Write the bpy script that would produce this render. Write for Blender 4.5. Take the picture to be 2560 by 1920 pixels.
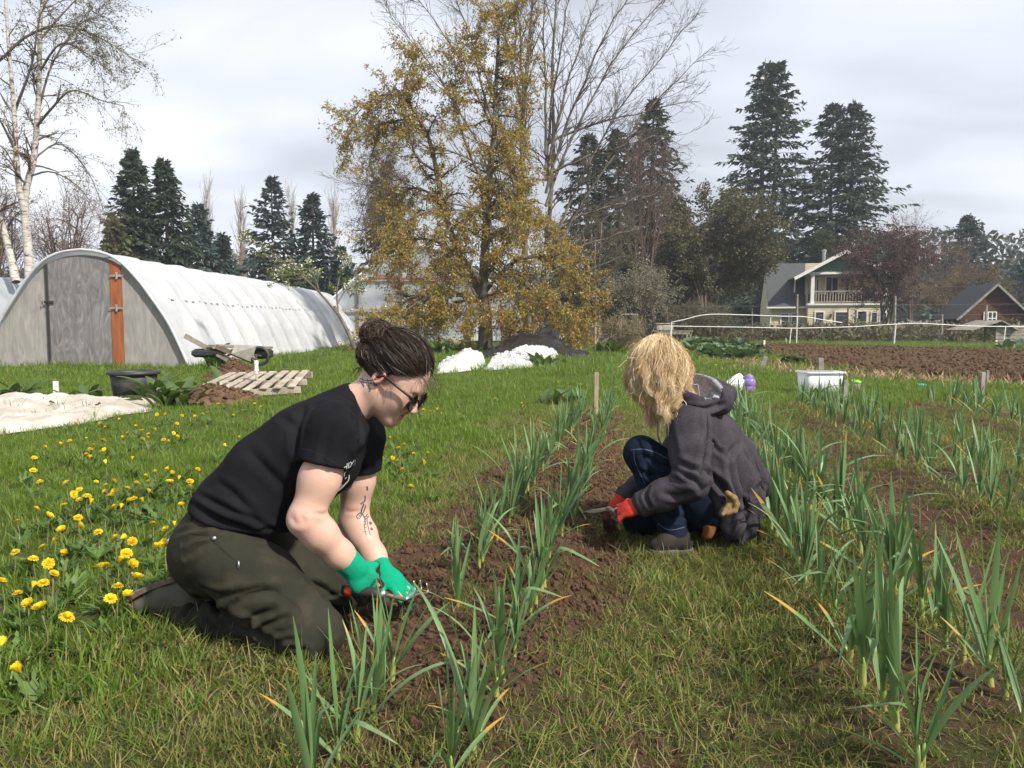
import bpy, bmesh, math, random
import numpy as np
from mathutils import Vector, Matrix, Euler
from mathutils.bvhtree import BVHTree

for o in list(bpy.data.objects):
    bpy.data.objects.remove(o)
scene = bpy.context.scene
COL = scene.collection
PI = math.pi

# ------------------------------------------------------------------ camera
CAM_H = 0.95
PITCH = math.atan(145 / 1920)
cam_data = bpy.data.cameras.new('camera')
cam_data.lens = 27.0
cam_data.sensor_width = 36.0
cam_data.clip_start = 0.05
cam_data.clip_end = 3000
camera = bpy.data.objects.new('camera', cam_data)
camera.location = (0, 0, CAM_H)
camera.rotation_euler = (PI / 2 - PITCH, 0, 0)
COL.objects.link(camera)
scene.camera = camera

# ------------------------------------------------------------------ sun and sky
SUN_EL = math.radians(43)
SUN_AZ = math.radians(-42)          # measured from +X towards +Y : to the right, a little behind the camera
sun_dir = Vector((math.cos(SUN_EL) * math.cos(SUN_AZ), math.cos(SUN_EL) * math.sin(SUN_AZ), math.sin(SUN_EL)))
sd = bpy.data.lights.new('sun', 'SUN')
sd.energy = 4.1
sd.angle = math.radians(2.6)
sd.color = (1.0, 0.93, 0.82)
sun = bpy.data.objects.new('sun', sd)
sun.rotation_euler = sun_dir.to_track_quat('Z', 'Y').to_euler()
sun.location = (20, -20, 30)
COL.objects.link(sun)

world = bpy.data.worlds.new('World')
scene.world = world
world.use_nodes = True
wn, wl = world.node_tree.nodes, world.node_tree.links
wn.clear()
w_out = wn.new('ShaderNodeOutputWorld')
w_bg = wn.new('ShaderNodeBackground')
w_sky = wn.new('ShaderNodeTexSky')
w_sky.sky_type = 'NISHITA'
w_sky.sun_disc = False
w_sky.sun_elevation = SUN_EL
w_sky.sun_rotation = math.atan2(sun_dir.x, sun_dir.y)
w_sky.air_density = 1.2
w_sky.dust_density = 2.0
w_bg.inputs['Strength'].default_value = 0.1
def wnode(t, **kw):
    n = wn.new(t)
    for k, v in kw.items():
        setattr(n, k, v)
    return n
def wmath(op, a, b=None, c=None):
    n = wnode('ShaderNodeMath', operation=op)
    for i, v in enumerate((a, b, c)):
        if v is None:
            continue
        if isinstance(v, (int, float)):
            n.inputs[i].default_value = v
        else:
            wl.new(v, n.inputs[i])
    return n.outputs[0]
w_tc = wnode('ShaderNodeTexCoord')
w_sep = wnode('ShaderNodeSeparateXYZ')
wl.new(w_tc.outputs['Generated'], w_sep.inputs[0])
zc = wmath('ADD', wmath('ABSOLUTE', w_sep.outputs[2]), 0.22)
w_cmb = wnode('ShaderNodeCombineXYZ')
wl.new(wmath('DIVIDE', w_sep.outputs[0], zc), w_cmb.inputs[0])
wl.new(wmath('DIVIDE', w_sep.outputs[1], zc), w_cmb.inputs[1])
def wnoise(scale, detail, rough, off, sx=1.0, sy=1.0, dist=0.0):
    mp = wnode('ShaderNodeMapping')
    mp.inputs['Location'].default_value = off
    mp.inputs['Scale'].default_value = (sx, sy, 1)
    wl.new(w_cmb.outputs[0], mp.inputs[0])
    n = wnode('ShaderNodeTexNoise')
    n.inputs['Scale'].default_value = scale
    n.inputs['Detail'].default_value = detail
    n.inputs['Roughness'].default_value = rough
    n.inputs['Distortion'].default_value = dist
    wl.new(mp.outputs[0], n.inputs['Vector'])
    return n.outputs['Fac']
w_n1 = wnoise(0.75, 4, 0.42, (3.1, 1.7, 0), 0.9, 1.2, 0.2)
w_n2 = wnoise(1.9, 5, 0.45, (7.3, 4.2, 0), 0.8, 1.3, 0.4)
w_mix = wmath('ADD', wmath('MULTIPLY', w_n1, 0.68), wmath('MULTIPLY', w_n2, 0.32))
w_ramp = wnode('ShaderNodeValToRGB')
e = w_ramp.color_ramp.elements
e[0].position = 0.40; e[0].color = (4.15, 4.35, 4.8, 1)
e[1].position = 0.59; e[1].color = (6.9, 7.0, 7.35, 1)
m = w_ramp.color_ramp.elements.new(0.495); m.color = (5.55, 5.85, 6.5, 1)
wl.new(w_mix, w_ramp.inputs[0])
w_mixc = wnode('ShaderNodeMixRGB')
w_mixc.inputs[0].default_value = 0.93       # an almost closed veil of thin cloud
wl.new(w_sky.outputs[0], w_mixc.inputs[1])
wl.new(w_ramp.outputs[0], w_mixc.inputs[2])
wl.new(w_mixc.outputs[0], w_bg.inputs['Color'])
wl.new(w_bg.outputs[0], w_out.inputs['Surface'])

scene.view_settings.view_transform = 'Standard'
scene.view_settings.look = 'None'
scene.view_settings.gamma = 1.0
scene.view_settings.exposure = 0.68
scene.view_settings.use_curve_mapping = False
scene.render.engine = 'CYCLES'
scene.cycles.use_denoising = True
scene.cycles.max_bounces = 6
scene.cycles.diffuse_bounces = 3
scene.cycles.transparent_max_bounces = 8
scene.cycles.use_adaptive_sampling = True
scene.cycles.adaptive_threshold = 0.015

# ------------------------------------------------------------------ helpers: places
_fw = np.array((0, math.cos(PITCH), -math.sin(PITCH)))
_up = np.array((0, math.sin(PITCH), math.cos(PITCH)))
def at(px, py, Y):
    """world point at world depth Y seen at photo pixel (px, py)"""
    d = _fw + _up * (960 - py) / 1920 + np.array((1, 0, 0)) * (px - 1280) / 1920
    d = d / d[1] * Y
    return np.array((d[0], d[1], d[2] + CAM_H))
def on_ground(px, py, z=0.0):
    d = _fw + _up * (960 - py) / 1920 + np.array((1, 0, 0)) * (px - 1280) / 1920
    t = (z - CAM_H) / d[2]
    return d * t + np.array((0, 0, CAM_H))

# ------------------------------------------------------------------ helpers: noise
def _hash(ix, iy, seed):
    h = (ix.astype(np.int64) * 374761393 + iy.astype(np.int64) * 668265263 + seed * 1274126177) & 0x7fffffff
    h = ((h ^ (h >> 13)) * 1274126177) & 0x7fffffff
    return ((h ^ (h >> 16)) & 0xffff) / 65535.0
def vnoise(x, y, seed=0):
    x = np.asarray(x, float); y = np.asarray(y, float)
    ix, iy = np.floor(x), np.floor(y)
    fx, fy = x - ix, y - iy
    fx = fx * fx * (3 - 2 * fx); fy = fy * fy * (3 - 2 * fy)
    a, b = _hash(ix, iy, seed), _hash(ix + 1, iy, seed)
    c, d = _hash(ix, iy + 1, seed), _hash(ix + 1, iy + 1, seed)
    return (a * (1 - fx) + b * fx) * (1 - fy) + (c * (1 - fx) + d * fx) * fy
def fbm(x, y, seed=0, octaves=4):
    s, amp, tot = 0.0, 1.0, 0.0
    for k in range(octaves):
        s = s + amp * vnoise(np.asarray(x) * 2 ** k, np.asarray(y) * 2 ** k, seed + k * 17)
        tot += amp; amp *= 0.5
    return s / tot
def sstep(a, b, x):
    t = np.clip((np.asarray(x, float) - a) / (b - a), 0, 1)
    return t * t * (3 - 2 * t)
def unit(v):
    v = np.asarray(v, float)
    return v / max(np.linalg.norm(v), 1e-9)

# ------------------------------------------------------------------ helpers: materials
MATS = {}
class NT:
    def __init__(self, name):
        self.m = bpy.data.materials.new(name)
        self.m.use_nodes = True
        self.n, self.l = self.m.node_tree.nodes, self.m.node_tree.links
        self.b = self.n['Principled BSDF']
        self.out = self.n['Material Output']
    def node(self, t, **kw):
        n = self.n.new(t)
        for k, v in kw.items():
            setattr(n, k, v)
        return n
    def link(self, a, b):
        self.l.new(a, b)
    def setin(self, sock, v):
        if isinstance(v, bpy.types.NodeSocket):
            self.l.new(v, sock)
        elif isinstance(v, (tuple, list)) and len(v) == 3 and sock.type == 'RGBA':
            sock.default_value = (*v, 1)
        else:
            sock.default_value = v
    def coord(self, kind='Object', scale=(1, 1, 1), rot=(0, 0, 0)):
        tc = self.node('ShaderNodeTexCoord')
        mp = self.node('ShaderNodeMapping')
        mp.inputs['Scale'].default_value = scale
        mp.inputs['Rotation'].default_value = rot
        self.link(tc.outputs[kind], mp.inputs[0])
        return mp.outputs[0]
    def noise(self, scale, detail=4, rough=0.55, vec=None, dist=0.0):
        n = self.node('ShaderNodeTexNoise')
        n.inputs['Scale'].default_value = scale
        n.inputs['Detail'].default_value = detail
        n.inputs['Roughness'].default_value = rough
        n.inputs['Distortion'].default_value = dist
        self.link(vec if vec is not None else self.coord(), n.inputs['Vector'])
        return n.outputs['Fac']
    def ramp(self, fac, stops):
        r = self.node('ShaderNodeValToRGB')
        el = r.color_ramp.elements
        while len(el) < len(stops):
            el.new(0.5)
        for e_, (p, c) in zip(el, stops):
            e_.position = p
            e_.color = (*c, 1) if len(c) == 3 else c
        self.link(fac, r.inputs[0])
        return r.outputs[0]
    def mix(self, fac, a, b, mode='MIX'):
        n = self.node('ShaderNodeMixRGB', blend_type=mode)
        self.setin(n.inputs[0], fac); self.setin(n.inputs[1], a); self.setin(n.inputs[2], b)
        return n.outputs[0]
    def math(self, op, a, b=0.0, clamp=False):
        n = self.node('ShaderNodeMath', operation=op, use_clamp=clamp)
        self.setin(n.inputs[0], a); self.setin(n.inputs[1], b)
        return n.outputs[0]
    def attr(self, name, out='Fac'):
        n = self.node('ShaderNodeAttribute', attribute_name=name)
        return n.outputs[out]
    def rnd(self):
        return self.node('ShaderNodeObjectInfo').outputs['Random']
    def bump(self, height, strength=0.3, dist=0.01, prev=None):
        b = self.node('ShaderNodeBump')
        b.inputs['Strength'].default_value = strength
        b.inputs['Distance'].default_value = dist
        self.link(height, b.inputs['Height'])
        if prev is not None:
            self.link(prev, b.inputs['Normal'])
        return b.outputs[0]
    def fin(self, color=None, rough=0.7, normal=None, spec=None, **kw):
        if color is not None:
            self.setin(self.b.inputs['Base Color'], color)
        self.setin(self.b.inputs['Roughness'], rough)
        if normal is not None:
            self.link(normal, self.b.inputs['Normal'])
        if spec is not None:
            self.b.inputs['Specular IOR Level'].default_value = spec
        for k, v in kw.items():
            self.setin(self.b.inputs[k.replace('_', ' ')], v)
        return self.m
    def translucent(self, color, amount):
        """leaf: part of the light comes through"""
        t = self.node('ShaderNodeBsdfTranslucent')
        self.setin(t.inputs['Color'], color)
        mx = self.node('ShaderNodeMixShader')
        mx.inputs[0].default_value = amount
        self.link(self.b.outputs[0], mx.inputs[1]); self.link(t.outputs[0], mx.inputs[2])
        self.link(mx.outputs[0], self.out.inputs['Surface'])
        return self.m

def simple(name, c1, c2=None, scale=8, rough=0.7, bump=0.0, bscale=40, stretch=(1, 1, 1), lo=0.35, hi=0.65, bdist=0.01, spec=None, detail=5, **kw):
    """two-tone noisy surface with optional relief"""
    if name in MATS:
        return MATS[name]
    t = NT(name)
    vec = t.coord('Object', stretch)
    col = c1 if c2 is None else t.ramp(t.noise(scale, detail, 0.6, vec), [(lo, c1), (hi, c2)])
    nrm = t.bump(t.noise(bscale, 6, 0.6, vec), bump, bdist) if bump else None
    MATS[name] = t.fin(col, rough, nrm, spec, **kw)
    return MATS[name]

def leafmat(name, cols, trans=0.35, rough=0.55, tcol=None, spec=0.35):
    """foliage whose tone varies leaf by leaf (attribute v) and plant by plant"""
    if name in MATS:
        return MATS[name]
    t = NT(name)
    n = len(cols)
    v = t.math('FRACT', t.math('ADD', t.attr('v'), t.math('MULTIPLY', t.rnd(), 0.13)))
    col = t.ramp(t.attr('v'), [((i + 0.5) / n, c) for i, c in enumerate(cols)])
    hsv = t.node('ShaderNodeHueSaturation')
    t.link(col, hsv.inputs['Color'])
    t.setin(hsv.inputs['Value'], t.math('ADD', t.math('MULTIPLY', t.rnd(), 0.35), 0.82))
    c = hsv.outputs[0]
    t.fin(c, rough, None, spec)
    tc = t.mix(0.5, c, tcol if tcol else tuple(min(1, x * 1.5) for x in cols[n // 2]))
    MATS[name] = t.translucent(tc, trans)
    return MATS[name]

# ------------------------------------------------------------------ helpers: objects
def tag(o, label=None, cat=None, group=None, kind=None):
    if label: o['label'] = label
    if cat: o['category'] = cat
    if group: o['group'] = group
    if kind: o['kind'] = kind
    return o
def thing(name, label, cat, loc=(0, 0, 0), group=None, rz=0.0):
    o = bpy.data.objects.new(name, None)
    o.empty_display_size = 0.1
    o.location = [float(v) for v in loc]
    o.rotation_euler = (0, 0, rz)
    COL.objects.link(o)
    return tag(o, label, cat, group)
def mesh_data(name, V, F, mat=None, smooth=False, attrs=None, vattrs=None):
    me = bpy.data.meshes.new(name)
    V = np.asarray(V, np.float32).reshape(-1, 3)
    if isinstance(F, np.ndarray):
        k = F.shape[1]
        n = len(F)
        me.vertices.add(len(V)); me.vertices.foreach_set('co', V.ravel())
        me.loops.add(n * k); me.loops.foreach_set('vertex_index', F.astype(np.int32).ravel())
        me.polygons.add(n); me.polygons.foreach_set('loop_start', np.arange(0, n * k, k, dtype=np.int32))
        me.update(calc_edges=True)
    else:
        me.from_pydata(V.tolist(), [], F)
        me.update()
    if smooth:
        me.polygons.foreach_set('use_smooth', np.ones(len(me.polygons), bool))
    for nm, a in (attrs or {}).items():        # per face
        at_ = me.attributes.new(nm, 'FLOAT', 'FACE'); at_.data.foreach_set('value', np.asarray(a, np.float32))
    for nm, a in (vattrs or {}).items():       # per vertex
        a = np.asarray(a, np.float32)
        if a.ndim == 2:
            at_ = me.attributes.new(nm, 'FLOAT_COLOR', 'POINT')
            at_.data.foreach_set('color', np.concatenate([a, np.ones((len(a), 1), np.float32)], 1).ravel())
        else:
            at_ = me.attributes.new(nm, 'FLOAT', 'POINT'); at_.data.foreach_set('value', a)
    if mat is not None:
        me.materials.append(mat)
    return me
def place(name, me, parent=None, loc=None, world=True):
    o = bpy.data.objects.new(name, me)
    COL.objects.link(o)
    if parent is not None:
        o.parent = parent
    if loc is not None:
        o.location = [float(v) for v in loc]
    return o
def origin_of(o):
    p = np.zeros(3)
    while o is not None:
        p = p + np.array(o.location); o = o.parent
    return p
def mk(name, V, F, mat, parent=None, smooth=False, attrs=None, vattrs=None, local=False, loc=None):
    """one mesh object; V in world coordinates unless local (then in the parent's frame)"""
    V = np.asarray(V, float).reshape(-1, 3)
    if not local:
        base = origin_of(parent) if parent is not None else np.zeros(3)
        if loc is None and parent is None:
            loc = np.array(((V[:, 0].min() + V[:, 0].max()) / 2, (V[:, 1].min() + V[:, 1].max()) / 2, V[:, 2].min()))
        if loc is not None:
            V = V - np.asarray(loc); loc = np.asarray(loc) - base
        else:
            V = V - base
    me = mesh_data(name, V, F, mat, smooth, attrs, vattrs)
    return place(name, me, parent, loc)
def copy_tree(o, parent=None):
    c = o.copy(); COL.objects.link(c)
    if parent is not None:
        c.parent = parent
    for ch in o.children:
        copy_tree(ch, c)
    return c

class MB:
    """collects shapes into one mesh"""
    def __init__(self):
        self.v, self.f = [], []
    def add(self, V, F):
        b = len(self.v)
        self.v.extend([tuple(map(float, p)) for p in V])
        self.f.extend([tuple(int(i) + b for i in f) for f in F])
        return self
    def box(self, c, s, R=None, bev=0.0):
        c = np.asarray(c, float); h = np.asarray(s, float) / 2
        if bev <= 0:
            P = np.array([(x, y, z) for x in (-1, 1) for y in (-1, 1) for z in (-1, 1)], float) * h
            F = [(0, 1, 3, 2), (4, 6, 7, 5), (0, 4, 5, 1), (2, 3, 7, 6), (0, 2, 6, 4), (1, 5, 7, 3)]
        else:
            b = min(bev, h.min() * 0.9)
            P, F = [], []
            for z, i in ((-h[2], b), (-h[2] + b, 0), (h[2] - b, 0), (h[2], b)):
                x, y = h[0] - i, h[1] - i
                c2 = b * 0.6 if i == 0 else b * 0.6
                P += [(-x + c2, -y, z), (x - c2, -y, z), (x, -y + c2, z), (x, y - c2, z), (x - c2, y, z), (-x + c2, y, z), (-x, y - c2, z), (-x, -y + c2, z)]
            for k in range(3):
                for i in range(8):
                    j = (i + 1) % 8
                    F.append((k * 8 + i, k * 8 + j, k * 8 + 8 + j, k * 8 + 8 + i))
            F.append(tuple(range(7, -1, -1))); F.append(tuple(range(24, 32)))
            P = np.array(P)
        if R is not None:
            P = P @ np.asarray(R).T
        return self.add(P + c, F)
    def bar(self, p, q, w, h=None, upv=(0, 0, 1), bev=0.0):
        """rectangular bar from p to q, w across, h along upv"""
        p, q = np.asarray(p, float), np.asarray(q, float)
        h = w if h is None else h
        d = unit(q - p)
        s = np.cross(d, upv)
        if np.linalg.norm(s) < 1e-4:
            s = np.cross(d, (1, 0, 0))
        s = unit(s); u = np.cross(s, d)
        R = np.stack([d, s, u], 1)
        return self.box((p + q) / 2, (np.linalg.norm(q - p), w, h), R, bev)
    def tube(self, pts, rad, sides=8, cap=True):
        V, F = tube(pts, rad, sides, cap)
        return self.add(V, F)
    def lathe(self, prof, c=(0, 0, 0), n=20, R=None, close=False):
        P, F = [], []
        k = len(prof)
        for r, z in prof:
            for i in range(n):
                a = 2 * PI * i / n
                P.append((r * math.cos(a), r * math.sin(a), z))
        for j in range(k - 1):
            for i in range(n):
                i2 = (i + 1) % n
                F.append((j * n + i, j * n + i2, (j + 1) * n + i2, (j + 1) * n + i))
        if close:
            F.append(tuple(range(n - 1, -1, -1))); F.append(tuple(range((k - 1) * n, k * n)))
        P = np.array(P)
        if R is not None:
            P = P @ np.asarray(R).T
        return self.add(P + np.asarray(c), F)
    def quad(self, *p):
        return self.add(p, [tuple(range(len(p)))])
    def slab(self, pts, nrm, th):
        """polygon with thickness th against nrm"""
        pts = np.asarray(pts, float); n = unit(nrm) * th
        k = len(pts)
        V = np.concatenate([pts, pts - n])
        F = [tuple(range(k)), tuple(range(2 * k - 1, k - 1, -1))]
        for i in range(k):
            j = (i + 1) % k
            F.append((i, k + i, k + j, j))
        return self.add(V, F)
    def obj(self, name, mat, parent=None, smooth=False, local=False, loc=None):
        return mk(name, np.array(self.v), self.f, mat, parent, smooth, local=local, loc=loc)

def tube(pts, rad, sides=6, cap=True):
    pts = np.asarray(pts, float); n = len(pts)
    rad = np.broadcast_to(np.asarray(rad, float), (n,))
    T = np.gradient(pts, axis=0)
    T /= np.maximum(np.linalg.norm(T, axis=1, keepdims=True), 1e-9)
    ref = np.array((0, 0, 1.0)) if abs(T[:, 2]).max() < 0.95 else np.array((1.0, 0.03, 0))
    if abs(T @ ref).max() > 0.97:
        ref = np.array((0.05, 1.0, 0.1))
    S = np.cross(T, ref); S /= np.maximum(np.linalg.norm(S, axis=1, keepdims=True), 1e-9)
    U = np.cross(S, T)
    a = np.arange(sides) * 2 * PI / sides
    V = pts[:, None] + rad[:, None, None] * (np.cos(a)[None, :, None] * S[:, None] + np.sin(a)[None, :, None] * U[:, None])
    V = V.reshape(-1, 3)
    i = np.arange(sides); j = (i + 1) % sides
    F = np.concatenate([np.stack([k * sides + i, k * sides + j, (k + 1) * sides + j, (k + 1) * sides + i], 1) for k in range(n - 1)])
    F = [tuple(f) for f in F]
    if cap:
        F += [tuple(range(sides - 1, -1, -1)), tuple(range((n - 1) * sides, n * sides))]
    return V, F
def tubes_np(branches, sides):
    """many tubes as one quad array; branches = [(pts, radii)]"""
    Vs, Fs, b = [], [], 0
    for pts, rad in branches:
        n = len(pts)
        T = np.gradient(pts, axis=0)
        T /= np.maximum(np.linalg.norm(T, axis=1, keepdims=True), 1e-9)
        ref = np.array((0.31, 0.05, 0.95)) if abs(T[0, 2]) < 0.8 else np.array((0.95, 0.3, 0.05))
        S = np.cross(T, ref); S /= np.maximum(np.linalg.norm(S, axis=1, keepdims=True), 1e-9)
        U = np.cross(S, T)
        a = np.arange(sides) * 2 * PI / sides
        V = pts[:, None] + np.asarray(rad)[:, None, None] * (np.cos(a)[None, :, None] * S[:, None] + np.sin(a)[None, :, None] * U[:, None])
        Vs.append(V.reshape(-1, 3))
        i = np.arange(sides); j = (i + 1) % sides
        k = (np.arange(n - 1) * sides)[:, None]
        Fs.append(b + np.stack([k + i, k + j, k + sides + j, k + sides + i], 2).reshape(-1, 4))
        b += n * sides
    return np.concatenate(Vs), np.concatenate(Fs)
def resample(pts, n):
    """smooth Catmull-Rom through pts, n points"""
    P = np.asarray(pts, float)
    P = np.concatenate([[2 * P[0] - P[1]], P, [2 * P[-1] - P[-2]]])
    t = np.linspace(0, len(P) - 3 - 1e-6, n)
    i = t.astype(int); f = (t - i)[:, None]
    a, b, c, d = P[i], P[i + 1], P[i + 2], P[i + 3]
    return 0.5 * (2 * b + (c - a) * f + (2 * a - 5 * b + 4 * c - d) * f ** 2 + (3 * b - a - 3 * c + d) * f ** 3)
ORD = ['first', 'second', 'third', 'fourth', 'fifth', 'sixth', 'seventh', 'eighth', 'ninth', 'tenth', 'eleventh', 'twelfth',
       'thirteenth', 'fourteenth', 'fifteenth', 'sixteenth', 'seventeenth', 'eighteenth', 'nineteenth', 'twentieth'] + \
      ['twenty-' + s for s in ('first', 'second', 'third', 'fourth', 'fifth', 'sixth', 'seventh', 'eighth', 'ninth')] + ['thirtieth'] + \
      ['thirty-' + s for s in ('first', 'second', 'third', 'fourth', 'fifth', 'sixth', 'seventh', 'eighth', 'ninth')] + ['fortieth'] + \
      ['forty-' + s for s in ('first', 'second', 'third', 'fourth', 'fifth', 'sixth', 'seventh', 'eighth', 'ninth')] + ['fiftieth'] + \
      ['fifty-' + s for s in ('first', 'second', 'third', 'fourth', 'fifth', 'sixth', 'seventh', 'eighth', 'ninth')] + ['sixtieth', 'sixty-first', 'sixty-second', 'sixty-third']

# ------------------------------------------------------------------ helper: scattering by geometry nodes (grass, clods)
def scatter(name, pts, rot, scl, idx, variants, label, cat=None):
    me = bpy.data.meshes.new(name)
    pts = np.asarray(pts, np.float32)
    me.vertices.add(len(pts)); me.vertices.foreach_set('co', pts.ravel())
    a = me.attributes.new('rot', 'FLOAT_VECTOR', 'POINT'); a.data.foreach_set('vector', np.asarray(rot, np.float32).ravel())
    a = me.attributes.new('scl', 'FLOAT', 'POINT'); a.data.foreach_set('value', np.asarray(scl, np.float32))
    a = me.attributes.new('idx', 'INT', 'POINT'); a.data.foreach_set('value', np.asarray(idx, np.int32))
    o = bpy.data.objects.new(name, me); COL.objects.link(o)
    coll = bpy.data.collections.new(name + '_pieces')
    for i, v in enumerate(variants):
        ob = bpy.data.objects.new('%s_piece_%02d' % (name, i), v); coll.objects.link(ob)
    ng = bpy.data.node_groups.new(name, 'GeometryNodeTree')
    ng.interface.new_socket('Geometry', in_out='INPUT', socket_type='NodeSocketGeometry')
    ng.interface.new_socket('Geometry', in_out='OUTPUT', socket_type='NodeSocketGeometry')
    N, L = ng.nodes, ng.links
    gi, go = N.new('NodeGroupInput'), N.new('NodeGroupOutput')
    ip = N.new('GeometryNodeInstanceOnPoints')
    ci = N.new('GeometryNodeCollectionInfo')
    ci.inputs['Collection'].default_value = coll
    ci.inputs['Separate Children'].default_value = True
    ci.inputs['Reset Children'].default_value = True
    def named(nm, ty):
        n = N.new('GeometryNodeInputNamedAttribute'); n.data_type = ty
        n.inputs['Name'].default_value = nm
        return [s for s in n.outputs if s.enabled and s.name == 'Attribute'][0]
    L.new(gi.outputs[0], ip.inputs['Points'])
    L.new(ci.outputs[0], ip.inputs['Instance'])
    ip.inputs['Pick Instance'].default_value = True
    L.new(named('idx', 'INT'), ip.inputs['Instance Index'])
    L.new(named('rot', 'FLOAT_VECTOR'), ip.inputs['Rotation'])
    L.new(named('scl', 'FLOAT'), ip.inputs['Scale'])
    L.new(ip.outputs[0], go.inputs[0])
    md = o.modifiers.new('scatter', 'NODES'); md.node_group = ng
    tag(o, label, cat, kind='stuff')
    return o
# ================================================================== ground
ROW = 0.173                                   # the garlic rows run along (0.173, 1)
BEDS = [(-0.49, 0.20, 8.3), (0.715, 0.27, 9.0), (2.0, 0.42, 9.2), (3.45, 0.35, 9.4)]
def fields(x, y):
    """returns (soil 0..1 loose dark earth, sparse 0..1 trampled thin turf)"""
    x = np.asarray(x, float); y = np.asarray(y, float)
    u = x - ROW * y
    n1 = fbm(x * 1.7, y * 1.7, 3); n2 = fbm(x * 6, y * 6, 11)
    soil = np.zeros_like(x)
    for k, (c, hw, ye) in enumerate(BEDS):
        w = hw * (0.8 + 0.5 * n1)
        s = sstep(w + 0.16, w - 0.06, np.abs(u - c)) * sstep(ye + 0.5, ye - 0.2, y + 0.6 * n1)
        if k == 0:
            wl_ = 0.20 * sstep(2.0, 2.6, y) * sstep(7.0, 4.5, y)
            s = sstep(w + 0.18 + wl_, w - 0.05 + wl_, np.abs(u - c + 0.04)) * sstep(ye + 0.5, ye - 0.2, y + 0.6 * n1)
            s *= (0.42 + 0.58 * sstep(1.85, 2.45, y + 0.3 * n1))
        else:
            s *= 0.52
        soil = np.maximum(soil, s)
    # bare trodden path between the second and third bed
    p = sstep(0.5, 0.15, np.abs(u - 1.27 + 0.2 * (n1 - 0.5))) * sstep(1.9, 2.6, y) * sstep(7.4, 5.6, y)
    p2 = sstep(0.3, 0.1, np.abs(u - 0.12)) * sstep(2.6, 2.0, y) * 0.45
    soil = np.clip(np.maximum(soil, np.maximum(p * 0.9, p2)) * (0.05 + 1.75 * n2), 0, 1)
    sparse = sstep(-1.75, -1.0, u + 0.7 * (n1 - 0.5) + 0.3 * (n2 - 0.5)) * sstep(9.8, 8.6, y + 0.8 * n1)
    sparse = np.maximum(sparse, sstep(2.05, 1.7, y + 0.35 * n1 + 0.35 * np.clip(-1.1 - x, 0, 2)) * 0.9)
    return soil, sparse
def gz(x, y):
    x = np.asarray(x, float); y = np.asarray(y, float)
    u = x - ROW * y
    z = 0.012 * (fbm(x * 0.8, y * 0.8, 5) - 0.5)
    for k, (c, hw, ye) in enumerate(BEDS):
        z = z + (0.05 if k else 0.04) * sstep(hw + 0.2, hw - 0.12, np.abs(u - c)) * sstep(ye + 0.4, ye - 0.3, y)
    near = sstep(60, 12, np.hypot(x, y))
    soil, sp = fields(x, y)
    z = z + near * (soil * 0.07 * (fbm(x * 7, y * 7, 21) - 0.45) + (0.3 + 0.7 * sp) * 0.03 * (fbm(x * 4, y * 4, 33) - 0.5) + soil * 0.04 * (fbm(x * 20, y * 20, 41, 3) - 0.5))
    # rough hollows
    return z
def axis(a, b, step, lo, hi, grow):
    c = list(np.arange(a, b + step / 2, step))
    s = step
    while c[-1] < hi:
        s *= grow; c.append(c[-1] + s)
    s = step; pre = []
    v = a
    while v > lo:
        s *= grow; v -= s; pre.append(v)
    return np.array(pre[::-1] + c)
gx = axis(-2.0, 4.2, 0.032, -900, 900, 1.08)
gy = axis(1.2, 6.0, 0.032, -300, 1500, 1.06)
GX, GY = np.meshgrid(gx, gy)
S_, P_ = fields(GX, GY)
V = np.stack([GX, GY, gz(GX, GY)], 2).reshape(-1, 3)
nx, ny = len(gx), len(gy)
i = np.arange(nx - 1); j = np.arange(ny - 1)[:, None] * nx
F = np.stack([j + i, j + i + 1, j + i + 1 + nx, j + i + nx], 2).reshape(-1, 4)

t = NT('ground_earth_and_turf')
vec = t.coord('Object')
so = t.attr('soil'); spz = t.attr('sparse')
n_f = t.noise(26, 8, 0.65, vec); n_m = t.noise(5, 6, 0.6, vec); n_c = t.noise(120, 5, 0.7, vec)
soilc = t.mix(n_m, (0.062, 0.036, 0.022), (0.125, 0.077, 0.048))
soilc = t.mix(t.math('MULTIPLY', n_c, 0.55), soilc, (0.15, 0.088, 0.05))
trod = t.mix(n_f, (0.07, 0.047, 0.024), (0.15, 0.105, 0.058))
trod = t.mix(t.math('MULTIPLY', t.ramp(n_c, [(0.42, (0, 0, 0)), (0.66, (1, 1, 1))]), 0.55), trod, (0.2, 0.15, 0.085))
trod = t.mix(t.ramp(n_m, [(0.38, (0, 0, 0)), (0.56, (1, 1, 1))]), trod, (0.082, 0.084, 0.03))
turf = t.mix(n_f, (0.058, 0.082, 0.017), (0.11, 0.145, 0.032))
turf = t.mix(t.ramp(n_m, [(0.45, (0, 0, 0)), (0.7, (1, 1, 1))]), turf, (0.105, 0.125, 0.036))
col = t.mix(spz, turf, trod)
edge = t.math('ADD', so, t.math('MULTIPLY', t.math('SUBTRACT', n_f, 0.5), 0.9))
col = t.mix(t.ramp(edge, [(0.3, (0, 0, 0)), (0.55, (1, 1, 1))]), col, soilc)
bmp = t.bump(t.math('ADD', t.math('MULTIPLY', n_c, 0.5), n_f), 1.0, 0.045)
t.fin(col, 0.95, bmp, 0.15)
ground = mk('ground', V, F, t.m, smooth=True, vattrs={'soil': S_.ravel(), 'sparse': P_.ravel()}, local=True)
tag(ground, kind='structure')

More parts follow.
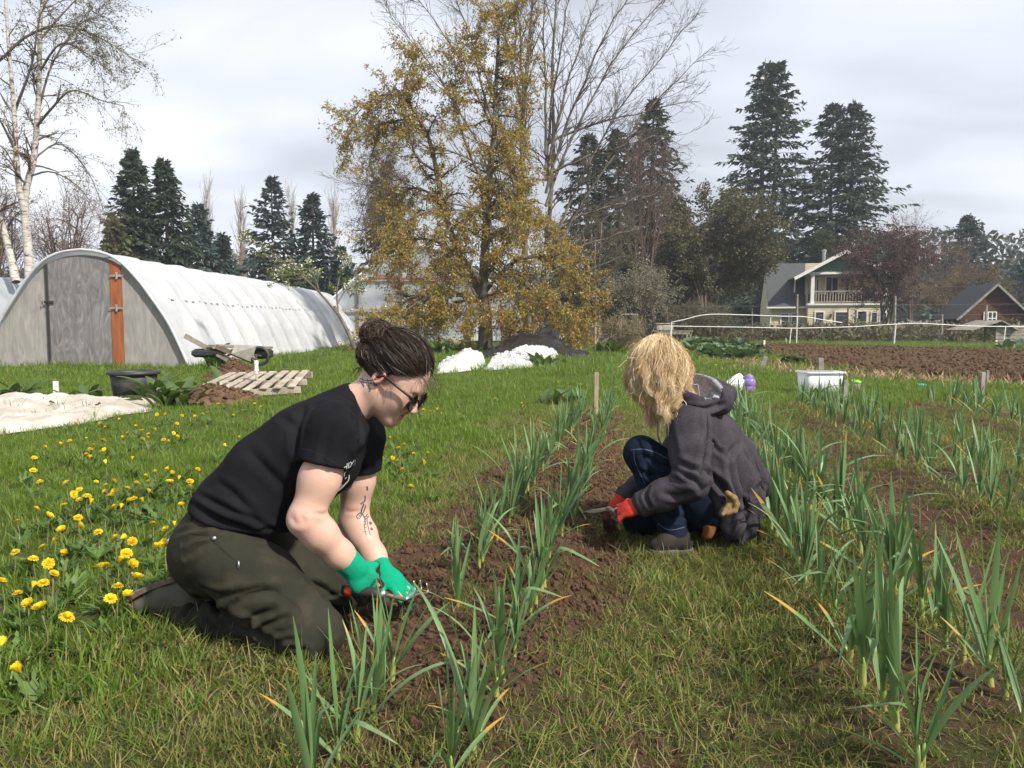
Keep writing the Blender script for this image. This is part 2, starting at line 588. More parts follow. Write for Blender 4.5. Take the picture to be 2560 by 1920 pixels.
# ------------------------------------------------------------------ tilled field
t = NT('tilled_earth')
vec = t.coord('Object')
n1, n2 = t.noise(9, 8, 0.7, vec), t.noise(1.3, 4, 0.5, vec)
c = t.mix(n1, (0.042, 0.024, 0.014), (0.13, 0.082, 0.05))
c = t.mix(t.math('MULTIPLY', n2, 0.35), c, (0.115, 0.08, 0.05))
t.fin(c, 0.95, t.bump(n1, 1.0, 0.06), 0.1)
left = resample([(10.7, 36), (8.3, 25), (7.0, 16), (8.6, 12.2), (10.8, 7)], 150)
right = resample([(13.0, 36.5), (19, 27), (24, 20), (28, 13), (30, 6.5)], 150)
w = np.linspace(0, 1, 150)[None, :, None] ** 1.3
G2 = left[:, None] * (1 - w) + right[:, None] * w
edge_n = (fbm(G2[..., 0] * 2, G2[..., 1] * 2, 61) - 0.5)
G2[:, 0] -= edge_n[:, 0, None] * 1.2
X, Y = G2[..., 0], G2[..., 1]
lift = np.ones((150, 150)); lift[0] = lift[-1] = 0; lift[:, 0] = 0; lift[:, -1] = 0
Z = gz(X, Y) + np.where(lift > 0, 0.02 + 0.14 * fbm(X * 2.6, Y * 2.6, 71, 5) - 0.02 + 0.05 * fbm(X * 9, Y * 9, 77, 2), -0.03)
V = np.stack([X, Y, Z], 2).reshape(-1, 3)
i = np.arange(149); j = np.arange(149)[:, None] * 150
F = np.stack([j + i, j + i + 150, j + i + 151, j + i + 1], 2).reshape(-1, 4)
tilled = mk('tilled_field', V, F, t.m, smooth=True, local=True)
tag(tilled, kind='structure')

# ================================================================== grass (stuff)
def tuft(rng, n, h0, h1, spread, lean, width, curl, vfun, segs=4):
    Vs, Fs, A = [], [], []
    b = 0
    for k in range(n):
        r = spread * math.sqrt(rng.random()); a = rng.random() * 2 * PI
        base = np.array((r * math.cos(a), r * math.sin(a), -0.01))
        h = h0 + (h1 - h0) * rng.random()
        d = rng.random() * 2 * PI
        L = lean * (0.25 + 1.1 * rng.random()); cu = curl * rng.random()
        tt = np.linspace(0, 1, segs + 1)
        ang = L + cu * tt
        seg = h / segs
        px = np.concatenate([[0], np.cumsum(np.sin(ang[:-1]) * seg)]); pz = np.concatenate([[0], np.cumsum(np.cos(ang[:-1]) * seg)])
        P = base + np.stack([px * math.cos(d), px * math.sin(d), pz], 1)
        wv = width * (0.6 + 0.7 * rng.random()) * (1 - tt ** 2.2) * 0.5 + 0.0003
        tw = d + PI / 2 + (rng.random() - 0.5) * 1.6
        s = np.array((math.cos(tw), math.sin(tw), 0))
        Vs.append(np.concatenate([P - s * wv[:, None], P + s * wv[:, None]]))
        m_ = segs + 1
        q = np.arange(segs)
        Fs.append(b + np.stack([q, q + m_, q + m_ + 1, q + 1], 1)); b += 2 * m_
        A.append(np.full(segs, vfun(rng)))
    return np.concatenate(Vs), np.concatenate(Fs), np.concatenate(A)
rng = np.random.default_rng(7)
g_lush = leafmat('grass_blades', [(0.28, 0.24, 0.09), (0.20, 0.245, 0.042), (0.145, 0.225, 0.028), (0.105, 0.19, 0.024), (0.07, 0.145, 0.02)], 0.42, 0.45, (0.24, 0.34, 0.04))
g_dry = leafmat('thin_turf_blades', [(0.34, 0.25, 0.125), (0.25, 0.205, 0.07), (0.175, 0.20, 0.045), (0.125, 0.175, 0.032), (0.085, 0.135, 0.025)], 0.35, 0.55, (0.22, 0.25, 0.06))
lush = []
for k in range(8):
    a = tuft(rng, 18, 0.035, 0.10, 0.05, 0.35, 0.0046, 1.1, lambda r: float(np.clip(r.normal(0.6, 0.2), 0.06, 0.98)))
    lush.append(mesh_data('grass', a[0], a[1], g_lush, True, {'v': a[2]}))
tall = []
for k in range(5):
    a = tuft(rng, 16, 0.10, 0.26, 0.07, 0.28, 0.007, 0.9, lambda r: float(np.clip(r.normal(0.58, 0.2), 0.05, 0.98)))
    tall.append(mesh_data('tall_grass', a[0], a[1], g_lush, True, {'v': a[2]}))
thin = []
for k in range(8):
    a = tuft(rng, 11, 0.03, 0.085, 0.05, 0.75, 0.0036, 1.2, lambda r: float(np.clip(r.normal(0.58, 0.24), 0.02, 0.98)))
    thin.append(mesh_data('thin_grass', a[0], a[1], g_dry, True, {'v': a[2]}))
litter = []
for k in range(5):
    a = tuft(rng, 8, 0.025, 0.08, 0.07, 1.4, 0.0024, 0.45, lambda r: float(np.clip(r.normal(0.24, 0.2), 0.02, 0.9)))
    litter.append(mesh_data('litter', a[0], a[1], g_dry, True, {'v': a[2]}))

def cloud(n, y0, y1, seed, k=0.74, m=1.0):
    r = np.random.default_rng(seed)
    # uniform over the wedge
    y = np.sqrt(r.random(n) * (y1 ** 2 - y0 ** 2) + y0 ** 2)
    x = (r.random(n) * 2 - 1) * (k * y + m)
    keep = r.random(n) < (k * y + m) / (k * y1 + m) * y1 / np.maximum(y, 0.1) * 0.999 if False else np.ones(n, bool)
    return x[keep], y[keep], r
def turf_layer(name, n, y0, y1, seed, variants, scale, weight, label, tilt=0.15):
    x, y, r = cloud(n, y0, y1, seed)
    s, sp = fields(x, y)
    keep = r.random(n) < weight(x, y, s, sp)
    x, y = x[keep], y[keep]
    m_ = len(x)
    z = gz(x, y)
    rot = np.stack([r.normal(0, tilt, m_), r.normal(0, tilt, m_), r.random(m_) * 2 * PI], 1)
    patch = 0.45 + 1.1 * fbm(x * 1.3, y * 1.3, 91)
    sc = scale * patch * (0.75 + 0.5 * r.random(m_))
    return scatter(name, np.stack([x, y, z], 1), rot, sc, r.integers(0, len(variants), m_), variants, label)
def in_field(x, y):
    return (x > 7.0 + np.maximum(0, (y - 16) * 0.19) + np.maximum(0, (16 - y)) * 0.42) & (x < 17 + (36 - y) * 0.55) & (y < 35) & (y > 6)
def keep_out(x, y):
    f = in_field(x, y)
    tun = (x > -12.7) & (x < -7.5) & (y > 18) & (y < 37.2)
    return np.where(f | tun, 0.0, 1.0)
def w_lush(x, y, s, sp):
    return (0.45 + 0.55 * sstep(0.3, 0.5, fbm(x * 2.1, y * 2.1, 92))) * np.clip(1 - s * 1.6, 0, 1) * np.clip(1.02 - sp * 0.97, 0, 1) * keep_out(x, y)
turf_layer('grass', 20000, 1.2, 6.5, 101, lush, 0.82, w_lush, 'lush short green grass of the near lawn')
turf_layer('grass', 34000, 6.0, 15, 102, lush, 1.05, w_lush, 'green lawn grass in the middle distance')
turf_layer('grass', 32000, 14, 48, 103, lush, 2.1, w_lush, 'far lawn grass reaching to the fences and trees')
turf_layer('grass', 2600, 7.5, 40, 104, tall, 0.9, lambda x, y, s, sp: w_lush(x, y, s, sp) * sstep(0.45, 0.7, fbm(x * 0.5, y * 0.5, 55)) * sstep(3.0, -2.0, x) , 'longer grass clumps along the tunnel and pallet')
def w_thin(x, y, s, sp):
    return sp * np.clip(1.05 - s * 1.25, 0.05, 1) * (0.24 + 0.76 * sstep(0.2, 0.5, fbm(x * 2.2, y * 2.2, 44))) * keep_out(x, y)
turf_layer('grass', 105000, 1.2, 10.5, 105, thin, 0.80, w_thin, 'thin trampled grass between the garlic rows', 0.3)
def w_near(x, y, s, sp):
    return sp * np.clip(1.0 - s * 0.95, 0.1, 1) * (0.06 + 0.94 * sstep(0.40, 0.60, fbm(x * 2.6, y * 2.6, 47)))
turf_layer('grass', 20000, 1.2, 3.6, 107, thin, 0.7, w_near, 'short worn grass in the trodden foreground', 0.35)
turf_layer('dry_grass', 5000, 1.2, 3.6, 108, litter, 0.7, w_near, 'short dry grass bits in the foreground', 0.3)
def w_lit(x, y, s, sp):
    return np.clip(sp * (0.9 - 0.45 * s), 0, 1)
turf_layer('dry_grass', 15000, 1.2, 9.5, 106, litter, 1.0, w_lit, 'dry grass litter strewn over the trodden earth', 0.2)

# ------------------------------------------------------------------ clods of earth (stuff)
def clod_mesh(seed, mat):
    r = np.random.default_rng(seed)
    bm = bmesh.new()
    bmesh.ops.create_icosphere(bm, subdivisions=2, radius=1)
    for v in bm.verts:
        p = np.array(v.co)
        k = 1 + 0.45 * (fbm(p[0] * 1.3 + seed, p[1] * 1.3 + p[2] * 1.7, seed, 3) - 0.5) * 2 + r.normal(0, 0.07)
        v.co = Vector(p * k * np.array((1, 0.85, 0.65)))
    me = bpy.data.meshes.new('clod'); bm.to_mesh(me); bm.free()
    me.materials.append(mat)
    return me
m_clod = simple('clod_earth', (0.062, 0.036, 0.022), (0.15, 0.094, 0.059), 6, 0.95, 0.6, 30, spec=0.1)
m_clod2 = simple('field_clod_earth', (0.048, 0.028, 0.016), (0.14, 0.09, 0.055), 4, 0.95, 0.6, 20, spec=0.1)
clods = [clod_mesh(s, m_clod) for s in range(6)]
x, y, r = cloud(42000, 1.3, 9.0, 201)
yb = 1.4 + 7.0 * r.random(34000); xb = -0.5 + ROW * yb + r.normal(0, 0.34, 34000)
x, y = np.concatenate([x, xb]), np.concatenate([y, yb])
s, sp = fields(x, y)
bed1 = np.abs(x - ROW * y + 0.5) < 0.62
keep = r.random(len(x)) < np.where(bed1, s * 0.95, s ** 2 * 0.35)
x, y = x[keep], y[keep]; n = len(x)
scatter('soil_clods', np.stack([x, y, gz(x, y) + 0.002], 1), r.random((n, 3)) * 6.28, 0.003 + 0.014 * r.random(n) ** 3.0 + 0.007 * (r.random(n) < 0.04), r.integers(0, 6, n), clods, 'loose crumbs of brown earth in the dug garlic beds')
clods2 = [clod_mesh(s + 20, m_clod2) for s in range(4)]
idx = np.random.default_rng(5).integers(0, 150 * 150, 9000)
GV = np.stack([X, Y, Z], 2).reshape(-1, 3)
P = GV[idx] + np.random.default_rng(6).normal(0, 0.06, (9000, 3)) * (1, 1, 0)
r = np.random.default_rng(8)
scatter('field_clods', P, r.random((9000, 3)) * 6.28, 0.02 + 0.07 * r.random(9000) ** 2.2, r.integers(0, 4, 9000), clods2, 'clods of dark earth across the tilled field')
# chips of straw along the field's near edge
def chip_mesh(seed):
    r = np.random.default_rng(seed)
    a = tuft(r, 5, 0.06, 0.16, 0.1, 1.5, 0.022, 0.2, lambda q: q.random(), 2)
    return mesh_data('straw', a[0], a[1], leafmat('straw', [(0.30, 0.2, 0.11), (0.42, 0.32, 0.2), (0.22, 0.14, 0.08)], 0.15, 0.8), False, {'v': a[2]})
r = np.random.default_rng(9)
n = 1500
tt = r.random(n)
ed = resample([(7.4, 33), (5.8, 21), (5.9, 16), (7.0, 13.3), (8.9, 11)], 400)[(tt * 399).astype(int)]
x = ed[:, 0] + r.normal(0.2, 0.45, n); y = ed[:, 1] + r.normal(0, 0.4, n)
scatter('straw_mulch', np.stack([x, y, gz(x, y) + 0.03], 1), np.stack([r.normal(0, .2, n), r.normal(0, .2, n), r.random(n) * 6.28], 1), 0.8 + 0.6 * r.random(n), r.integers(0, 3, n), [chip_mesh(k) for k in range(3)], 'pale straw mulch scattered along the edge of the tilled field')

# ================================================================== garlic
t = NT('garlic_leaf')
tt = t.attr('t'); yl = t.attr('yel')
green = t.mix(t.rnd(), (0.085, 0.165, 0.06), (0.165, 0.27, 0.105))
green = t.mix(t.ramp(t.noise(9, 4, 0.6, t.coord('Object', (1, 1, 0.15))), [(0.4, (0, 0, 0)), (0.65, (1, 1, 1))]), green, (0.17, 0.27, 0.12))
base = t.mix(t.ramp(tt, [(0.0, (1, 1, 1)), (0.2, (0, 0, 0))]), green, (0.22, 0.29, 0.08))
tipf = t.math('MULTIPLY', t.ramp(t.math('ADD', tt, t.math('MULTIPLY', yl, 0.55)), [(0.95, (0, 0, 0)), (1.12, (1, 1, 1))]), t.math('MINIMUM', t.math('MULTIPLY', yl, 3.0), 1.0))
c = t.mix(tipf, base, (0.46, 0.27, 0.055))
t.fin(c, 0.42, t.bump(t.noise(60, 2, 0.5, t.coord('Object', (1, 1, 0.05))), 0.15, 0.003), 0.4)
garlic_leaf = t.translucent(t.mix(0.5, c, (0.14, 0.22, 0.03)), 0.25)
t = NT('garlic_stem')
tt = t.attr('t')
c = t.ramp(tt, [(0.0, (0.30, 0.2, 0.14)), (0.35, (0.33, 0.33, 0.11)), (0.8, (0.15, 0.22, 0.05))])
garlic_stem = t.fin(c, 0.45)

def leaf_geo(L, w, a0, bend, kink=None, fold=0.35, segs=11, yel=0.0, twist=0.0, start=0.0):
    """strap leaf rising from the stem in the +X/+Z plane; a0 = angle from vertical at the base, bend = total extra"""
    tt = np.linspace(0, 1, segs + 1)
    ang = a0 + bend * tt ** 1.6
    if kink is not None:
        ang = ang + kink[1] * sstep(kink[0] - 0.06, kink[0] + 0.06, tt)
    seg = L / segs
    px = np.concatenate([[0], np.cumsum(np.sin(ang[:-1]) * seg)]); pz = np.concatenate([[0], np.cumsum(np.cos(ang[:-1]) * seg)])
    wv = w * 0.5 * np.clip(np.minimum(0.55 + 1.6 * tt, 1), 0, 1) * (1 - np.clip((tt - 0.35) / 0.65, 0, 1) ** 1.9) + 0.0006
    nx, nz = np.cos(ang), -np.sin(ang)           # outward normal in the plane
    f = fold * (1 - 0.5 * tt)
    tw = twist * tt
    lift = wv * np.sin(f)
    side = wv * np.cos(f)
    C = np.stack([px, 0 * px, pz], 1)
    E1 = np.stack([px - nx * lift + nx * side * np.sin(tw), side * np.cos(tw), pz - nz * lift + nz * side * np.sin(tw)], 1)
    E2 = np.stack([px - nx * lift - nx * side * np.sin(tw), -side * np.cos(tw), pz - nz * lift - nz * side * np.sin(tw)], 1)
    V = np.concatenate([E1, C, E2]); V[:, 2] += start
    m_ = segs + 1; q = np.arange(segs)
    F = np.concatenate([np.stack([q, q + m_, q + m_ + 1, q + 1], 1), np.stack([q + m_, q + 2 * m_, q + 2 * m_ + 1, q + m_ + 1], 1)])
    return V, F, np.tile(tt, 3), np.full(3 * m_, yel)
rng = random.Random(31)
LEAVES = []
for k in range(32):
    kind = k % 8
    L = rng.uniform(0.22, 0.36); w = rng.uniform(0.0115, 0.018)
    a0 = rng.uniform(0.08, 0.42); bend = rng.uniform(-0.1, 0.75); kink = None; yel = rng.choice([0, 0, 0.08, 0.2])
    if kind == 3: a0 += 0.12; bend = rng.uniform(0.7, 1.4)
    if kind == 5: kink = (rng.uniform(0.4, 0.65), rng.uniform(1.0, 1.9)); yel = rng.choice([0, 0.1])
    if kind == 7: L *= 0.72; a0 = rng.uniform(0.6, 1.0); bend = rng.uniform(0.2, 0.9); yel = rng.uniform(0.25, 0.6)
    LEAVES.append((kind, leaf_geo(L, w, a0, bend, kink, rng.uniform(0.25, 0.55), 11, yel, rng.uniform(-0.9, 0.9))))
LEAF_ME = [mesh_data('leaf', g[0], g[1], garlic_leaf, True, None, {'t': g[2], 'yel': g[3]}) for k_, g in LEAVES]
up_ids = [i for i, (k_, g) in enumerate(LEAVES) if k_ in (0, 1, 2, 4, 6)]
odd_ids = [i for i, (k_, g) in enumerate(LEAVES) if k_ in (3, 5)]
low_ids = [i for i, (k_, g) in enumerate(LEAVES) if k_ == 7]
def stem_mesh():
    z = np.array([-0.03, 0.0, 0.025, 0.045, 0.07]); pts = np.stack([0 * z, 0 * z, z], 1)
    V, F = tube(pts, [0.007, 0.0085, 0.0072, 0.0068, 0.004], 7)
    return mesh_data('stem', V, F, garlic_stem, True, None, {'t': np.repeat(np.linspace(0, 1, 5), 7)})
STEM_ME = stem_mesh()
def plan_leaves(r):
    n = r.randint(8, 11)
    az = r.uniform(0, PI)
    out = []
    for i in range(n):
        if i == 0 or (i == 1 and r.random() < 0.35): li = r.choice(low_ids)
        elif i in (1, 2, 3) and r.random() < 0.55: li = r.choice(odd_ids)
        else: li = r.choice(up_ids)
        a = az + (i % 2) * PI + r.gauss(0, 0.4)
        z = 0.012 + 0.0055 * i
        inner = 1 - 0.08 * max(0, i - 5)
        out.append((li, a, z, r.uniform(0.8, 1.15) * inner, -0.05 * max(0, i - 3)))
    return out
FAR_ME = []
for k in range(7):
    r = random.Random(500 + k)
    Vs, Fs, T1, T2, b = [], [], [], [], 0
    for li, a, z, s_, tl in plan_leaves(r):
        g = LEAVES[li][1]
        R = np.array(Euler((0, tl, a)).to_matrix())
        Vv = (g[0] * s_) @ R.T + (0, 0, z)
        Vs.append(Vv); Fs.append(g[1] + b); b += len(Vv); T1.append(g[2]); T2.append(g[3])
    FAR_ME.append(mesh_data('leaves', np.concatenate(Vs), np.concatenate(Fs), garlic_leaf, True, None, {'t': np.concatenate(T1), 'yel': np.concatenate(T2)}))
ROWS = [(-0.63, 1.42, 8.1, 0.112, 'left row beside the kneeling woman'),
        (-0.352, 1.45, 8.1, 0.115, 'right row beside the kneeling woman'),
        (0.575, 1.45, 8.7, 0.105, 'left row behind the blonde woman'),
        (0.86, 1.45, 8.7, 0.108, 'right row behind the blonde woman'),
        (1.71, 2.9, 8.6, 0.14, 'left row of the third bed past the bare path'),
        (2.0, 3.3, 9.0, 0.15, 'middle row of the third bed past the bare path'),
        (2.3, 3.6, 9.1, 0.15, 'right row of the third bed past the bare path'),
        (3.3, 5.7, 9.1, 0.14, 'left row of the farthest bed on the right'),
        (3.62, 6.3, 9.1, 0.14, 'right row of the farthest bed on the right')]
def seen(x, y, z=0.15, m=60):
    px = 1280 + 1920 * x / y
    return -m < px < 2560 + m
r = random.Random(77)
for u0, y0, y1, dy, where in ROWS:
    y = y0; k = 0
    while y < y1:
        px_, py_ = u0 + ROW * y + r.gauss(0, 0.016), y + r.gauss(0, 0.022)
        y += dy * r.uniform(0.8, 1.2) * (1.0 if y < 4.6 else 1.75)
        if not seen(px_, py_):
            continue
        if abs(px_ - (-0.335)) < 0.09 and abs(py_ - 2.2) < 0.17:
            continue
        z = float(gz(px_, py_))
        g = thing('garlic_plant', 'garlic plant, %s from the front, %s' % (ORD[k], where), 'garlic plant', (px_, py_, z - 0.004), 'garlic plants growing in rows')
        k += 1
        sc = r.uniform(0.72, 1.15) * (1.14 if 0.4 < u0 < 1 else 0.94) * (1.0 if py_ < 4.6 else 1.08)
        g.scale = (sc, sc, sc)
        g.rotation_euler = (r.gauss(0, 0.06), r.gauss(0, 0.06), r.uniform(0, 6.28))
        place('stem', STEM_ME, g)
        if py_ < 5.2:
            for li, a, zz, s_, tl in plan_leaves(r):
                o = place('leaf', LEAF_ME[li], g, (0, 0, zz))
                o.rotation_euler = (0, tl, a); o.scale = (s_, s_, s_)
        else:
            place('leaves', FAR_ME[r.randrange(7)], g)

# ================================================================== dandelions
m_pet = leafmat('dandelion_petal', [(0.72, 0.47, 0.008), (0.82, 0.60, 0.015), (0.85, 0.68, 0.03)], 0.25, 0.6)
m_stalk = leafmat('dandelion_stalk', [(0.25, 0.22, 0.1), (0.2, 0.26, 0.09), (0.3, 0.2, 0.12)], 0.2, 0.5)
m_bract = leafmat('dandelion_bract', [(0.06, 0.10, 0.025), (0.09, 0.13, 0.04), (0.12, 0.14, 0.05)], 0.2, 0.6)
def flower_mesh(seed, R=0.02, openness=1.0):
    r = random.Random(seed)
    Vs, Fs, A = [], [], []
    def petal(a, r0, r1, z0, z1, w, v):
        b = len(Vs)
        c, s = math.cos(a), math.sin(a)
        for rr, zz, ww in ((r0, z0, w * 0.5), (r1 * 0.75, (z0 + z1) / 2 + 0.002, w), (r1, z1, w * 0.7)):
            Vs.append((rr * c - ww * s, rr * s + ww * c, zz)); Vs.append((rr * c + ww * s, rr * s - ww * c, zz))
        Fs.append((b, b + 1, b + 3, b + 2)); Fs.append((b + 2, b + 3, b + 5, b + 4)); A.extend([v, v])
    for ring, (n, rr, zz) in enumerate(((26, R, 0.003), (24, R * 0.86, 0.008), (18, R * 0.64, 0.012), (12, R * 0.40, 0.0135))):
        for k in range(n):
            petal(k * 2 * PI / n + r.uniform(-.1, .1) + ring * .2, 0.001, rr * r.uniform(.88, 1.08), 0.003 - ring * 0.0002, zz * openness + (1 - openness) * 0.02 + r.uniform(-.002, .002), 0.0019, r.random())
    return mesh_data('flower_head', np.array(Vs), np.array(Fs), m_pet, False, {'v': A})
def bract_mesh():
    b = MB()
    b.lathe([(0.0015, -0.014), (0.005, -0.011), (0.0055, -0.004), (0.007, 0.001)], n=9)
    for k in range(9):
        a = k * 2 * PI / 9
        b.quad((0.006 * math.cos(a - .25), 0.006 * math.sin(a - .25), -0.003), (0.006 * math.cos(a + .25), 0.006 * math.sin(a + .25), -0.003), (0.012 * math.cos(a), 0.012 * math.sin(a), -0.012))
    return mesh_data('bract', np.array(b.v), b.f, m_bract, False, {'v': [0.5] * len(b.f)})
FLOWERS = [flower_mesh(1), flower_mesh(2, 0.022), flower_mesh(3, 0.018, 0.7), flower_mesh(4, 0.02, 0.3), flower_mesh(5, 0.011, -0.3)]
BRACT = bract_mesh()
def stalk_mesh(seed):
    r = random.Random(seed)
    pts = resample([(r.uniform(-.25, .25), r.uniform(-.25, .25), -0.1), (r.uniform(-.12, .12), r.uniform(-.12, .12), .4), (0, 0, 1)], 7)
    V, F = tube(pts, [0.02, 0.02, 0.02, 0.019, 0.018, 0.018, 0.018], 5, False)
    return mesh_data('stalk', V, F, m_stalk, True, {'v': [r.random()] * len(F)})
STALKS = [stalk_mesh(k) for k in range(5)]
c4 = lambda a: [(x * 0.482, 900 + y * 0.482) for x, y in a]
c2 = lambda a: [(300 + x * 0.5725, 750 + y * 0.5725) for x, y in a]
PATCHES = [
 ('near patch at the left edge', c4([(80,1000),(172,1035),(225,975),(290,930),(322,885),(405,820),(403,865),(250,1058),(275,1115),(335,1020),(165,1185),(92,1215),(215,1297),(148,1270),(225,1160),(10,1150),(5,1490),(110,1625),(343,1340)]), (.08, .13)),
 ('patch by the kneeling woman\'s shoe', c4([(610,1180),(662,1225),(575,1240),(525,1085),(550,1070),(680,1065),(655,1005),(615,1055),(620,930),(685,945),(600,925),(510,895),(858,955),(878,1035),(860,880),(905,860),(795,850),(805,985),(705,1140)]), (.07, .12)),
 ('middle patch left of the kneeling woman', c4([(497,635),(590,630),(552,655),(545,685),(597,685),(570,705),(660,665),(708,640),(765,608),(770,635),(808,583),(872,577),(890,597),(880,640),(925,622),(985,632),(985,660),(1025,568),(770,692),(695,722),(745,735),(665,742),(595,768),(625,772),(940,755)]), (.06, .1)),
 ('thin patch in front of the row cover', c4([(412,675),(380,698),(452,710),(468,745),(413,730),(335,762),(345,640),(208,635),(183,776),(172,575),(90,840),(248,815),(178,510)]), (.06, .1)),
 ('far patch along the row cover edge', c4([(545,350),(518,330),(400,335),(313,447),(362,420),(232,457),(440,412),(447,490),(465,508),(480,445),(470,465),(520,482),(540,465),(535,418),(622,315),(550,540)]), (.06, .1)),
 ('far patch behind the kneeling woman\'s back', c4([(710,350),(735,372),(740,412),(660,385),(640,410),(770,385),(808,368),(770,410),(848,415),(880,425),(900,380),(917,330),(920,395),(687,517),(1175,450),(1240,408)]), (.05, .09)),
 ('farthest patch in front of the soil heap', c4([(1205,293),(1050,283),(1010,290),(943,290),(815,283),(860,285),(1130,232),(1353,245),(1320,228),(1075,275)]), (.05, .09)),
 ('patch under the kneeling woman\'s chin', c2([(1180,607),(1152,632),(1127,670),(1140,690),(1190,690),(1210,705),(1217,650),(1240,632),(1282,675),(1340,677),(1322,707),(1232,745),(1270,815)]), (.05, .09)),
 ('patch in front of the kneeling woman\'s face', c2([(1355,490),(1385,482),(1325,480),(1310,478),(1296,492),(1402,500)]), (.05, .09)),
 ('sparse group left of the upright stake', [(1305,1010),(1308,1017),(1352,1027),(1372,994),(1238,997),(1395,958),(1420,960),(1453,962),(1540,968)], (.05, .08)),
 ('sparse group around the white tub and jar', [(2085,975),(2113,985),(2120,992),(2070,970),(1790,912),(2055,930),(2436,1000)], (.05, .1))]
r = random.Random(5)
DAND_POS = []
for where, pts, (h0, h1) in PATCHES:
    pts = sorted(pts)
    for k, (px, py) in enumerate(pts):
        h = r.uniform(h0, h1) + 0.015
        p = on_ground(px, py, h)
        g0 = float(gz(p[0], p[1]))
        hh = p[2] - g0
        d = thing('dandelion', 'dandelion, %s from the left in the %s' % (ORD[k], where), 'dandelion', (p[0], p[1], g0), 'dandelions flowering in the lawn')
        DAND_POS.append((p[0], p[1], where))
        sc = r.uniform(0.75, 1.15)
        tilt = Euler((r.gauss(0.15, 0.4), r.gauss(0, 0.4), r.uniform(0, 6.28)))
        fl = place('flower_head', FLOWERS[min(4, r.randrange(7) % 6)], d, (0, 0, hh)); fl.rotation_euler = tilt; fl.scale = (sc,) * 3
        br = place('bract', BRACT, fl)
        st = place('stalk', r.choice(STALKS), d, (0, 0, 0)); st.scale = (0.1, 0.1, hh - 0.012); st.rotation_euler = (0, 0, r.uniform(0, 6.28))
# basal rosettes (stuff)
m_ros = leafmat('weed_leaf', [(0.065, 0.115, 0.025), (0.085, 0.145, 0.03), (0.11, 0.18, 0.04)], 0.3, 0.5)
def rosette(seed):
    r = random.Random(seed); Vs, Fs, A, b = [], [], [], 0
    for k in range(11):
        g = leaf_geo(r.uniform(.07, .14), r.uniform(.018, .03), r.uniform(.5, 1.25), r.uniform(.2, .6), None, .2, 6)
        Vv = g[0].copy()
        Vv[:, 1] *= 1 + 0.5 * np.sin(np.tile(np.arange(7), 3) * 2.6)
        R = np.array(Euler((0, 0, r.uniform(0, 6.28))).to_matrix())
        Vs.append(Vv @ R.T); Fs.append(g[1] + b); b += len(Vv); A += [r.random()] * len(g[1])
    return mesh_data('rosette', np.concatenate(Vs), np.concatenate(Fs), m_ros, True, {'v': A})
ros = [rosette(k) for k in range(5)]
rr = np.random.default_rng(12)
P = np.array([(a, b) for a, b, w_ in DAND_POS for _ in range(2)]) + rr.normal(0, 0.07, (len(DAND_POS) * 2, 2))
n = len(P)
scatter('dandelion_leaves', np.stack([P[:, 0], P[:, 1], gz(P[:, 0], P[:, 1])], 1), np.stack([rr.normal(0, .1, n), rr.normal(0, .1, n), rr.random(n) * 6.28], 1), 0.45 + 0.45 * rr.random(n), rr.integers(0, 5, n), ros, 'jagged dandelion leaves low in the lawn')
# ================================================================== polytunnels
t = NT('weathered_plywood')
vec = t.coord('Object', (1.6, 1, 0.35))
g1 = t.noise(3.2, 6, 0.6, vec, 2.2); g2 = t.noise(22, 4, 0.6, t.coord('Object', (4, 1, 0.25)), 0.4)
c = t.ramp(g1, [(0.3, (0.17, 0.162, 0.157)), (0.5, (0.26, 0.248, 0.238)), (0.68, (0.35, 0.335, 0.32))])
c = t.mix(t.math('MULTIPLY', g2, 0.55), c, (0.38, 0.365, 0.35))
c = t.mix(t.math('MULTIPLY', t.rnd(), 0.35), c, (0.19, 0.185, 0.185))
plywood = t.fin(c, 0.85, t.bump(g2, 0.25, 0.004), 0.2)
t = NT('weathered_door_plywood')
vec = t.coord('Object', (1.7, 1, 0.45))
g1 = t.noise(2.6, 7, 0.62, vec, 3.0); g2 = t.noise(22, 4, 0.6, t.coord('Object', (4, 1, 0.25)), 0.4)
c = t.ramp(g1, [(0.32, (0.085, 0.082, 0.088)), (0.5, (0.165, 0.16, 0.165)), (0.68, (0.28, 0.27, 0.265))])
c = t.mix(t.math('MULTIPLY', g2, 0.4), c, (0.24, 0.23, 0.225))
door_ply = t.fin(c, 0.85, t.bump(g2, 0.25, 0.004), 0.2)
red_wood = simple('orange_stained_board', (0.20, 0.055, 0.018), (0.33, 0.105, 0.035), 5, 0.75, 0.2, 30, (3, 3, 0.3))
grey_wood = simple('grey_weathered_wood', (0.145, 0.13, 0.112), (0.30, 0.275, 0.24), 6, 0.85, 0.3, 40, (1, 1, 1))
pale_wood = simple('pale_weathered_wood', (0.24, 0.2, 0.155), (0.42, 0.37, 0.30), 7, 0.85, 0.3, 40)
dark_wood = simple('dark_old_wood', (0.07, 0.055, 0.042), (0.155, 0.125, 0.10), 6, 0.85, 0.3, 40)
black_pl = simple('black_plastic', (0.02, 0.021, 0.023), (0.035, 0.035, 0.036), 12, 0.5, 0.1, 60)
steel = simple('galvanised_steel', (0.45, 0.46, 0.47), (0.58, 0.58, 0.58), 10, 0.4, Metallic=0.9)
white_pvc = simple('white_plastic_pipe', (0.72, 0.73, 0.72), (0.8, 0.8, 0.79), 6, 0.4)
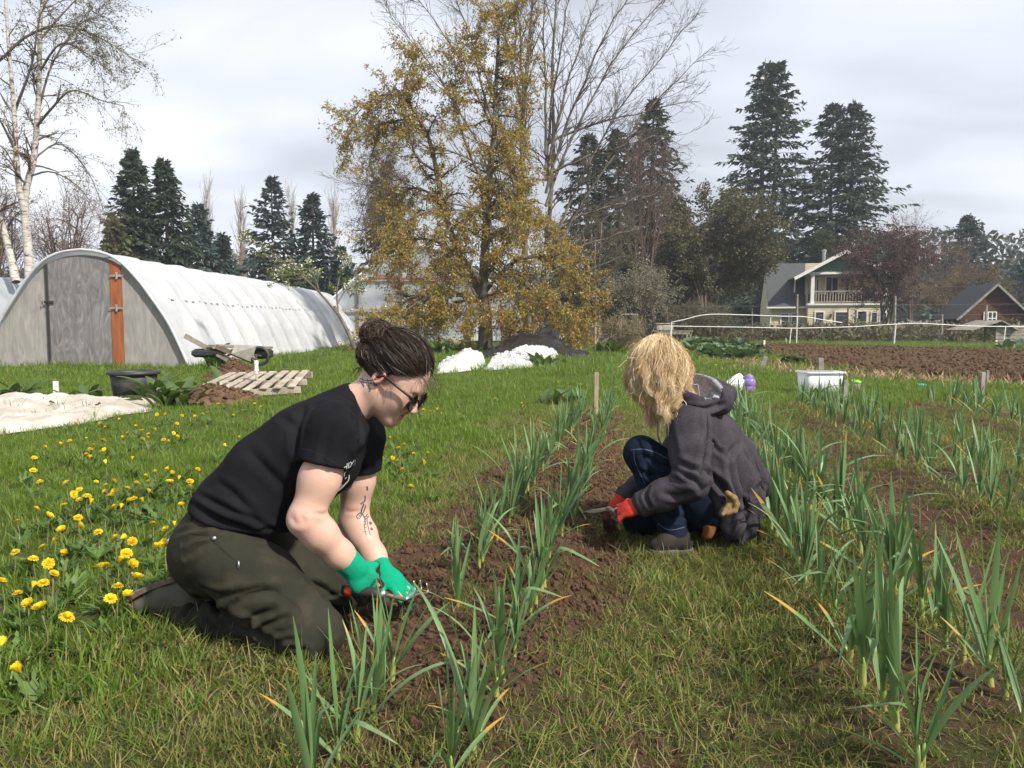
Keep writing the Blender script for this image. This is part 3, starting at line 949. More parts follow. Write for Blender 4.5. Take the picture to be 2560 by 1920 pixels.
def film(name, c1, c2, trans, rough=0.4, tscale=1.2):
    t = NT(name)
    n = t.noise(tscale, 6, 0.6); n2 = t.noise(0.5, 3, 0.5)
    c = t.mix(t.ramp(n, [(0.35, (0, 0, 0)), (0.7, (1, 1, 1))]), c1, c2)
    t.fin(c, rough, t.bump(t.noise(3.5, 4, 0.6, t.coord('Object', (1, 0.35, 1)), 0.6), 0.55, 0.05), 0.4)
    return t.translucent(c, trans)
white_film = film('white_cover_film', (0.55, 0.57, 0.60), (0.68, 0.69, 0.72), 0.25)
clear_film = film('hazy_greenhouse_film', (0.50, 0.54, 0.58), (0.62, 0.65, 0.68), 0.45)
HOOP = np.array([(0.0, 2.70), (0.45, 2.64), (0.85, 2.46), (1.2, 2.12), (1.57, 1.62), (1.96, 1.01), (2.22, 0.44), (2.40, 0.0)])
def hoop_profile(n=23):
    h = resample(HOOP, n)
    return np.concatenate([h[::-1] * (-1, 1), h[1:]])
HP = hoop_profile()
def hoop_z(x):
    h = resample(HOOP, 60)
    return np.interp(abs(x), h[:, 0], h[:, 1])
def tunnel(ax, y0, y1, label, film_mat, seed, seg=0.11, full=True, sc=1.0):
    root = thing('polytunnel', label, 'polytunnel', (ax, y0, 0))
    ribs = np.arange(y0, y1 + 0.01, 1.42)
    ys = np.arange(y0 - 0.10, y1 + 0.05, seg)
    prof = HP * sc
    ph = np.linspace(-1, 1, len(prof))
    nrm = np.gradient(prof, axis=0); nrm = np.stack([nrm[:, 1], -nrm[:, 0]], 1); nrm /= np.linalg.norm(nrm, axis=1, keepdims=True)
    nrm *= -np.sign((nrm * (prof - (0, 0.6))).sum(1, keepdims=True)) * -1
    PY, PH = np.meshgrid(ys, ph, indexing='ij')
    d = np.min(np.abs(PY[..., None] - ribs), axis=2) / 0.71
    sag = -0.085 * (1 - (1 - d) ** 2) * (0.4 + 0.6 * fbm(PY * 0.8, PH * 3, seed))
    wr = 0.085 * (fbm(PY * 0.9 + 2 * PH, PH * 4 + PY * 0.25, seed + 3) - 0.5) * np.clip(np.abs(PY - y0) / 1.0, 0.15, 1)
    wr = wr + 0.06 * (fbm(PY * 2.2 + 6 * PH, PH * 7, seed + 9, 4) - 0.5)
    off = sag + wr + 0.03 * np.exp(-(d / 0.07) ** 2)
    V = np.empty(PY.shape + (3,))
    V[..., 0] = ax + prof[None, :, 0] + nrm[None, :, 0] * off
    V[..., 1] = PY
    V[..., 2] = prof[None, :, 1] + nrm[None, :, 1] * off + 0.01
    V[..., 2] += -0.10 * (fbm(ys * 0.25, ys * 0, seed + 5) - 0.4)[:, None] * (prof[None, :, 1] / 2.7)
    a, b = PY.shape
    i = np.arange(b - 1); j = np.arange(a - 1)[:, None] * b
    F = np.stack([j + i, j + i + 1, j + i + 1 + b, j + i + b], 2).reshape(-1, 4)
    mk('cover', V.reshape(-1, 3), F, film_mat, root, True)
    for yy in ribs[1 if full else 0:]:
        pts = np.stack([ax + prof[:, 0] * 0.995, np.full(len(prof), yy), prof[:, 1] * 0.99], 1)
        V_, F_ = tube(pts, 0.017, 6)
        mk('rib', V_, F_, steel, root, True)
    return root
TX, TY = -9.96, 18.0
tun = tunnel(TX, TY, 40.0, 'white plastic polytunnel with grey plywood end wall and door', white_film, 4)
def wall_piece(name, xa, xb, y, th, mat, z0=0.0, inset=0.05, parent=tun, n=14):
    xs = np.linspace(xa, xb, n)
    pts = [(TX + xa, y, z0)] + [(TX + xb, y, z0)] + [(TX + x, y, max(float(hoop_z(x)) - inset, z0 + 0.005)) for x in xs[::-1]]
    b = MB(); b.slab(pts, (0, -1, 0), th)
    return b.obj(name, mat, parent)
def tx(px): return (px - 1280) / 1920 * TY - TX
wall_piece('plywood_panel', -2.32, tx(127), TY + 0.02, 0.02, plywood)
wall_piece('plywood_panel', tx(311), 2.32, TY + 0.02, 0.02, plywood)
door = wall_piece('door', tx(129.5), tx(283), TY - 0.015, 0.03, door_ply, 0.03, 0.10)
b = MB(); xa = tx(124); b.box((TX + xa + 0.01, TY - 0.02, 1.2), (0.03, 0.03, 2.35)); b.obj('door_seal', black_pl, tun)
wall_piece('door_post', tx(283.5), tx(310.5), TY - 0.03, 0.05, red_wood, 0.0, 0.1)
for py in (689, 770):
    p = at(288, py, TY - 0.07)
    b = MB(); b.box(p + (0.03, 0, 0), (0.05, 0.012, 0.16), bev=0.003)
    b.slab([p + (0.02, -0.004, 0.035), p + (0.02, -0.004, -0.035), p + (0.19, -0.004, -0.012), p + (0.19, -0.004, 0.012)][::1], (0, -1, 0), 0.008)
    b.slab([p + (0.04, -0.006, 0.03), p + (-0.14, -0.006, 0.01), p + (-0.14, -0.006, -0.01), p + (0.04, -0.006, -0.03)], (0, -1, 0), 0.008)
    b.tube([p + (0.03, -0.008, -0.08), p + (0.03, -0.008, 0.08)], 0.011, 8)
    b.obj('hinge', steel, door)
p = at(122, 755, TY - 0.05)
b = MB(); b.box(p, (0.22, 0.02, 0.06), bev=0.004); b.box(p + (-0.05, -0.02, 0.01), (0.10, 0.02, 0.025)); b.box(p + (-0.15, -0.01, -0.02), (0.02, 0.015, 0.08)); b.obj('latch', black_pl, door)
# knots stamped in the plywood are grain; the hem of the cover rolls over the end hoop
pts = np.stack([TX + HP[:, 0] * 1.004, np.full(len(HP), TY - 0.09), HP[:, 1] * 1.0 + 0.012], 1)
V_, F_ = tube(pts, 0.028 + 0.014 * fbm(np.arange(len(HP)) * 0.7, np.zeros(len(HP)), 8), 7); mk('cover_hem', V_, F_, white_film, tun, True)
# faint row of maker's marks printed along the film
b = MB()
hz = 1.62
for k in range(40):
    yy = TY + 1.0 + k * 0.42
    x = TX + 1.555 + 0.012; z = hz
    b.quad((x, yy, z + .03), (x + .03, yy, z - .02), (x + .03, yy + .16, z - .02), (x, yy + .16, z + .03))
b.obj('printed_marks', simple('faded_print', (0.45, 0.5, 0.52)), tun)
tunnel(-18.2, 21.0, 36.0, 'low pale plastic tunnel at the left edge behind the plywood one', clear_film, 14, 0.25, False)
b = MB(); b.bar((-20.6, 20.9, 1.0), (-15.9, 20.9, 1.0), 0.05, 0.14); b.bar((-20.6, 20.92, 0.45), (-15.8, 20.92, 0.45), 0.04, 0.9)
lt = [o for o in bpy.data.objects if o.name.startswith('polytunnel')][-1]
b.obj('base_board', pale_wood, bpy.data.objects['polytunnel.001'])

# ------------------------------------------------------------------ big greenhouse behind the pear tree
gh = thing('greenhouse', 'large hazy plastic greenhouse with timber frame behind the pear tree', 'greenhouse', (-4.2, 39, 0))
gcx, gw, gy0, gy1 = -4.6, 4.9, 39.0, 56.0
gp = resample([(-gw, 0), (-gw, 1.7), (-gw * 0.82, 2.75), (-gw * 0.45, 4.1), (0, 4.95), (gw * 0.45, 4.1), (gw * 0.82, 2.75), (gw, 1.7), (gw, 0)], 41)
ys = np.linspace(gy0, gy1, 20)
V = np.array([[(gcx + x, yy, max(z, 0)) for x, z in gp] for yy in ys]).reshape(-1, 3)
i = np.arange(40); j = np.arange(19)[:, None] * 41
mk('cover', V, np.stack([j + i, j + i + 1, j + i + 42, j + i + 41], 2).reshape(-1, 4), clear_film, gh, True)
b = MB(); b.slab([(gcx + x * 0.985, gy0 + 0.04, max(z - 0.03, 0)) for x, z in gp], (0, -1, 0), 0.01); b.obj('end_film', clear_film, gh)
for x in (-3.2, -1.0, 1.2, 3.2):
    zt = np.interp(x, gp[:, 0], gp[:, 1]) - 0.05
    b = MB(); b.bar((gcx + x, gy0 - 0.03, 0), (gcx + x, gy0 - 0.03, zt), 0.10, 0.08); b.obj('frame_post', dark_wood, gh)
for z, mt in ((3.32, red_wood), (1.75, grey_wood), (0.12, pale_wood)):
    hw = [x for x, zz in gp if zz >= z - 0.02]
    b = MB(); b.bar((gcx + min(hw) * 0.97, gy0 - 0.1, z), (gcx + max(hw) * 0.97, gy0 - 0.1, z), 0.05, 0.12); b.obj('frame_rail', mt if z > 3 else pale_wood, gh)
V_, F_ = tube(np.array([(gcx + x, gy0, max(z, 0)) for x, z in gp]), 0.05, 7); mk('end_hoop', V_, F_, white_pvc, gh, True)
for k, x0 in enumerate((-2.2, 0.3, 2.4, 3.7)):
    b = MB(); b.box((gcx + x0 + 0.75, gy0 - 0.2, 0.75), (1.35, 0.04, 1.1), bev=0.01); b.obj('side_panel', clear_film if k % 2 else white_film, gh)

# ================================================================== house
t = NT('dark_shingles')
br = t.node('ShaderNodeTexBrick'); br.offset = 0.5
t.link(t.coord('Object', (1, 1, 1), (0, 0, 0)), br.inputs['Vector'])
nz = t.noise(9, 5, 0.6); nz2 = t.noise(1.1, 4, 0.5)
c = t.mix(nz, (0.042, 0.046, 0.052), (0.095, 0.10, 0.108)); c = t.mix(t.math('MULTIPLY', nz2, 0.4), c, (0.085, 0.09, 0.085))
shingles = t.fin(c, 0.85, t.bump(t.noise(12, 3, 0.5, t.coord('Object', (1, 0.4, 3))), 0.4, 0.03), 0.2)
cream = simple('cream_clapboard', (0.54, 0.49, 0.34), (0.62, 0.565, 0.41), 1.5, 0.7)
trim = simple('white_trim', (0.74, 0.73, 0.70), (0.8, 0.79, 0.77), 3, 0.6)
green_p = simple('green_gable_paint', (0.055, 0.16, 0.115), (0.075, 0.20, 0.145), 3, 0.7)
t = NT('dark_window_glass'); glass = t.fin((0.022, 0.026, 0.03), 0.08, None, 0.6)
H = thing('house', 'cream clapboard house with dark roof, gabled balcony and white trim', 'house', at(2017, 850, 60) * (1, 1, 0), rz=math.radians(-12))
def clap(b, p0, p1, z0, z1, nrm, step=0.17):
    """lapped boards from p0 to p1"""
    p0, p1, nrm = np.array(p0, float), np.array(p1, float), np.array(nrm, float)
    z = z0
    while z < z1 - 1e-3:
        zt = min(z + step, z1)
        a, c_ = nrm * 0.03, nrm * 0.008
        V = [(*(p0 + a), z), (*(p1 + a), z), (*(p1 + c_), zt), (*(p0 + c_), zt), (*(p0 + c_), z), (*(p1 + c_), z)]
        b.add(V, [(0, 1, 2, 3), (4, 5, 1, 0)])
        z = zt
def loc_obj(b, name, mat, parent=H, smooth=False): return b.obj(name, mat, parent, smooth, local=True)
b = MB(); clap(b, (0, 0), (5.9, 0), 0, 2.62, (0, -1)); clap(b, (0, 1.0), (0, 0), 0, 4.6, (-1, 0)); clap(b, (5.9, 0), (5.9, 1.6), 0, 2.6, (1, 0)); loc_obj(b, 'wall', cream)
b = MB(); clap(b, (-2.7, 1.0), (0, 1.0), 0, 2.5, (0, -1)); loc_obj(b, 'wall', cream)
b = MB(); clap(b, (0, 1.7), (5.6, 1.7), 2.62, 5.9, (0, -1)); clap(b, (0.03, 1.7), (0.03, 0.25), 2.62, 4.6, (1, 0)); loc_obj(b, 'balcony_wall', cream)
b = MB()                                          # left gable end
n_ = 22
for k in range(n_):
    z0, z1 = k * 6.0 / n_, (k + 1) * 6.0 / n_
    def hw(z): return 3.5 if z < 2.5 else 3.5 * (6.1 - z) / 3.6
    V = [(-2.72, 4.5 + hw(z0), z0), (-2.72, 4.5 - hw(z0), z0), (-2.70, 4.5 - hw(z1), z1), (-2.70, 4.5 + hw(z1), z1)]
    b.add(V, [(0, 1, 2, 3)])
loc_obj(b, 'gable_wall', cream)
b = MB(); b.box((1.6, 5.0, 1.2), (8.4, 6.0, 2.3)); loc_obj(b, 'inner_core', cream)
R1 = MB(); R1.slab([(-2.85, 0.55, 2.42), (6.2, 0.55, 2.42), (6.2, 4.5, 6.15), (-2.85, 4.5, 6.15)], (0, -0.7, 0.7), 0.10)
R1.slab([(6.2, 8.4, 2.42), (-2.85, 8.4, 2.42), (-2.85, 4.5, 6.15), (6.2, 4.5, 6.15)], (0, 0.7, 0.7), 0.10)
roof = loc_obj(R1, 'roof', shingles)
px_, pz = 2.56, 6.72
G = MB(); G.slab([(-1.12, -0.55, 4.70), (px_, -0.55, pz), (px_, 4.9, pz), (-1.12, 4.9, 4.70)][::-1], (-0.48, 0, 0.87), 0.09)
G.slab([(px_, -0.55, pz), (6.25, -0.55, 4.70), (6.25, 4.9, 4.70), (px_, 4.9, pz)][::-1], (0.48, 0, 0.87), 0.09)
loc_obj(G, 'gable_roof', shingles)
for a, c_ in (((-1.12, 4.66), (px_, pz - 0.04)), ((px_, pz - 0.04), (6.25, 4.66))):
    b = MB(); b.bar((a[0], -0.60, a[1] - 0.07), (c_[0], -0.60, c_[1] - 0.07), 0.06, 0.24); loc_obj(b, 'barge_board', trim)
b = MB(); b.slab([(0.15, 0.1, 5.10), (4.97, 0.1, 5.10), (px_, 0.1, 6.5)], (0, -1, 0), 0.06); loc_obj(b, 'gable_face', green_p)
b = MB(); b.bar((0.0, 0.05, 5.02), (5.2, 0.05, 5.02), 0.16, 0.18); loc_obj(b, 'beam', trim)
for x in (0.32, 5.55):
    b = MB(); b.bar((x, 0.1, 2.6), (x, 0.1, 5.0), 0.26, 0.26); loc_obj(b, 'balcony_post', trim)
b = MB(); b.box((2.9, 0.8, 2.62), (5.9, 1.9, 0.14)); loc_obj(b, 'balcony_floor', trim)
b = MB(); b.bar((0.4, 0.08, 3.62), (5.5, 0.08, 3.62), 0.10, 0.09); b.bar((0.4, 0.08, 2.8), (5.5, 0.08, 2.8), 0.07, 0.08); rail = loc_obj(b, 'railing', pale_wood)
bal = MB(); bal.box((0, 0, 0), (0.07, 0.05, 0.76)); bme = mesh_data('baluster', np.array(bal.v), bal.f, pale_wood)
for k in range(24):
    place('baluster', bme, rail, (0.6 + k * 0.205, 0.08, 3.2))
b = MB(); b.bar((-3.0, 0.5, 2.40), (-0.05, 0.5, 2.40), 0.12, 0.12); loc_obj(b, 'gutter', trim)
b = MB(); b.tube([(-2.62, 0.9, 2.35), (-2.62, 0.85, 1.9), (-2.75, 0.85, 0.2)], 0.05, 7); b.tube([(-0.95, 0.2, 4.6), (-0.95, 0.5, 3.6)], 0.05, 7); loc_obj(b, 'downpipe', trim)
def window(x0, x1, z0, z1, y, cols=1, rows=1, mat=None, nm='window'):
    w = MB(); w.box(((x0 + x1) / 2, y - 0.01, (z0 + z1) / 2), (x1 - x0, 0.04, z1 - z0)); wo = loc_obj(w, nm, glass)
    f = MB(); tw = 0.09
    for xx in (x0, x1): f.bar((xx, y - 0.05, z0 - tw / 2), (xx, y - 0.05, z1 + tw / 2), 0.07, tw, (1, 0, 0))
    for zz in (z0, z1): f.bar((x0 + tw / 2, y - 0.05, zz), (x1 - tw / 2, y - 0.05, zz), 0.07, tw)
    for k in range(1, cols): f.bar((x0 + (x1 - x0) * k / cols, y - 0.045, z0), (x0 + (x1 - x0) * k / cols, y - 0.045, z1), 0.05, 0.035, (1, 0, 0))
    for k in range(1, rows): f.bar((x0, y - 0.047, z0 + (z1 - z0) * k / rows), (x1, y - 0.047, z0 + (z1 - z0) * k / rows), 0.05, 0.035)
    loc_obj(f, 'window_frame', trim, wo)
    return wo
for a in ((0.55, 1.2, 0.45, 2.05, 0), (3.6, 4.3, 0.45, 2.1, 0), (4.6, 5.05, 0.45, 2.0, 0), (5.2, 5.7, 0.45, 2.0, 0)): window(*a, 1, 2)
window(-1.85, -1.25, 0.7, 1.95, 0.99, 1, 2); window(-1.05, -0.55, 0.7, 1.95, 0.99, 1, 2)
window(1.55, 2.5, 3.3, 4.85, 1.69, 2, 1); window(0.85, 1.05, 3.4, 4.7, 1.69); window(3.0, 3.3, 3.4, 4.7, 1.69)
d = window(2.0, 2.95, 0.12, 2.05, -0.01, 1, 1, nm='door')
b = MB(); b.tube([(2.85, -0.09, 1.05), (2.85, -0.14, 1.05)], 0.03, 8); loc_obj(b, 'handle', steel, d)
b = MB(); b.box((1.7, -0.1, 1.75), (0.14, 0.14, 0.28), bev=0.02); loc_obj(b, 'porch_lamp', dark_wood)
b = MB(); b.lathe([(0.14, 5.5), (0.14, 7.0), (0.2, 7.02), (0.2, 7.12), (0.02, 7.2)], (1.75, 3.8, 0), 12); loc_obj(b, 'flue', steel, roof)
b = MB(); b.tube([(-1.5, 1.7, 3.4), (-1.5, 1.7, 3.8)], 0.04, 7); loc_obj(b, 'roof_vent', dark_wood, roof)
b = MB(); b.box((-0.7, 1.6, 3.45), (0.3, 0.3, 0.12)); loc_obj(b, 'roof_vent', dark_wood, roof)

# ------------------------------------------------------------------ shed
t = NT('brown_shingle_wall')
nz = t.noise(5, 5, 0.6, t.coord('Object', (1, 1, 4)))
c = t.mix(nz, (0.045, 0.024, 0.018), (0.12, 0.065, 0.048))
shed_w = t.fin(c, 0.9, t.bump(t.noise(6, 3, 0.5, t.coord('Object', (0.5, 0.5, 5))), 0.5, 0.04), 0.15)
S = thing('shed', 'small dark brown shed with steep black gabled roof on the right', 'shed', at(2400, 858, 50) * (1, 1, 0), rz=math.radians(-5))
b = MB(); b.slab([(0, 0, 0), (3.9, 0, 0), (3.9, 0, 1.75), (1.95, 0, 3.55), (0, 0, 1.75)], (0, -1, 0), 0.1); loc_obj(b, 'front_wall', shed_w, S)
b = MB(); b.box((0.05, 1.65, 0.875), (0.1, 3.0, 1.75)); loc_obj(b, 'side_wall', shed_w, S)
b = MB(); b.box((3.85, 1.65, 0.875), (0.1, 3.0, 1.75)); loc_obj(b, 'side_wall', shed_w, S)
b = MB(); b.slab([(-0.45, -0.4, 1.4), (1.95, -0.4, 3.68), (1.95, 3.4, 3.68), (-0.45, 3.4, 1.4)][::-1], (-0.7, 0, 0.7), 0.09)
b.slab([(1.95, -0.4, 3.68), (4.35, -0.4, 1.4), (4.35, 3.4, 1.4), (1.95, 3.4, 3.68)][::-1], (0.7, 0, 0.7), 0.09); loc_obj(b, 'roof', shingles, S)
b = MB(); b.bar((-0.45, -0.45, 1.32), (1.95, -0.45, 3.6), 0.05, 0.14); b.bar((1.95, -0.45, 3.6), (4.35, -0.45, 1.32), 0.05, 0.14); loc_obj(b, 'barge_board', grey_wood, S)
f = MB(); f.box((1.75, -0.03, 1.45), (0.75, 0.04, 0.8)); wo = loc_obj(f, 'window', glass, S)
f = MB()
for x in (1.37, 1.62, 1.88, 2.13): f.bar((x, -0.07, 1.05), (x, -0.07, 1.85), 0.05, 0.05, (1, 0, 0))
for z in (1.05, 1.45, 1.85): f.bar((1.37, -0.075, z), (2.13, -0.075, z), 0.05, 0.05)
loc_obj(f, 'window_frame', trim, wo)

# ------------------------------------------------------------------ board fence, compost bin, deer fence
pf = thing('board_fence', 'grey weathered board fence between the house and the shed', 'fence', at(2251, 858, 49) * (1, 1, 0))
r = random.Random(3)
for k in range(15):
    p = at(2246 + k * 7.6, 858, 49.0)
    h = r.uniform(1.15, 1.35)
    b = MB(); b.box((p[0], 49.0 + r.uniform(-.02, .02), h / 2), (0.155, 0.03, h), R=np.array(Euler((0, r.gauss(0, .015), 0)).to_matrix())); b.obj('board', grey_wood, pf)
for z in (0.3, 0.95):
    b = MB(); b.bar((at(2242, 858, 49)[0], 49.05, z), (at(2358, 858, 49)[0], 49.05, z), 0.05, 0.09); b.obj('rail', grey_wood, pf)
cb = thing('compost_bin', 'grey slatted wooden bin with low gabled top at the right edge', 'bin', at(2520, 862, 40) * (1, 1, 0))
def cbp(px, py, dy=0): return at(px, py, 40 + dy)
for k in range(5):
    z = 0.16 + k * 0.19
    p, q = cbp(2488, 860), cbp(2600, 860)
    b = MB(); b.bar((p[0], 40, z), (q[0], 40, z), 0.03, 0.165); b.obj('slat', grey_wood, cb)
for x in (2490, 2545):
    p = cbp(x, 860); b = MB(); b.bar((p[0], 40.05, 0), (p[0], 40.05, 1.15), 0.09); b.obj('corner_post', grey_wood, cb)
b = MB(); apx = cbp(2497, 800); b.slab([(cbp(2455, 0)[0], 39.7, 0.75), apx * (1, 0, 1) + (0, 39.7, 0), apx * (1, 0, 1) + (0, 42, 0), (cbp(2455, 0)[0], 42, 0.75)], (-0.5, 0, 0.8), 0.06)
b.slab([apx * (1, 0, 1) + (0, 39.7, 0), (cbp(2580, 0)[0], 39.7, 0.75), (cbp(2580, 0)[0], 42, 0.75), apx * (1, 0, 1) + (0, 42, 0)], (0.5, 0, 0.8), 0.06); b.obj('lid', grey_wood, cb)

df = thing('deer_fence', 'tall wire deer fence on rough wooden posts across the back', 'fence', (8, 45, 0))
posts = [(1608, 772, 845, 45), (1668, 780, 845, 45), (1763, 738, 845, 45.), (1880, 770, 848, 45), (1993, 736, 848, 45), (2120, 770, 850, 45), (2238, 740, 858, 42.5), (2355, 786, 856, 42), (2466, 762, 860, 41)]
tops = []
for px, y0, y1, D in posts:
    p = at(px, y0, D); tops.append(p)
    rr = 0.075 if px in (1993, 2238, 2466, 2355) else 0.05
    b = MB(); b.tube([(p[0], D, -0.1), (p[0] + 0.02, D, p[2] * 0.5), (p[0], D, p[2])], [rr, rr * .95, rr * .9], 7); b.obj('post', grey_wood if rr > .06 else dark_wood, df)
xs = [(t_[0], D[3]) for t_, D in zip(tops, posts)]
wire_m = simple('fence_wire', (0.12, 0.12, 0.12), None, rough=0.6)
for z in (0.5, 1.0, 1.55, 2.1):
    pts = np.array([(x, y - 0.08, z) for x, y in xs] + [(xs[-1][0] + 4, 39.5, z)])
    V_, F_ = tube(pts, 0.008, 4); mk('wire', V_, F_, wire_m, df)
p = at(1488, 870, 30)
b = MB(); b.tube([(p[0], 30, 0), (p[0], 30, at(1488, 792, 30)[2])], 0.045, 8); tag(b.obj('fence_post', pale_wood), 'slim pale post standing alone right of the pear tree', 'post')

# ------------------------------------------------------------------ white irrigation pipes
pipe = thing('irrigation_pipe', 'long straight white plastic pipe strung low across the field edge', 'pipe', (10, 38, 0))
pts = [at(px, py, 38) for px, py in ((1656, 815), (1760, 816.5), (1860, 818), (1975, 820.5), (2040, 819.5), (2130, 817), (2210, 812), (2290, 808.5), (2350, 811), (2440, 815.5), (2570, 816.5))]
V_, F_ = tube(resample(pts, 60), 0.019, 7); mk('pipe_run', V_, F_, white_pvc, pipe, True)
for px, y0, y1 in ((1978, 820, 846), (2514, 816, 857), (2240, 811, 852), (1678, 816, 846)):
    p = at(px, y0, 38); b = MB(); b.tube([p, (p[0] - 0.06, 38, 0.0)], 0.024, 7); b.obj('leg', white_pvc, pipe)
for k in range(14):
    p = resample(pts, 60)[4 + k * 4]; b = MB(); b.tube([p - (0, 0, 0.02), p + (0, 0, 0.05)], 0.016, 6); b.obj('nozzle', white_pvc, pipe)
pipe2 = thing('irrigation_pipe', 'bowed white plastic pipe arching above the straight one', 'pipe', (8, 37.4, 0))
pts = [at(px, py, 37.4) for px, py in ((1677, 806), (1710, 799), (1750, 789), (1790, 785.5), (1870, 787.5), (1950, 790.5), (2010, 792), (2060, 800), (2105, 806.5))]
V_, F_ = tube(resample(pts, 50), 0.019, 7); mk('pipe_run', V_, F_, white_pvc, pipe2, True)
for px, y0 in ((1679, 805), (1993, 791)):
    p = at(px, y0, 37.4); b = MB(); b.tube([p, (p[0], 37.4, 0.0)], 0.022, 7); b.obj('leg', white_pvc, pipe2)

# ------------------------------------------------------------------ tables and stools at the back
def table(name, label, pxa, pxb, pyt, D, dep, mat, boards=4, cat='table'):
    a, c_ = at(pxa, pyt, D), at(pxb, pyt, D)
    z = a[2]; w_ = c_[0] - a[0]
    T = thing(name, label, cat, ((a[0] + c_[0]) / 2, D + dep / 2, 0))
    for k in range(boards):
        b = MB(); b.box(((a[0] + c_[0]) / 2, D + (k + 0.5) * dep / boards, z), (w_, dep / boards - 0.012, 0.045), bev=0.004); b.obj('board', mat, T)
    for x in (a[0] + 0.12, c_[0] - 0.12):
        for y in (D + 0.08, D + dep - 0.08):
            b = MB(); b.bar((x, y, 0), (x, y, z - 0.03), 0.09); b.obj('leg', mat, T)
    b = MB(); b.bar((a[0] + 0.1, D + 0.05, z - 0.1), (c_[0] - 0.1, D + 0.05, z - 0.1), 0.03, 0.12); b.obj('apron', mat, T)
    return T
table('work_table', 'old grey plank work table in front of the deer fence', 1634, 1733, 828, 41, 1.0, grey_wood)
table('stool', 'low dark wooden stool on the lawn right of the tarp', 1422, 1450, 855, 33, 0.4, dark_wood, 3, 'stool')
table('picnic_table', 'small dark picnic table beyond the low stool', 1462, 1520, 836, 36, 0.8, dark_wood, 4)
b = MB(); p = at(1660, 826, 41.4); b.box(p + (0, 0, 0.16), (0.9, 0.5, 0.3), bev=0.02); b.box(p + (0, 0, 0.36), (1.0, 0.6, 0.06), bev=0.01)
tag(b.obj('nest_box', pale_wood), 'small pale wooden box standing on the work table', 'box')
gtp = [at(px, py, 40) for px, py in ((1553, 842), (1553, 790), (1556, 786), (1589, 786), (1593, 790), (1593, 842))]
wg = thing('wire_gate', 'light metal tube gate frame beside the yellow shrub', 'gate', gtp[0] * (1, 1, 0))
V_, F_ = tube(resample(gtp, 40), 0.022, 6); mk('gate_frame', V_, F_, steel, wg, True)
for k in range(6):
    b = MB(); z = 0.2 + k * 0.2; b.tube([(gtp[0][0], 40, z), (gtp[-1][0], 40, z)], 0.006, 4); b.obj('wire', steel, wg)

# ================================================================== cloths and piles on the lawn
def drape(name, label, cat, corners, n, hfun, mat, seed, th=0.006, edge=0.12, wob=0.3):
    A, B, C_, D_ = [np.array(c_, float)[:2] for c_ in corners]
    s, t_ = np.meshgrid(np.linspace(0, 1, n), np.linspace(0, 1, n))
    P = (A[None, None] * (1 - s[..., None]) + B * s[..., None]) * (1 - t_[..., None]) + (D_ * (1 - s[..., None]) + C_ * s[..., None]) * t_[..., None]
    e = np.minimum(np.minimum(s, 1 - s), np.minimum(t_, 1 - t_))
    P = P + wob * (np.stack([fbm(P[..., 0] * 1.3, P[..., 1] * 1.3, seed), fbm(P[..., 0] * 1.3, P[..., 1] * 1.3, seed + 5)], 2) - 0.5) * 2
    z = gz(P[..., 0], P[..., 1]) + 0.02 + hfun(s, t_, P) * sstep(0, edge, e)
    V = np.concatenate([P, z[..., None]], 2).reshape(-1, 3)
    i = np.arange(n - 1); j = np.arange(n - 1)[:, None] * n
    F = np.stack([j + i, j + i + 1, j + i + 1 + n, j + i + n], 2).reshape(-1, 4)
    o = mk(name, V, F, mat, smooth=True)
    md = o.modifiers.new('thickness', 'SOLIDIFY'); md.thickness = th
    return tag(o, label, cat)
def ridges(P, sc, seed, amp):
    n = fbm(P[..., 0] * sc + 0.6 * P[..., 1], P[..., 1] * sc, seed, 3)
    return amp * (1 - np.abs(2 * n - 1)) ** 3
fleece = simple('dirty_white_fleece', (0.33, 0.295, 0.25), (0.50, 0.47, 0.43), 2.5, 0.9, 0.35, 9, bdist=0.03)
drape('row_cover', 'long dirty white fleece row cover crumpled on the lawn at left', 'row cover', (on_ground(-420, 1150), on_ground(215, 1060), on_ground(440, 1012), on_ground(-420, 1020)), 110,
      lambda s, t_, P: 0.02 + 0.09 * sstep(0.25, 0.95, t_) * fbm(P[..., 0] * 1.1, P[..., 1] * 1.1, 301, 3) + ridges(P, 2.2, 303, 0.07) + ridges(P, 6.0, 306, 0.025), fleece, 300)
sheet = simple('white_sheet', (0.42, 0.42, 0.41), (0.60, 0.60, 0.60), 3, 0.6, 0.7, 9, bdist=0.05)
drape('white_sheet', 'bunched white plastic sheet mound left of the other white sheet', 'sheet', (on_ground(1085, 938), on_ground(1205, 925), on_ground(1215, 905), on_ground(1120, 905)), 70,
      lambda s, t_, P: 0.26 * np.exp(-((s - 0.62) ** 2 + (t_ - 0.5) ** 2) / 0.12) + ridges(P, 2.0, 313, 0.10) + ridges(P, 5.5, 314, 0.06) + ridges(P, 10, 315, 0.03), sheet, 310, wob=0.15)
drape('white_sheet', 'creased white sheet lying in front of the black tarp', 'sheet', (on_ground(1215, 928), on_ground(1330, 920), on_ground(1400, 893), on_ground(1225, 897)), 70,
      lambda s, t_, P: 0.26 * sstep(0, 0.7, s) * np.exp(-(t_ - 0.6) ** 2 / 0.12) + ridges(P, 1.5, 323, 0.12) + ridges(P, 5.0, 324, 0.07) + ridges(P, 9, 325, 0.03), sheet, 320, wob=0.2)
t = NT('black_tarp')
tarp = t.fin(t.mix(t.noise(3, 5), (0.012, 0.012, 0.014), (0.028, 0.028, 0.031)), 0.27, t.bump(t.noise(1.6, 3, 0.5, None, 0.8), 0.35, 0.08), 0.5)
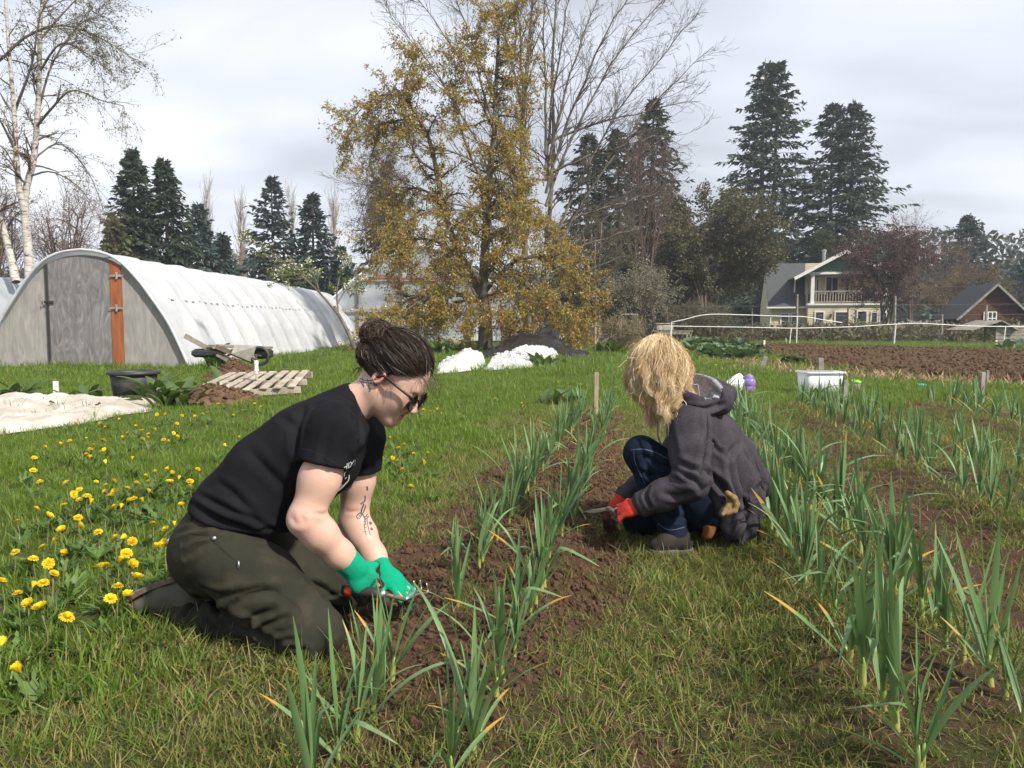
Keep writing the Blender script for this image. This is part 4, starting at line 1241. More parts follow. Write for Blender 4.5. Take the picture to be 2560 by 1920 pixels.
def hump(s, t_, P):
    a = sstep(0.10, 0.42, s) * sstep(0.98, 0.62, s) * sstep(0.0, 0.45, t_) * sstep(1, 0.7, t_)
    return 0.70 * a * (0.8 + 0.4 * fbm(P[..., 0] * 0.9, P[..., 1] * 0.9, 331, 2)) + ridges(P, 1.3, 333, 0.16)
drape('black_tarp', 'black plastic tarp over a heap beside the pear trunk', 'tarp', (on_ground(1185, 906), on_ground(1480, 893), on_ground(1425, 868), on_ground(1220, 868)), 80, hump, tarp, 330, edge=0.05)
drape('black_tarp', 'flat crumpled end of black tarp in the grass, right of the heap', 'tarp', (on_ground(1400, 902), on_ground(1480, 897), on_ground(1470, 889), on_ground(1405, 890)), 30,
      lambda s, t_, P: 0.05 + ridges(P, 3, 343, 0.14), tarp, 340, wob=0.15)
# ------------------------------------------------------------------ soil heap by the pallet
def heap(name, label, c, rx, ry, h, mat, seed, n=46):
    u = np.linspace(-1, 1, n); U, W = np.meshgrid(u, u)
    rr = np.sqrt(U ** 2 + W ** 2) * (0.85 + 0.35 * fbm(U * 1.5 + seed, W * 1.5, seed))
    X, Y = c[0] + U * rx * 1.1, c[1] + W * ry * 1.1
    z = gz(X, Y) - 0.02 + h * (1 - np.clip(rr, 0, 1)) ** 0.8 + np.where(rr < 1, 0.09 * fbm(X * 9, Y * 9, seed, 3), 0)
    i = np.arange(n - 1); j = np.arange(n - 1)[:, None] * n
    F = np.stack([j + i, j + i + 1, j + i + 1 + n, j + i + n], 2).reshape(-1, 4)
    m_ = rr.reshape(-1)[F].min(1) < 1.02
    rg = np.random.default_rng(seed); VV = np.stack([X, Y, z], 2).reshape(-1, 3); ok = np.where(rr.reshape(-1) < 1.05)[0]
    pk = rg.choice(ok, 900); k9 = len(pk)
    scatter('heap_crumbs', VV[pk] + rg.normal(0, 0.012, (k9, 3)), rg.random((k9, 3)) * 6.28, 0.006 + 0.03 * rg.random(k9) ** 3, rg.integers(0, 6, k9), clods, 'loose crumbs of earth on the ' + label.split(' in ')[0].split(' behind ')[0])
    return tag(mk(name, np.stack([X, Y, z], 2).reshape(-1, 3), F[m_], mat, smooth=True), label, 'soil heap')
c0 = on_ground(520, 1005)
heap('soil_heap', 'heap of reddish brown soil in front of the pallet', c0, 0.62, 0.45, 0.20, m_clod, 3)
heap('soil_heap', 'small ridge of brown soil behind the pallet', on_ground(590, 950), 0.5, 0.35, 0.34, m_clod, 5)
heap('soil_heap', 'patch of bare brown soil behind the row cover at left', on_ground(40, 1030), 1.1, 0.5, 0.08, m_clod, 9)

# ------------------------------------------------------------------ wooden pallet, propped on the soil
def pallet():
    a, b_, c_, d_ = on_ground(448, 1010), at(777, 952, 10.6), at(768, 930, 11.4), at(572, 934, 11.2)
    A = at(450, 985, 9.9); B = at(745, 966, 10.2); C_ = at(777, 926, 11.0); D_ = at(572, 932, 11.3)
    root = thing('pallet', 'grey weathered wooden pallet lying tilted on the lawn', 'pallet', (A + C_) / 2 * (1, 1, 0))
    def at2(s, t_, z=0): return (A * (1 - s) + B * s) * (1 - t_) + (D_ * (1 - s) + C_ * s) * t_ + (0, 0, z)
    r = random.Random(4)
    for k in range(8):
        s = (k + 0.5) / 8 + r.uniform(-.012, .012)
        p, q = at2(s, -0.02 + r.uniform(-.02, .02)), at2(s, 1.0 + r.uniform(-.02, .02))
        b = MB(); b.bar(p, q, 0.10, 0.018, bev=0.003); b.obj('slat', pale_wood, root)
    for t_ in (0.04, 0.5, 0.96):
        b = MB(); b.bar(at2(-0.02, t_, -0.055), at2(1.02, t_, -0.055), 0.04, 0.09, bev=0.004); b.obj('stringer', pale_wood, root)
    for s in (0.07, 0.5, 0.93):
        b = MB(); b.bar(at2(s, 0, -0.11), at2(s, 1, -0.11), 0.09, 0.016, bev=0.003); b.obj('bottom_slat', dark_wood, root)
pallet()

# ------------------------------------------------------------------ standpipe, pot, white stake
p = at(642, 962, 10.5) * (1, 1, 0)
sp_ = thing('standpipe', 'white plastic water standpipe with dark valve rising beside the pallet', 'standpipe', p)
b = MB(); b.tube([p + (0, 0, 0), p + (0.005, 0, 0.32)], 0.017, 9); b.obj('riser', pale_wood, sp_, True)
b = MB(); b.lathe([(0.02, 0.30), (0.024, 0.30), (0.024, 0.335), (0.03, 0.335), (0.03, 0.36), (0.026, 0.36), (0.026, 0.43), (0.03, 0.43), (0.03, 0.475), (0.018, 0.48), (0.018, 0.30)], p, 12); b.obj('coupling', white_pvc, sp_)
b = MB(); b.lathe([(0.014, 0.475), (0.014, 0.53), (0.02, 0.53), (0.02, 0.56), (0.0, 0.565)], p, 10); b.tube([p + (-0.04, 0, 0.55), p + (0.04, 0, 0.55)], 0.008, 6); b.obj('valve', simple('brass_valve', (0.12, 0.05, 0.03), None, rough=0.6), sp_)
p = on_ground(337, 1004)
pot = thing('plant_pot', 'large black plastic nursery pot standing on the lawn', 'pot', p * (1, 1, 0))
b = MB(); b.lathe([(0.225, 0.0), (0.255, 0.2), (0.275, 0.36), (0.26, 0.36), (0.24, 0.2), (0.21, 0.02), (0, 0.02)], p * (1, 1, 0), 28); b.obj('pot_body', simple('dusty_black_plastic', (0.024, 0.024, 0.025), (0.075, 0.062, 0.05), 7, 0.6, 0.15, 30, lo=0.5, hi=0.75), pot, True)
b = MB(); b.lathe([(0.272, 0.345), (0.305, 0.345), (0.31, 0.36), (0.305, 0.39), (0.275, 0.392), (0.265, 0.36)], p * (1, 1, 0), 28); b.obj('rim', black_pl, pot, True)
def stake(pxm, pt, D, w, d, mat, label, lean=0.0, rz=0.0, name='wooden_stake', notch=False):
    top = at(pxm, pt, D)
    g0 = float(gz(top[0], D))
    h = top[2] - g0
    b = MB(); b.box((0, 0, h / 2 - 0.05), (w, d, h + 0.1), bev=min(w, d) * 0.08)
    o = b.obj(name, mat, None, local=True, loc=(top[0] - math.sin(lean) * h, D, g0))
    o.rotation_euler = (0, lean, rz)
    return tag(o, label, 'stake', 'marker stakes')
fresh_wood = simple('stake_wood', (0.22, 0.165, 0.105), (0.40, 0.32, 0.22), 9, 0.85, 0.3, 60, (3, 3, 0.4))
stake(139, 953, 9.5, 0.055, 0.03, trim, 'short white painted stake behind the row cover')
stake(1491, 931, 7.75, 0.045, 0.02, fresh_wood, 'upright wooden stake at the far end of the left bed', 0.01, 0.35)
stake(2114, 950, 9.0, 0.06, 0.03, grey_wood, 'short grey stake in front of the white tub', 0.03, 0.4)
stake(2456, 930, 8.9, 0.075, 0.045, grey_wood, 'thick grey stake at the head of the farthest bed', 0.02, 0.5)
stake(2469, 926, 12.0, 0.05, 0.03, grey_wood, 'small grey stake behind the thick one at right', 0.0, 0.2)
stake(1915, 889, 16.5, 0.10, 0.03, grey_wood, 'leaning grey board stake by the kale patch', 0.35, 0.1)
stake(2052, 895, 14.5, 0.10, 0.04, grey_wood, 'broad grey stake behind the white tub', -0.02, 0.1)
stake(1911, 851, 32, 0.07, 0.04, trim, 'tiny pale stake at the near-left corner of the tilled field')
stake(1965, 846, 36, 0.06, 0.04, pale_wood, 'tiny tan stake on the far edge of the tilled field')
stake(2491, 851, 36, 0.09, 0.05, trim, 'small white stake in front of the slatted bin')

# ------------------------------------------------------------------ garden cart tipped up by the tunnel
cart_p = at(560, 905, 16.0) * (1, 1, 0)
cart = thing('garden_cart', 'old garden cart tipped up beside the polytunnel', 'cart', cart_p)
def cp(px, py, D=16.0): return at(px, py, D)
b = MB(); b.bar(cp(462, 839, 15.7), cp(570, 899, 15.9), 0.05, 0.10); b.obj('handle', grey_wood, cart)
b = MB(); b.bar(cp(466, 842, 16.5), cp(575, 900, 16.6), 0.05, 0.10); b.obj('handle', dark_wood, cart)
b = MB(); b.bar(cp(540, 866, 15.6), cp(632, 904, 15.75), 0.05, 0.09); b.obj('brace', dark_wood, cart)
b = MB(); b.slab([cp(586, 863, 15.55), cp(578, 884, 15.55), cp(628, 905, 15.7), cp(640, 866, 15.6)][::-1], (0, -1, 0), 0.02); b.obj('side_board', simple('chipped_white_board', (0.36, 0.34, 0.29), (0.5, 0.48, 0.43), 9, 0.7), cart)
b = MB(); b.bar(cp(532, 864, 16.0), cp(672, 870, 16.0), 0.55, 0.05); b.obj('bed_board', grey_wood, cart)
b = MB()
for px0, px1, y0, y1 in ((484, 545, 872, 893), (640, 672, 872, 897)):
    p, q = cp(px0, y0, 15.9), cp(px1, y1, 15.9)
    b.box(((p[0] + q[0]) / 2, 16.0, (p[2] + q[2]) / 2), (q[0] - p[0], 0.5, p[2] - q[2]), bev=0.05)
b.obj('tub', black_pl, cart)
b = MB()
th = np.linspace(0, 2 * PI, 25)
wc = cp(650, 890, 15.7)
b.tube([wc + 0.17 * np.array((math.cos(a), 0, math.sin(a))) for a in th], 0.035, 8, False); b.tube([wc - (0, .06, 0), wc + (0, .5, 0)], 0.02, 8); b.obj('wheel', black_pl, cart, True)

# ------------------------------------------------------------------ small things on the lawn
t = NT('frosted_white_plastic')
tub_m = t.fin(t.mix(t.noise(4), (0.72, 0.74, 0.76), (0.80, 0.82, 0.83)), 0.35); tub_m = t.translucent((0.8, 0.82, 0.83), 0.3)
c0 = on_ground(2049, 986)
tb = thing('storage_tub', 'translucent white plastic storage tub on the grass', 'tub', c0 * (1, 1, 0))
def rrect(w, d, r_, n=4):
    P = []
    for cx, cy, a0 in ((w - r_, d - r_, 0), (-w + r_, d - r_, 90), (-w + r_, -d + r_, 180), (w - r_, -d + r_, 270)):
        for k in range(n + 1):
            a = math.radians(a0 + 90 * k / n); P.append((cx + r_ * math.cos(a), cy + r_ * math.sin(a)))
    return np.array(P)
def rings(levels, c, cap0=True, cap1=False):
    Vs, F = [], []
    k = len(levels[0][0])
    for ring, z in levels:
        Vs += [(c[0] + x, c[1] + y, c[2] + z) for x, y in ring]
    for j in range(len(levels) - 1):
        for i in range(k):
            i2 = (i + 1) % k
            F.append((j * k + i, j * k + i2, (j + 1) * k + i2, (j + 1) * k + i))
    if cap0: F.append(tuple(range(k - 1, -1, -1)))
    if cap1: F.append(tuple(range((len(levels) - 1) * k, len(levels) * k)))
    return np.array(Vs), F
V_, F_ = rings([(rrect(.235, .16, .04), 0), (rrect(.262, .185, .045), .30), (rrect(.258, .181, .045), .30), (rrect(.232, .157, .04), .01)], c0 * (1, 1, 0)); mk('tub_body', V_, F_, tub_m, tb, True)
V_, F_ = rings([(rrect(.262, .185, .045), .295), (rrect(.285, .205, .05), .297), (rrect(.287, .207, .05), .325), (rrect(.262, .185, .045), .325)], c0 * (1, 1, 0), False); mk('tub_rim', V_, F_, tub_m, tb, True)
tb.rotation_euler = (0, 0, 0.06)
lil = NT('lilac_plastic'); lil.fin((0.33, 0.24, 0.56), 0.2); lil_m = lil.translucent((0.5, 0.4, 0.75), 0.35)
c0 = on_ground(1872, 980) * (1, 1, 0)
bt = thing('water_bottle', 'large lilac plastic water bottle with spout lid on the grass', 'bottle', c0)
b = MB(); b.lathe([(0.0, 0.0), (0.085, 0.0), (0.092, 0.012), (0.092, 0.075), (0.086, 0.082), (0.086, 0.09), (0.092, 0.098), (0.092, 0.165), (0.075, 0.19), (0.055, 0.20)], c0, 24); b.obj('bottle_body', lil_m, bt, True)
b = MB(); b.lathe([(0.06, 0.197), (0.06, 0.235), (0.05, 0.242), (0.03, 0.243), (0.026, 0.262), (0, 0.264)], c0, 20); b.obj('lid', lil_m, bt, True)
b = MB(); b.tube(resample([c0 + (-0.055, 0, 0.225), c0 + (-0.11, -0.01, 0.20), c0 + (-0.12, -0.01, 0.17), c0 + (-0.088, 0, 0.15)], 10), 0.011, 7); b.obj('handle', lil_m, bt, True)
bagm = simple('white_bag_film', (0.66, 0.67, 0.68), (0.8, 0.8, 0.8), 9, 0.45, 0.6, 25, bdist=0.02)
c0 = on_ground(1830, 982) * (1, 1, 0)
bag = thing('plastic_bag', 'crumpled white plastic bag beside the lilac bottle', 'bag', c0)
bm = bmesh.new(); bmesh.ops.create_icosphere(bm, subdivisions=4, radius=1)
Vb = np.array([v.co for v in bm.verts]); Fb = [[v.index for v in f.verts] for f in bm.faces]; bm.free()
rad = 1 + 0.9 * (np.abs(fbm(Vb[:, 0] * 1.8 + Vb[:, 2] * 2.5, Vb[:, 1] * 1.8 + Vb[:, 2], 401, 4) - 0.5) - 0.15)
Vw = Vb * rad[:, None] * np.array((0.17, 0.13, 0.12)); Vw[:, 2] = np.maximum(Vw[:, 2] + 0.10, 0.0); Vw[:, 2] *= 1 + 0.5 * np.clip(Vw[:, 0] / 0.17, -0.7, 0.6)
mk('bag_body', Vw + c0, Fb, bagm, bag, True)
mk('glove_roll', Vb * (0.075, 0.06, 0.05) * rad[:, None] + c0 + (0.03, -0.12, 0.09), Fb, simple('grey_roll', (0.2, 0.2, 0.2), (0.5, 0.5, 0.49), 30, 0.8), bag, True)
c0 = on_ground(2141, 978) * (1, 1, 0)
jar = thing('jar', 'small clear jar with bright green lid and red liquid', 'jar', c0)
gl = NT('clear_jar_glass'); gl_m = gl.fin((0.85, 0.9, 0.88), 0.05, Transmission_Weight=0.85)
b = MB(); b.lathe([(0.0, 0.0), (0.055, 0.0), (0.06, 0.01), (0.06, 0.115), (0.05, 0.125)], c0, 18); b.obj('jar_body', gl_m, jar, True)
b = MB(); b.lathe([(0.0, 0.006), (0.052, 0.006), (0.053, 0.07), (0.0, 0.07)], c0, 18); b.obj('liquid', simple('red_liquid', (0.45, 0.06, 0.02), None, rough=0.2), jar, True)
b = MB(); b.lathe([(0.057, 0.118), (0.062, 0.118), (0.062, 0.15), (0.03, 0.153), (0.03, 0.165), (0, 0.166)], c0, 18); b.tube(resample([c0 + (-.06, 0, .14), c0 + (-.075, 0, .155), c0 + (-.03, 0, .172)], 8), .008, 6); b.obj('lid', simple('lime_green_plastic', (0.22, 0.62, 0.04), None, rough=0.4), jar, True)
c0 = on_ground(2303, 969) * (1, 1, 0) + (0, 0, 0.03)
b = MB(); b.lathe([(0, -0.08), (0.03, -0.075), (0.034, 0.05), (0.018, 0.075), (0.012, 0.1), (0, 0.1)], c0, 14, R=np.array(Euler((0, PI / 2, 0.2)).to_matrix()))
tag(b.obj('plastic_scoop', simple('turquoise_plastic', (0.05, 0.5, 0.58), None, rough=0.4), None, True), 'small turquoise plastic piece lying in the grass at right', 'plastic')
# ================================================================== trees
def child_branches(parents, n, length, angle, rng, ratio=0.6, trop=0.0, wig=0.12, segs=5, t0=0.25, t1=1.0, tip=0.25, rmin=0.004, by_len=True, flat=None):
    """n children in all, spread over the parents by length"""
    lens = np.array([np.linalg.norm(np.diff(p, axis=0), axis=1).sum() for p, r in parents])
    pick = rng.choice(len(parents), n, p=lens / lens.sum()) if by_len else rng.integers(0, len(parents), n)
    out = []
    U = rng.random((n, 4)); G = rng.normal(size=(n, 3)); W = rng.normal(size=(n, segs, 3)) * wig
    for k in range(n):
        p, r = parents[pick[k]]
        m_ = len(p)
        t_ = (t0 + (t1 - t0) * U[k, 0] ** 0.8) * (m_ - 1.001)
        i = int(t_); f = t_ - i
        P0 = p[i] * (1 - f) + p[i + 1] * f
        T = p[i + 1] - p[i]; T = T / (math.sqrt(T @ T) + 1e-9)
        r0 = (r[i] * (1 - f) + r[i + 1] * f) * ratio * (0.7 + 0.5 * U[k, 3])
        g = G[k] - (G[k] @ T) * T; g /= (math.sqrt(g @ g) + 1e-9)
        a = angle[0] + (angle[1] - angle[0]) * U[k, 1]
        d = math.cos(a) * T + math.sin(a) * g
        L = (length[0] + (length[1] - length[0]) * U[k, 2]) * (1 - 0.35 * t_ / m_)
        st = L / segs
        pts = [P0]
        for s in range(segs):
            d = d + W[k, s]; d[2] += trop
            d = d / (math.sqrt(d @ d) + 1e-9)
            pts.append(pts[-1] + d * st)
        r0 = max(r0, rmin)
        out.append((np.array(pts), np.linspace(r0, max(r0 * tip, rmin * 0.7), segs + 1)))
    return out
def limb(px_pts, D, r0, r1, n=14, depth=None, wob=0.0, seed=0):
    dep = depth if depth is not None else [0] * len(px_pts)
    P = resample([at(x, y, D + d) for (x, y), d in zip(px_pts, dep)], n)
    if wob:
        P = P + np.random.default_rng(seed).normal(0, wob, P.shape) * np.linspace(0, 1, n)[:, None]
    return (P, np.linspace(r0, r1, n))
def leaf_cards(branches, n, L, W, rng, t0=0.1, droop=0.3, spread=0.06, fold=0.0, cluster=1):
    lens = np.array([np.linalg.norm(p[-1] - p[0]) for p, r in branches])
    pick = rng.choice(len(branches), n, p=lens / lens.sum())
    segs = np.array([len(p) for p, r in branches])
    P = np.empty((n, 3)); T = np.empty((n, 3))
    tt = t0 + (1 - t0) * rng.random(n)
    for k in range(n):
        p = branches[pick[k]][0]; m_ = len(p)
        x = tt[k] * (m_ - 1.001); i = int(x)
        P[k] = p[i] + (p[i + 1] - p[i]) * (x - i); T[k] = p[i + 1] - p[i]
    T /= np.maximum(np.linalg.norm(T, axis=1, keepdims=True), 1e-9)
    if cluster > 1:
        P = np.repeat(P, cluster, 0); T = np.repeat(T, cluster, 0); n = len(P)
    P = P + rng.normal(0, spread, (n, 3))
    d = rng.normal(size=(n, 3)) + T * 0.5; d[:, 2] -= droop * 1.5
    d /= np.linalg.norm(d, axis=1, keepdims=True)
    s = np.cross(d, rng.normal(size=(n, 3))); s /= np.maximum(np.linalg.norm(s, axis=1, keepdims=True), 1e-9)
    l = (L[0] + (L[1] - L[0]) * rng.random(n))[:, None]; w = (W[0] + (W[1] - W[0]) * rng.random(n))[:, None]
    V = np.stack([P, P + d * l * 0.45 + s * w, P + d * l, P + d * l * 0.45 - s * w], 1).reshape(-1, 3)
    F = np.arange(4 * n).reshape(-1, 4)
    return V, F
def tree(name, label, cat, base, woods, crown=None, bark=None, leafm=None, v=None, group=None, extra=()):
    """woods = [(branches, sides)]; the thickest list is the trunk, the rest boughs and twigs"""
    root = thing(name, label, cat, base * (1, 1, 0), group)
    for nm, (br, sides), mt in zip(('trunk', 'branches', 'twigs'), woods, (bark if isinstance(bark, (list, tuple)) else [bark] * 3)):
        V, F = tubes_np(br, sides)
        mk(nm, V, F, mt, root, sides > 3)
    if crown is not None:
        mk('crown', crown[0], crown[1], leafm, root, False, {'v': v})
    for nm, V, F, mt, vv in extra:
        mk(nm, V, F, mt, root, False, {'v': vv})
    return root
bark_grey = simple('grey_brown_bark', (0.075, 0.062, 0.05), (0.18, 0.155, 0.13), 8, 0.9, 0.6, 25, (1, 1, 0.3))
bark_dark = simple('dark_twig_bark', (0.05, 0.04, 0.034), (0.10, 0.082, 0.07), 5, 0.9)
bark_brown = simple('red_brown_twigs', (0.085, 0.055, 0.045), (0.155, 0.105, 0.085), 4, 0.9)
bark_pale = simple('pale_tan_twigs', (0.20, 0.155, 0.12), (0.31, 0.255, 0.205), 4, 0.9)
t = NT('birch_bark')
n_ = t.noise(7, 5, 0.6, t.coord('Object', (0.6, 0.6, 2.4)))
c = t.ramp(n_, [(0.33, (0.03, 0.027, 0.025)), (0.43, (0.36, 0.33, 0.30)), (0.6, (0.52, 0.49, 0.46))])
birch_bark = t.fin(c, 0.8, None, 0.2)

# ------------------------------------------------------------------ the golden pear tree
rng = np.random.default_rng(11)
D = 29.0
PT = [limb([(1213, 880), (1214, 830), (1212, 780), (1206, 735)], D, 0.30, 0.22, 10),
      limb([(1207, 740), (1175, 685), (1140, 610), (1110, 530), (1092, 430), (1070, 340), (1030, 270), (1012, 200)], D, 0.17, 0.03, 18, [0, .2, .3, .2, 0, 0, -.2, -.3]),
      limb([(1207, 735), (1212, 640), (1218, 540), (1224, 440), (1236, 330), (1240, 210), (1246, 100), (1240, 20)], D, 0.20, 0.03, 18, [0, 0, -.1, -.2, 0, .2, .2, .1])]
B1 = [limb([(1214, 690), (1250, 640), (1290, 560), (1308, 470), (1302, 390)], D, 0.09, 0.02, 12, [0, -.4, -.6, -.4, -.2]),
      limb([(1212, 730), (1290, 650), (1370, 650), (1440, 700), (1488, 790)], D, 0.09, 0.02, 12, [0, -.8, -1.2, -1.4, -1.5]),
      limb([(1212, 745), (1280, 720), (1350, 740), (1420, 790), (1460, 850)], D, 0.07, 0.015, 12, [0, .6, 1, 1.2, 1.2]),
      limb([(1208, 755), (1120, 730), (1030, 745), (960, 790), (905, 850)], D, 0.08, 0.015, 12, [0, -.6, -1.0, -1.2, -1.3]),
      limb([(1205, 745), (1130, 760), (1060, 800), (1010, 850)], D, 0.06, 0.015, 12, [0, .8, 1.2, 1.4]),
      limb([(1150, 640), (1080, 600), (1000, 610), (940, 680)], D, 0.07, 0.015, 12, [.2, -.4, -.8, -1]),
      limb([(1100, 500), (1040, 470), (980, 500), (935, 580)], D, 0.06, 0.015, 12, [0, .4, .6, .8]),
      limb([(1075, 350), (1030, 265), (975, 235), (915, 260), (870, 320), (848, 392)], D, 0.055, 0.012, 14, [0, -.2, -.4, -.5, -.6, -.6]),
      limb([(1060, 320), (1000, 300), (950, 330), (920, 420)], D, 0.05, 0.012, 12, [0, .4, .7, .8]),
      limb([(1225, 430), (1280, 360), (1310, 290), (1318, 200)], D, 0.05, 0.012, 10, [0, .4, .6, .6]),
      limb([(1222, 480), (1180, 400), (1150, 310), (1140, 220), (1135, 120)], D, 0.06, 0.012, 12, [0, -.5, -.8, -.9, -.9]),
      limb([(1090, 430), (1040, 390), (1020, 310), (1010, 220), (1040, 140)], D, 0.05, 0.012, 12, [0, -.3, -.5, -.5, -.4]),
      limb([(1210, 620), (1260, 570), (1340, 560), (1400, 620), (1430, 690)], D, 0.06, 0.012, 12, [0, .7, 1.1, 1.3, 1.3]),
      limb([(1216, 560), (1180, 520), (1160, 580), (1150, 660)], D, 0.05, 0.012, 10, [0, -.9, -1.4, -1.6]),
      limb([(1212, 700), (1220, 640), (1260, 660), (1300, 740), (1310, 800)], D, 0.06, 0.012, 12, [0, -1.0, -1.8, -2.2, -2.3]),
      limb([(1208, 720), (1150, 690), (1110, 720), (1090, 800)], D, 0.06, 0.012, 12, [0, -1.0, -1.7, -1.9]),
      limb([(1210, 700), (1170, 720), (1165, 770), (1180, 820)], D, 0.05, 0.012, 12, [0, -1.2, -2.0, -2.2]),
      limb([(1214, 660), (1262, 690), (1275, 750), (1262, 815)], D, 0.05, 0.012, 12, [0, -1.4, -2.4, -2.6]),
      limb([(1212, 600), (1140, 560), (1112, 600), (1105, 670)], D, 0.05, 0.012, 12, [0, -1.2, -1.8, -2.0]),
      limb([(1218, 520), (1262, 480), (1288, 520), (1290, 600)], D, 0.05, 0.012, 12, [0, -1.0, -1.6, -1.8]),
      limb([(1222, 400), (1262, 340), (1290, 380), (1296, 460)], D, 0.045, 0.012, 12, [0, -.8, -1.2, -1.3]),
      limb([(1230, 300), (1200, 200), (1190, 120), (1205, 30)], D, 0.045, 0.012, 12, [0, -.5, -.8, -.9]),
      limb([(1238, 260), (1280, 170), (1290, 90), (1280, 10)], D, 0.045, 0.012, 12, [0, -.3, -.4, -.5]),
      limb([(1212, 740), (1320, 720), (1400, 760), (1440, 830)], D, 0.05, 0.012, 12, [0, -1.4, -2.2, -2.5]),
      limb([(1208, 745), (1090, 740), (1010, 780), (960, 835)], D, 0.05, 0.012, 12, [0, -1.6, -2.4, -2.6]),
      limb([(1100, 520), (1040, 540), (1000, 600), (990, 670)], D, 0.045, 0.012, 12, [0, -.8, -1.4, -1.6])]
B2 = child_branches(PT[1:] + B1, 950, (0.5, 1.7), (0.5, 1.25), rng, 0.5, -0.05, 0.2, 6, 0.2, 1.0, 0.3, 0.008)
B3 = child_branches(B1 + B2, 5200, (0.25, 0.8), (0.4, 1.2), rng, 0.55, -0.03, 0.25, 3, 0.1, 1.0, 0.4, 0.005)
Vc, Fc = leaf_cards(B3 + B2, 18000, (0.075, 0.15), (0.016, 0.03), rng, 0.1, 0.55, 0.06, cluster=5)
vc = np.clip(np.repeat(rng.normal(0.5, 0.26, len(Fc) // 5), 5) + rng.normal(0, 0.12, len(Fc)), 0.01, 0.99)
Vf, Ff = leaf_cards(B3, 900, (0.04, 0.07), (0.02, 0.035), rng, 0.3, 0.0, 0.05, cluster=3)
pear_leaf = leafmat('bronze_pear_leaf', [(0.25, 0.115, 0.035), (0.33, 0.19, 0.04), (0.35, 0.245, 0.05), (0.30, 0.255, 0.055), (0.22, 0.215, 0.055), (0.13, 0.14, 0.045)], 0.42, 0.5, (0.5, 0.38, 0.07))
blossom = leafmat('white_blossom', [(0.6, 0.56, 0.48), (0.72, 0.69, 0.62), (0.66, 0.6, 0.55)], 0.3, 0.7)
tree('pear_tree', 'large old pear tree with golden bronze young leaves and dark trunk', 'tree', at(1213, 880, D), [(PT, 9), (B1, 6), (B2 + B3, 3)], (Vc, Fc), [bark_grey, bark_grey, bark_dark], pear_leaf, vc,
     extra=[('blossom', Vf, Ff, blossom, rng.random(len(Ff)))])

# ------------------------------------------------------------------ big bare tree behind it
rng = np.random.default_rng(21)
D = 37.0
tips = [(1775, 125), (1740, 40), (1690, -40), (1610, -60), (1520, -60), (1440, -70), (1360, -80), (1290, -80), (1200, -70), (1110, -60), (1030, -20), (975, 40), (1745, 250), (1700, 330), (1650, 480), (1620, 560), (930, 330), (900, 450), (1560, 640), (1500, 700)]
PT = [limb([(1322, 880), (1318, 760), (1312, 620), (1308, 480), (1306, 330), (1318, 160), (1330, 20), (1335, -80)], D, 0.20, 0.04, 20),
      limb([(1330, 880), (1348, 760), (1366, 620), (1378, 480), (1384, 330), (1380, 180), (1390, 20), (1400, -90)], D, 0.16, 0.035, 20, [0, .5, .8, 1, 1, 1, 1, 1])]
B1 = []
for k, (x, y) in enumerate(tips):
    fork = 700 - 32 * (k % 9) - (120 if y < 0 else 0)
    sx = 1312 if x < 1330 else 1365
    fx, fy = sx, max(fork, y + 150) if y > 200 else fork
    if y > 200: fy = y + (110 if x > 1400 else 130)
    dd = rng.uniform(-2.5, 2.5)
    mx, my = fx + (x - fx) * 0.35, fy + (y - fy) * 0.48
    B1.append(limb([(fx, fy), (fx + (x - fx) * 0.12, fy + (y - fy) * 0.2), (mx, my), (fx + (x - fx) * 0.68, fy + (y - fy) * 0.78), (x, y)], D, 0.085, 0.012, 14, [0, dd * .2, dd * .5, dd * .8, dd], 0.08, k))
B2 = child_branches(PT + B1, 420, (1.0, 2.9), (0.25, 0.75), rng, 0.5, 0.04, 0.12, 7, 0.25, 0.98, 0.3, 0.010)
B3 = child_branches(B1 + B2, 2300, (0.5, 1.5), (0.25, 0.8), rng, 0.55, 0.02, 0.14, 5, 0.15, 1.0, 0.4, 0.0065)
B4 = child_branches(B3, 5200, (0.2, 0.65), (0.3, 0.9), rng, 0.6, 0.01, 0.15, 3, 0.15, 1.0, 0.5, 0.0062)
Vc, Fc = leaf_cards(B4, 5200, (0.045, 0.09), (0.012, 0.022), rng, 0.3, 0.0, 0.03)
bud = leafmat('opening_buds', [(0.10, 0.075, 0.045), (0.13, 0.115, 0.05), (0.12, 0.13, 0.05)], 0.3, 0.6)
tree('bare_tree', 'tall leafless grey tree with fanning branches behind the pear tree', 'tree', at(1325, 880, D), [(PT, 8), (B1, 5), (B2 + B3 + B4, 3)], (Vc, Fc), [bark_grey, bark_grey, bark_dark], bud, rng.random(len(Fc)))

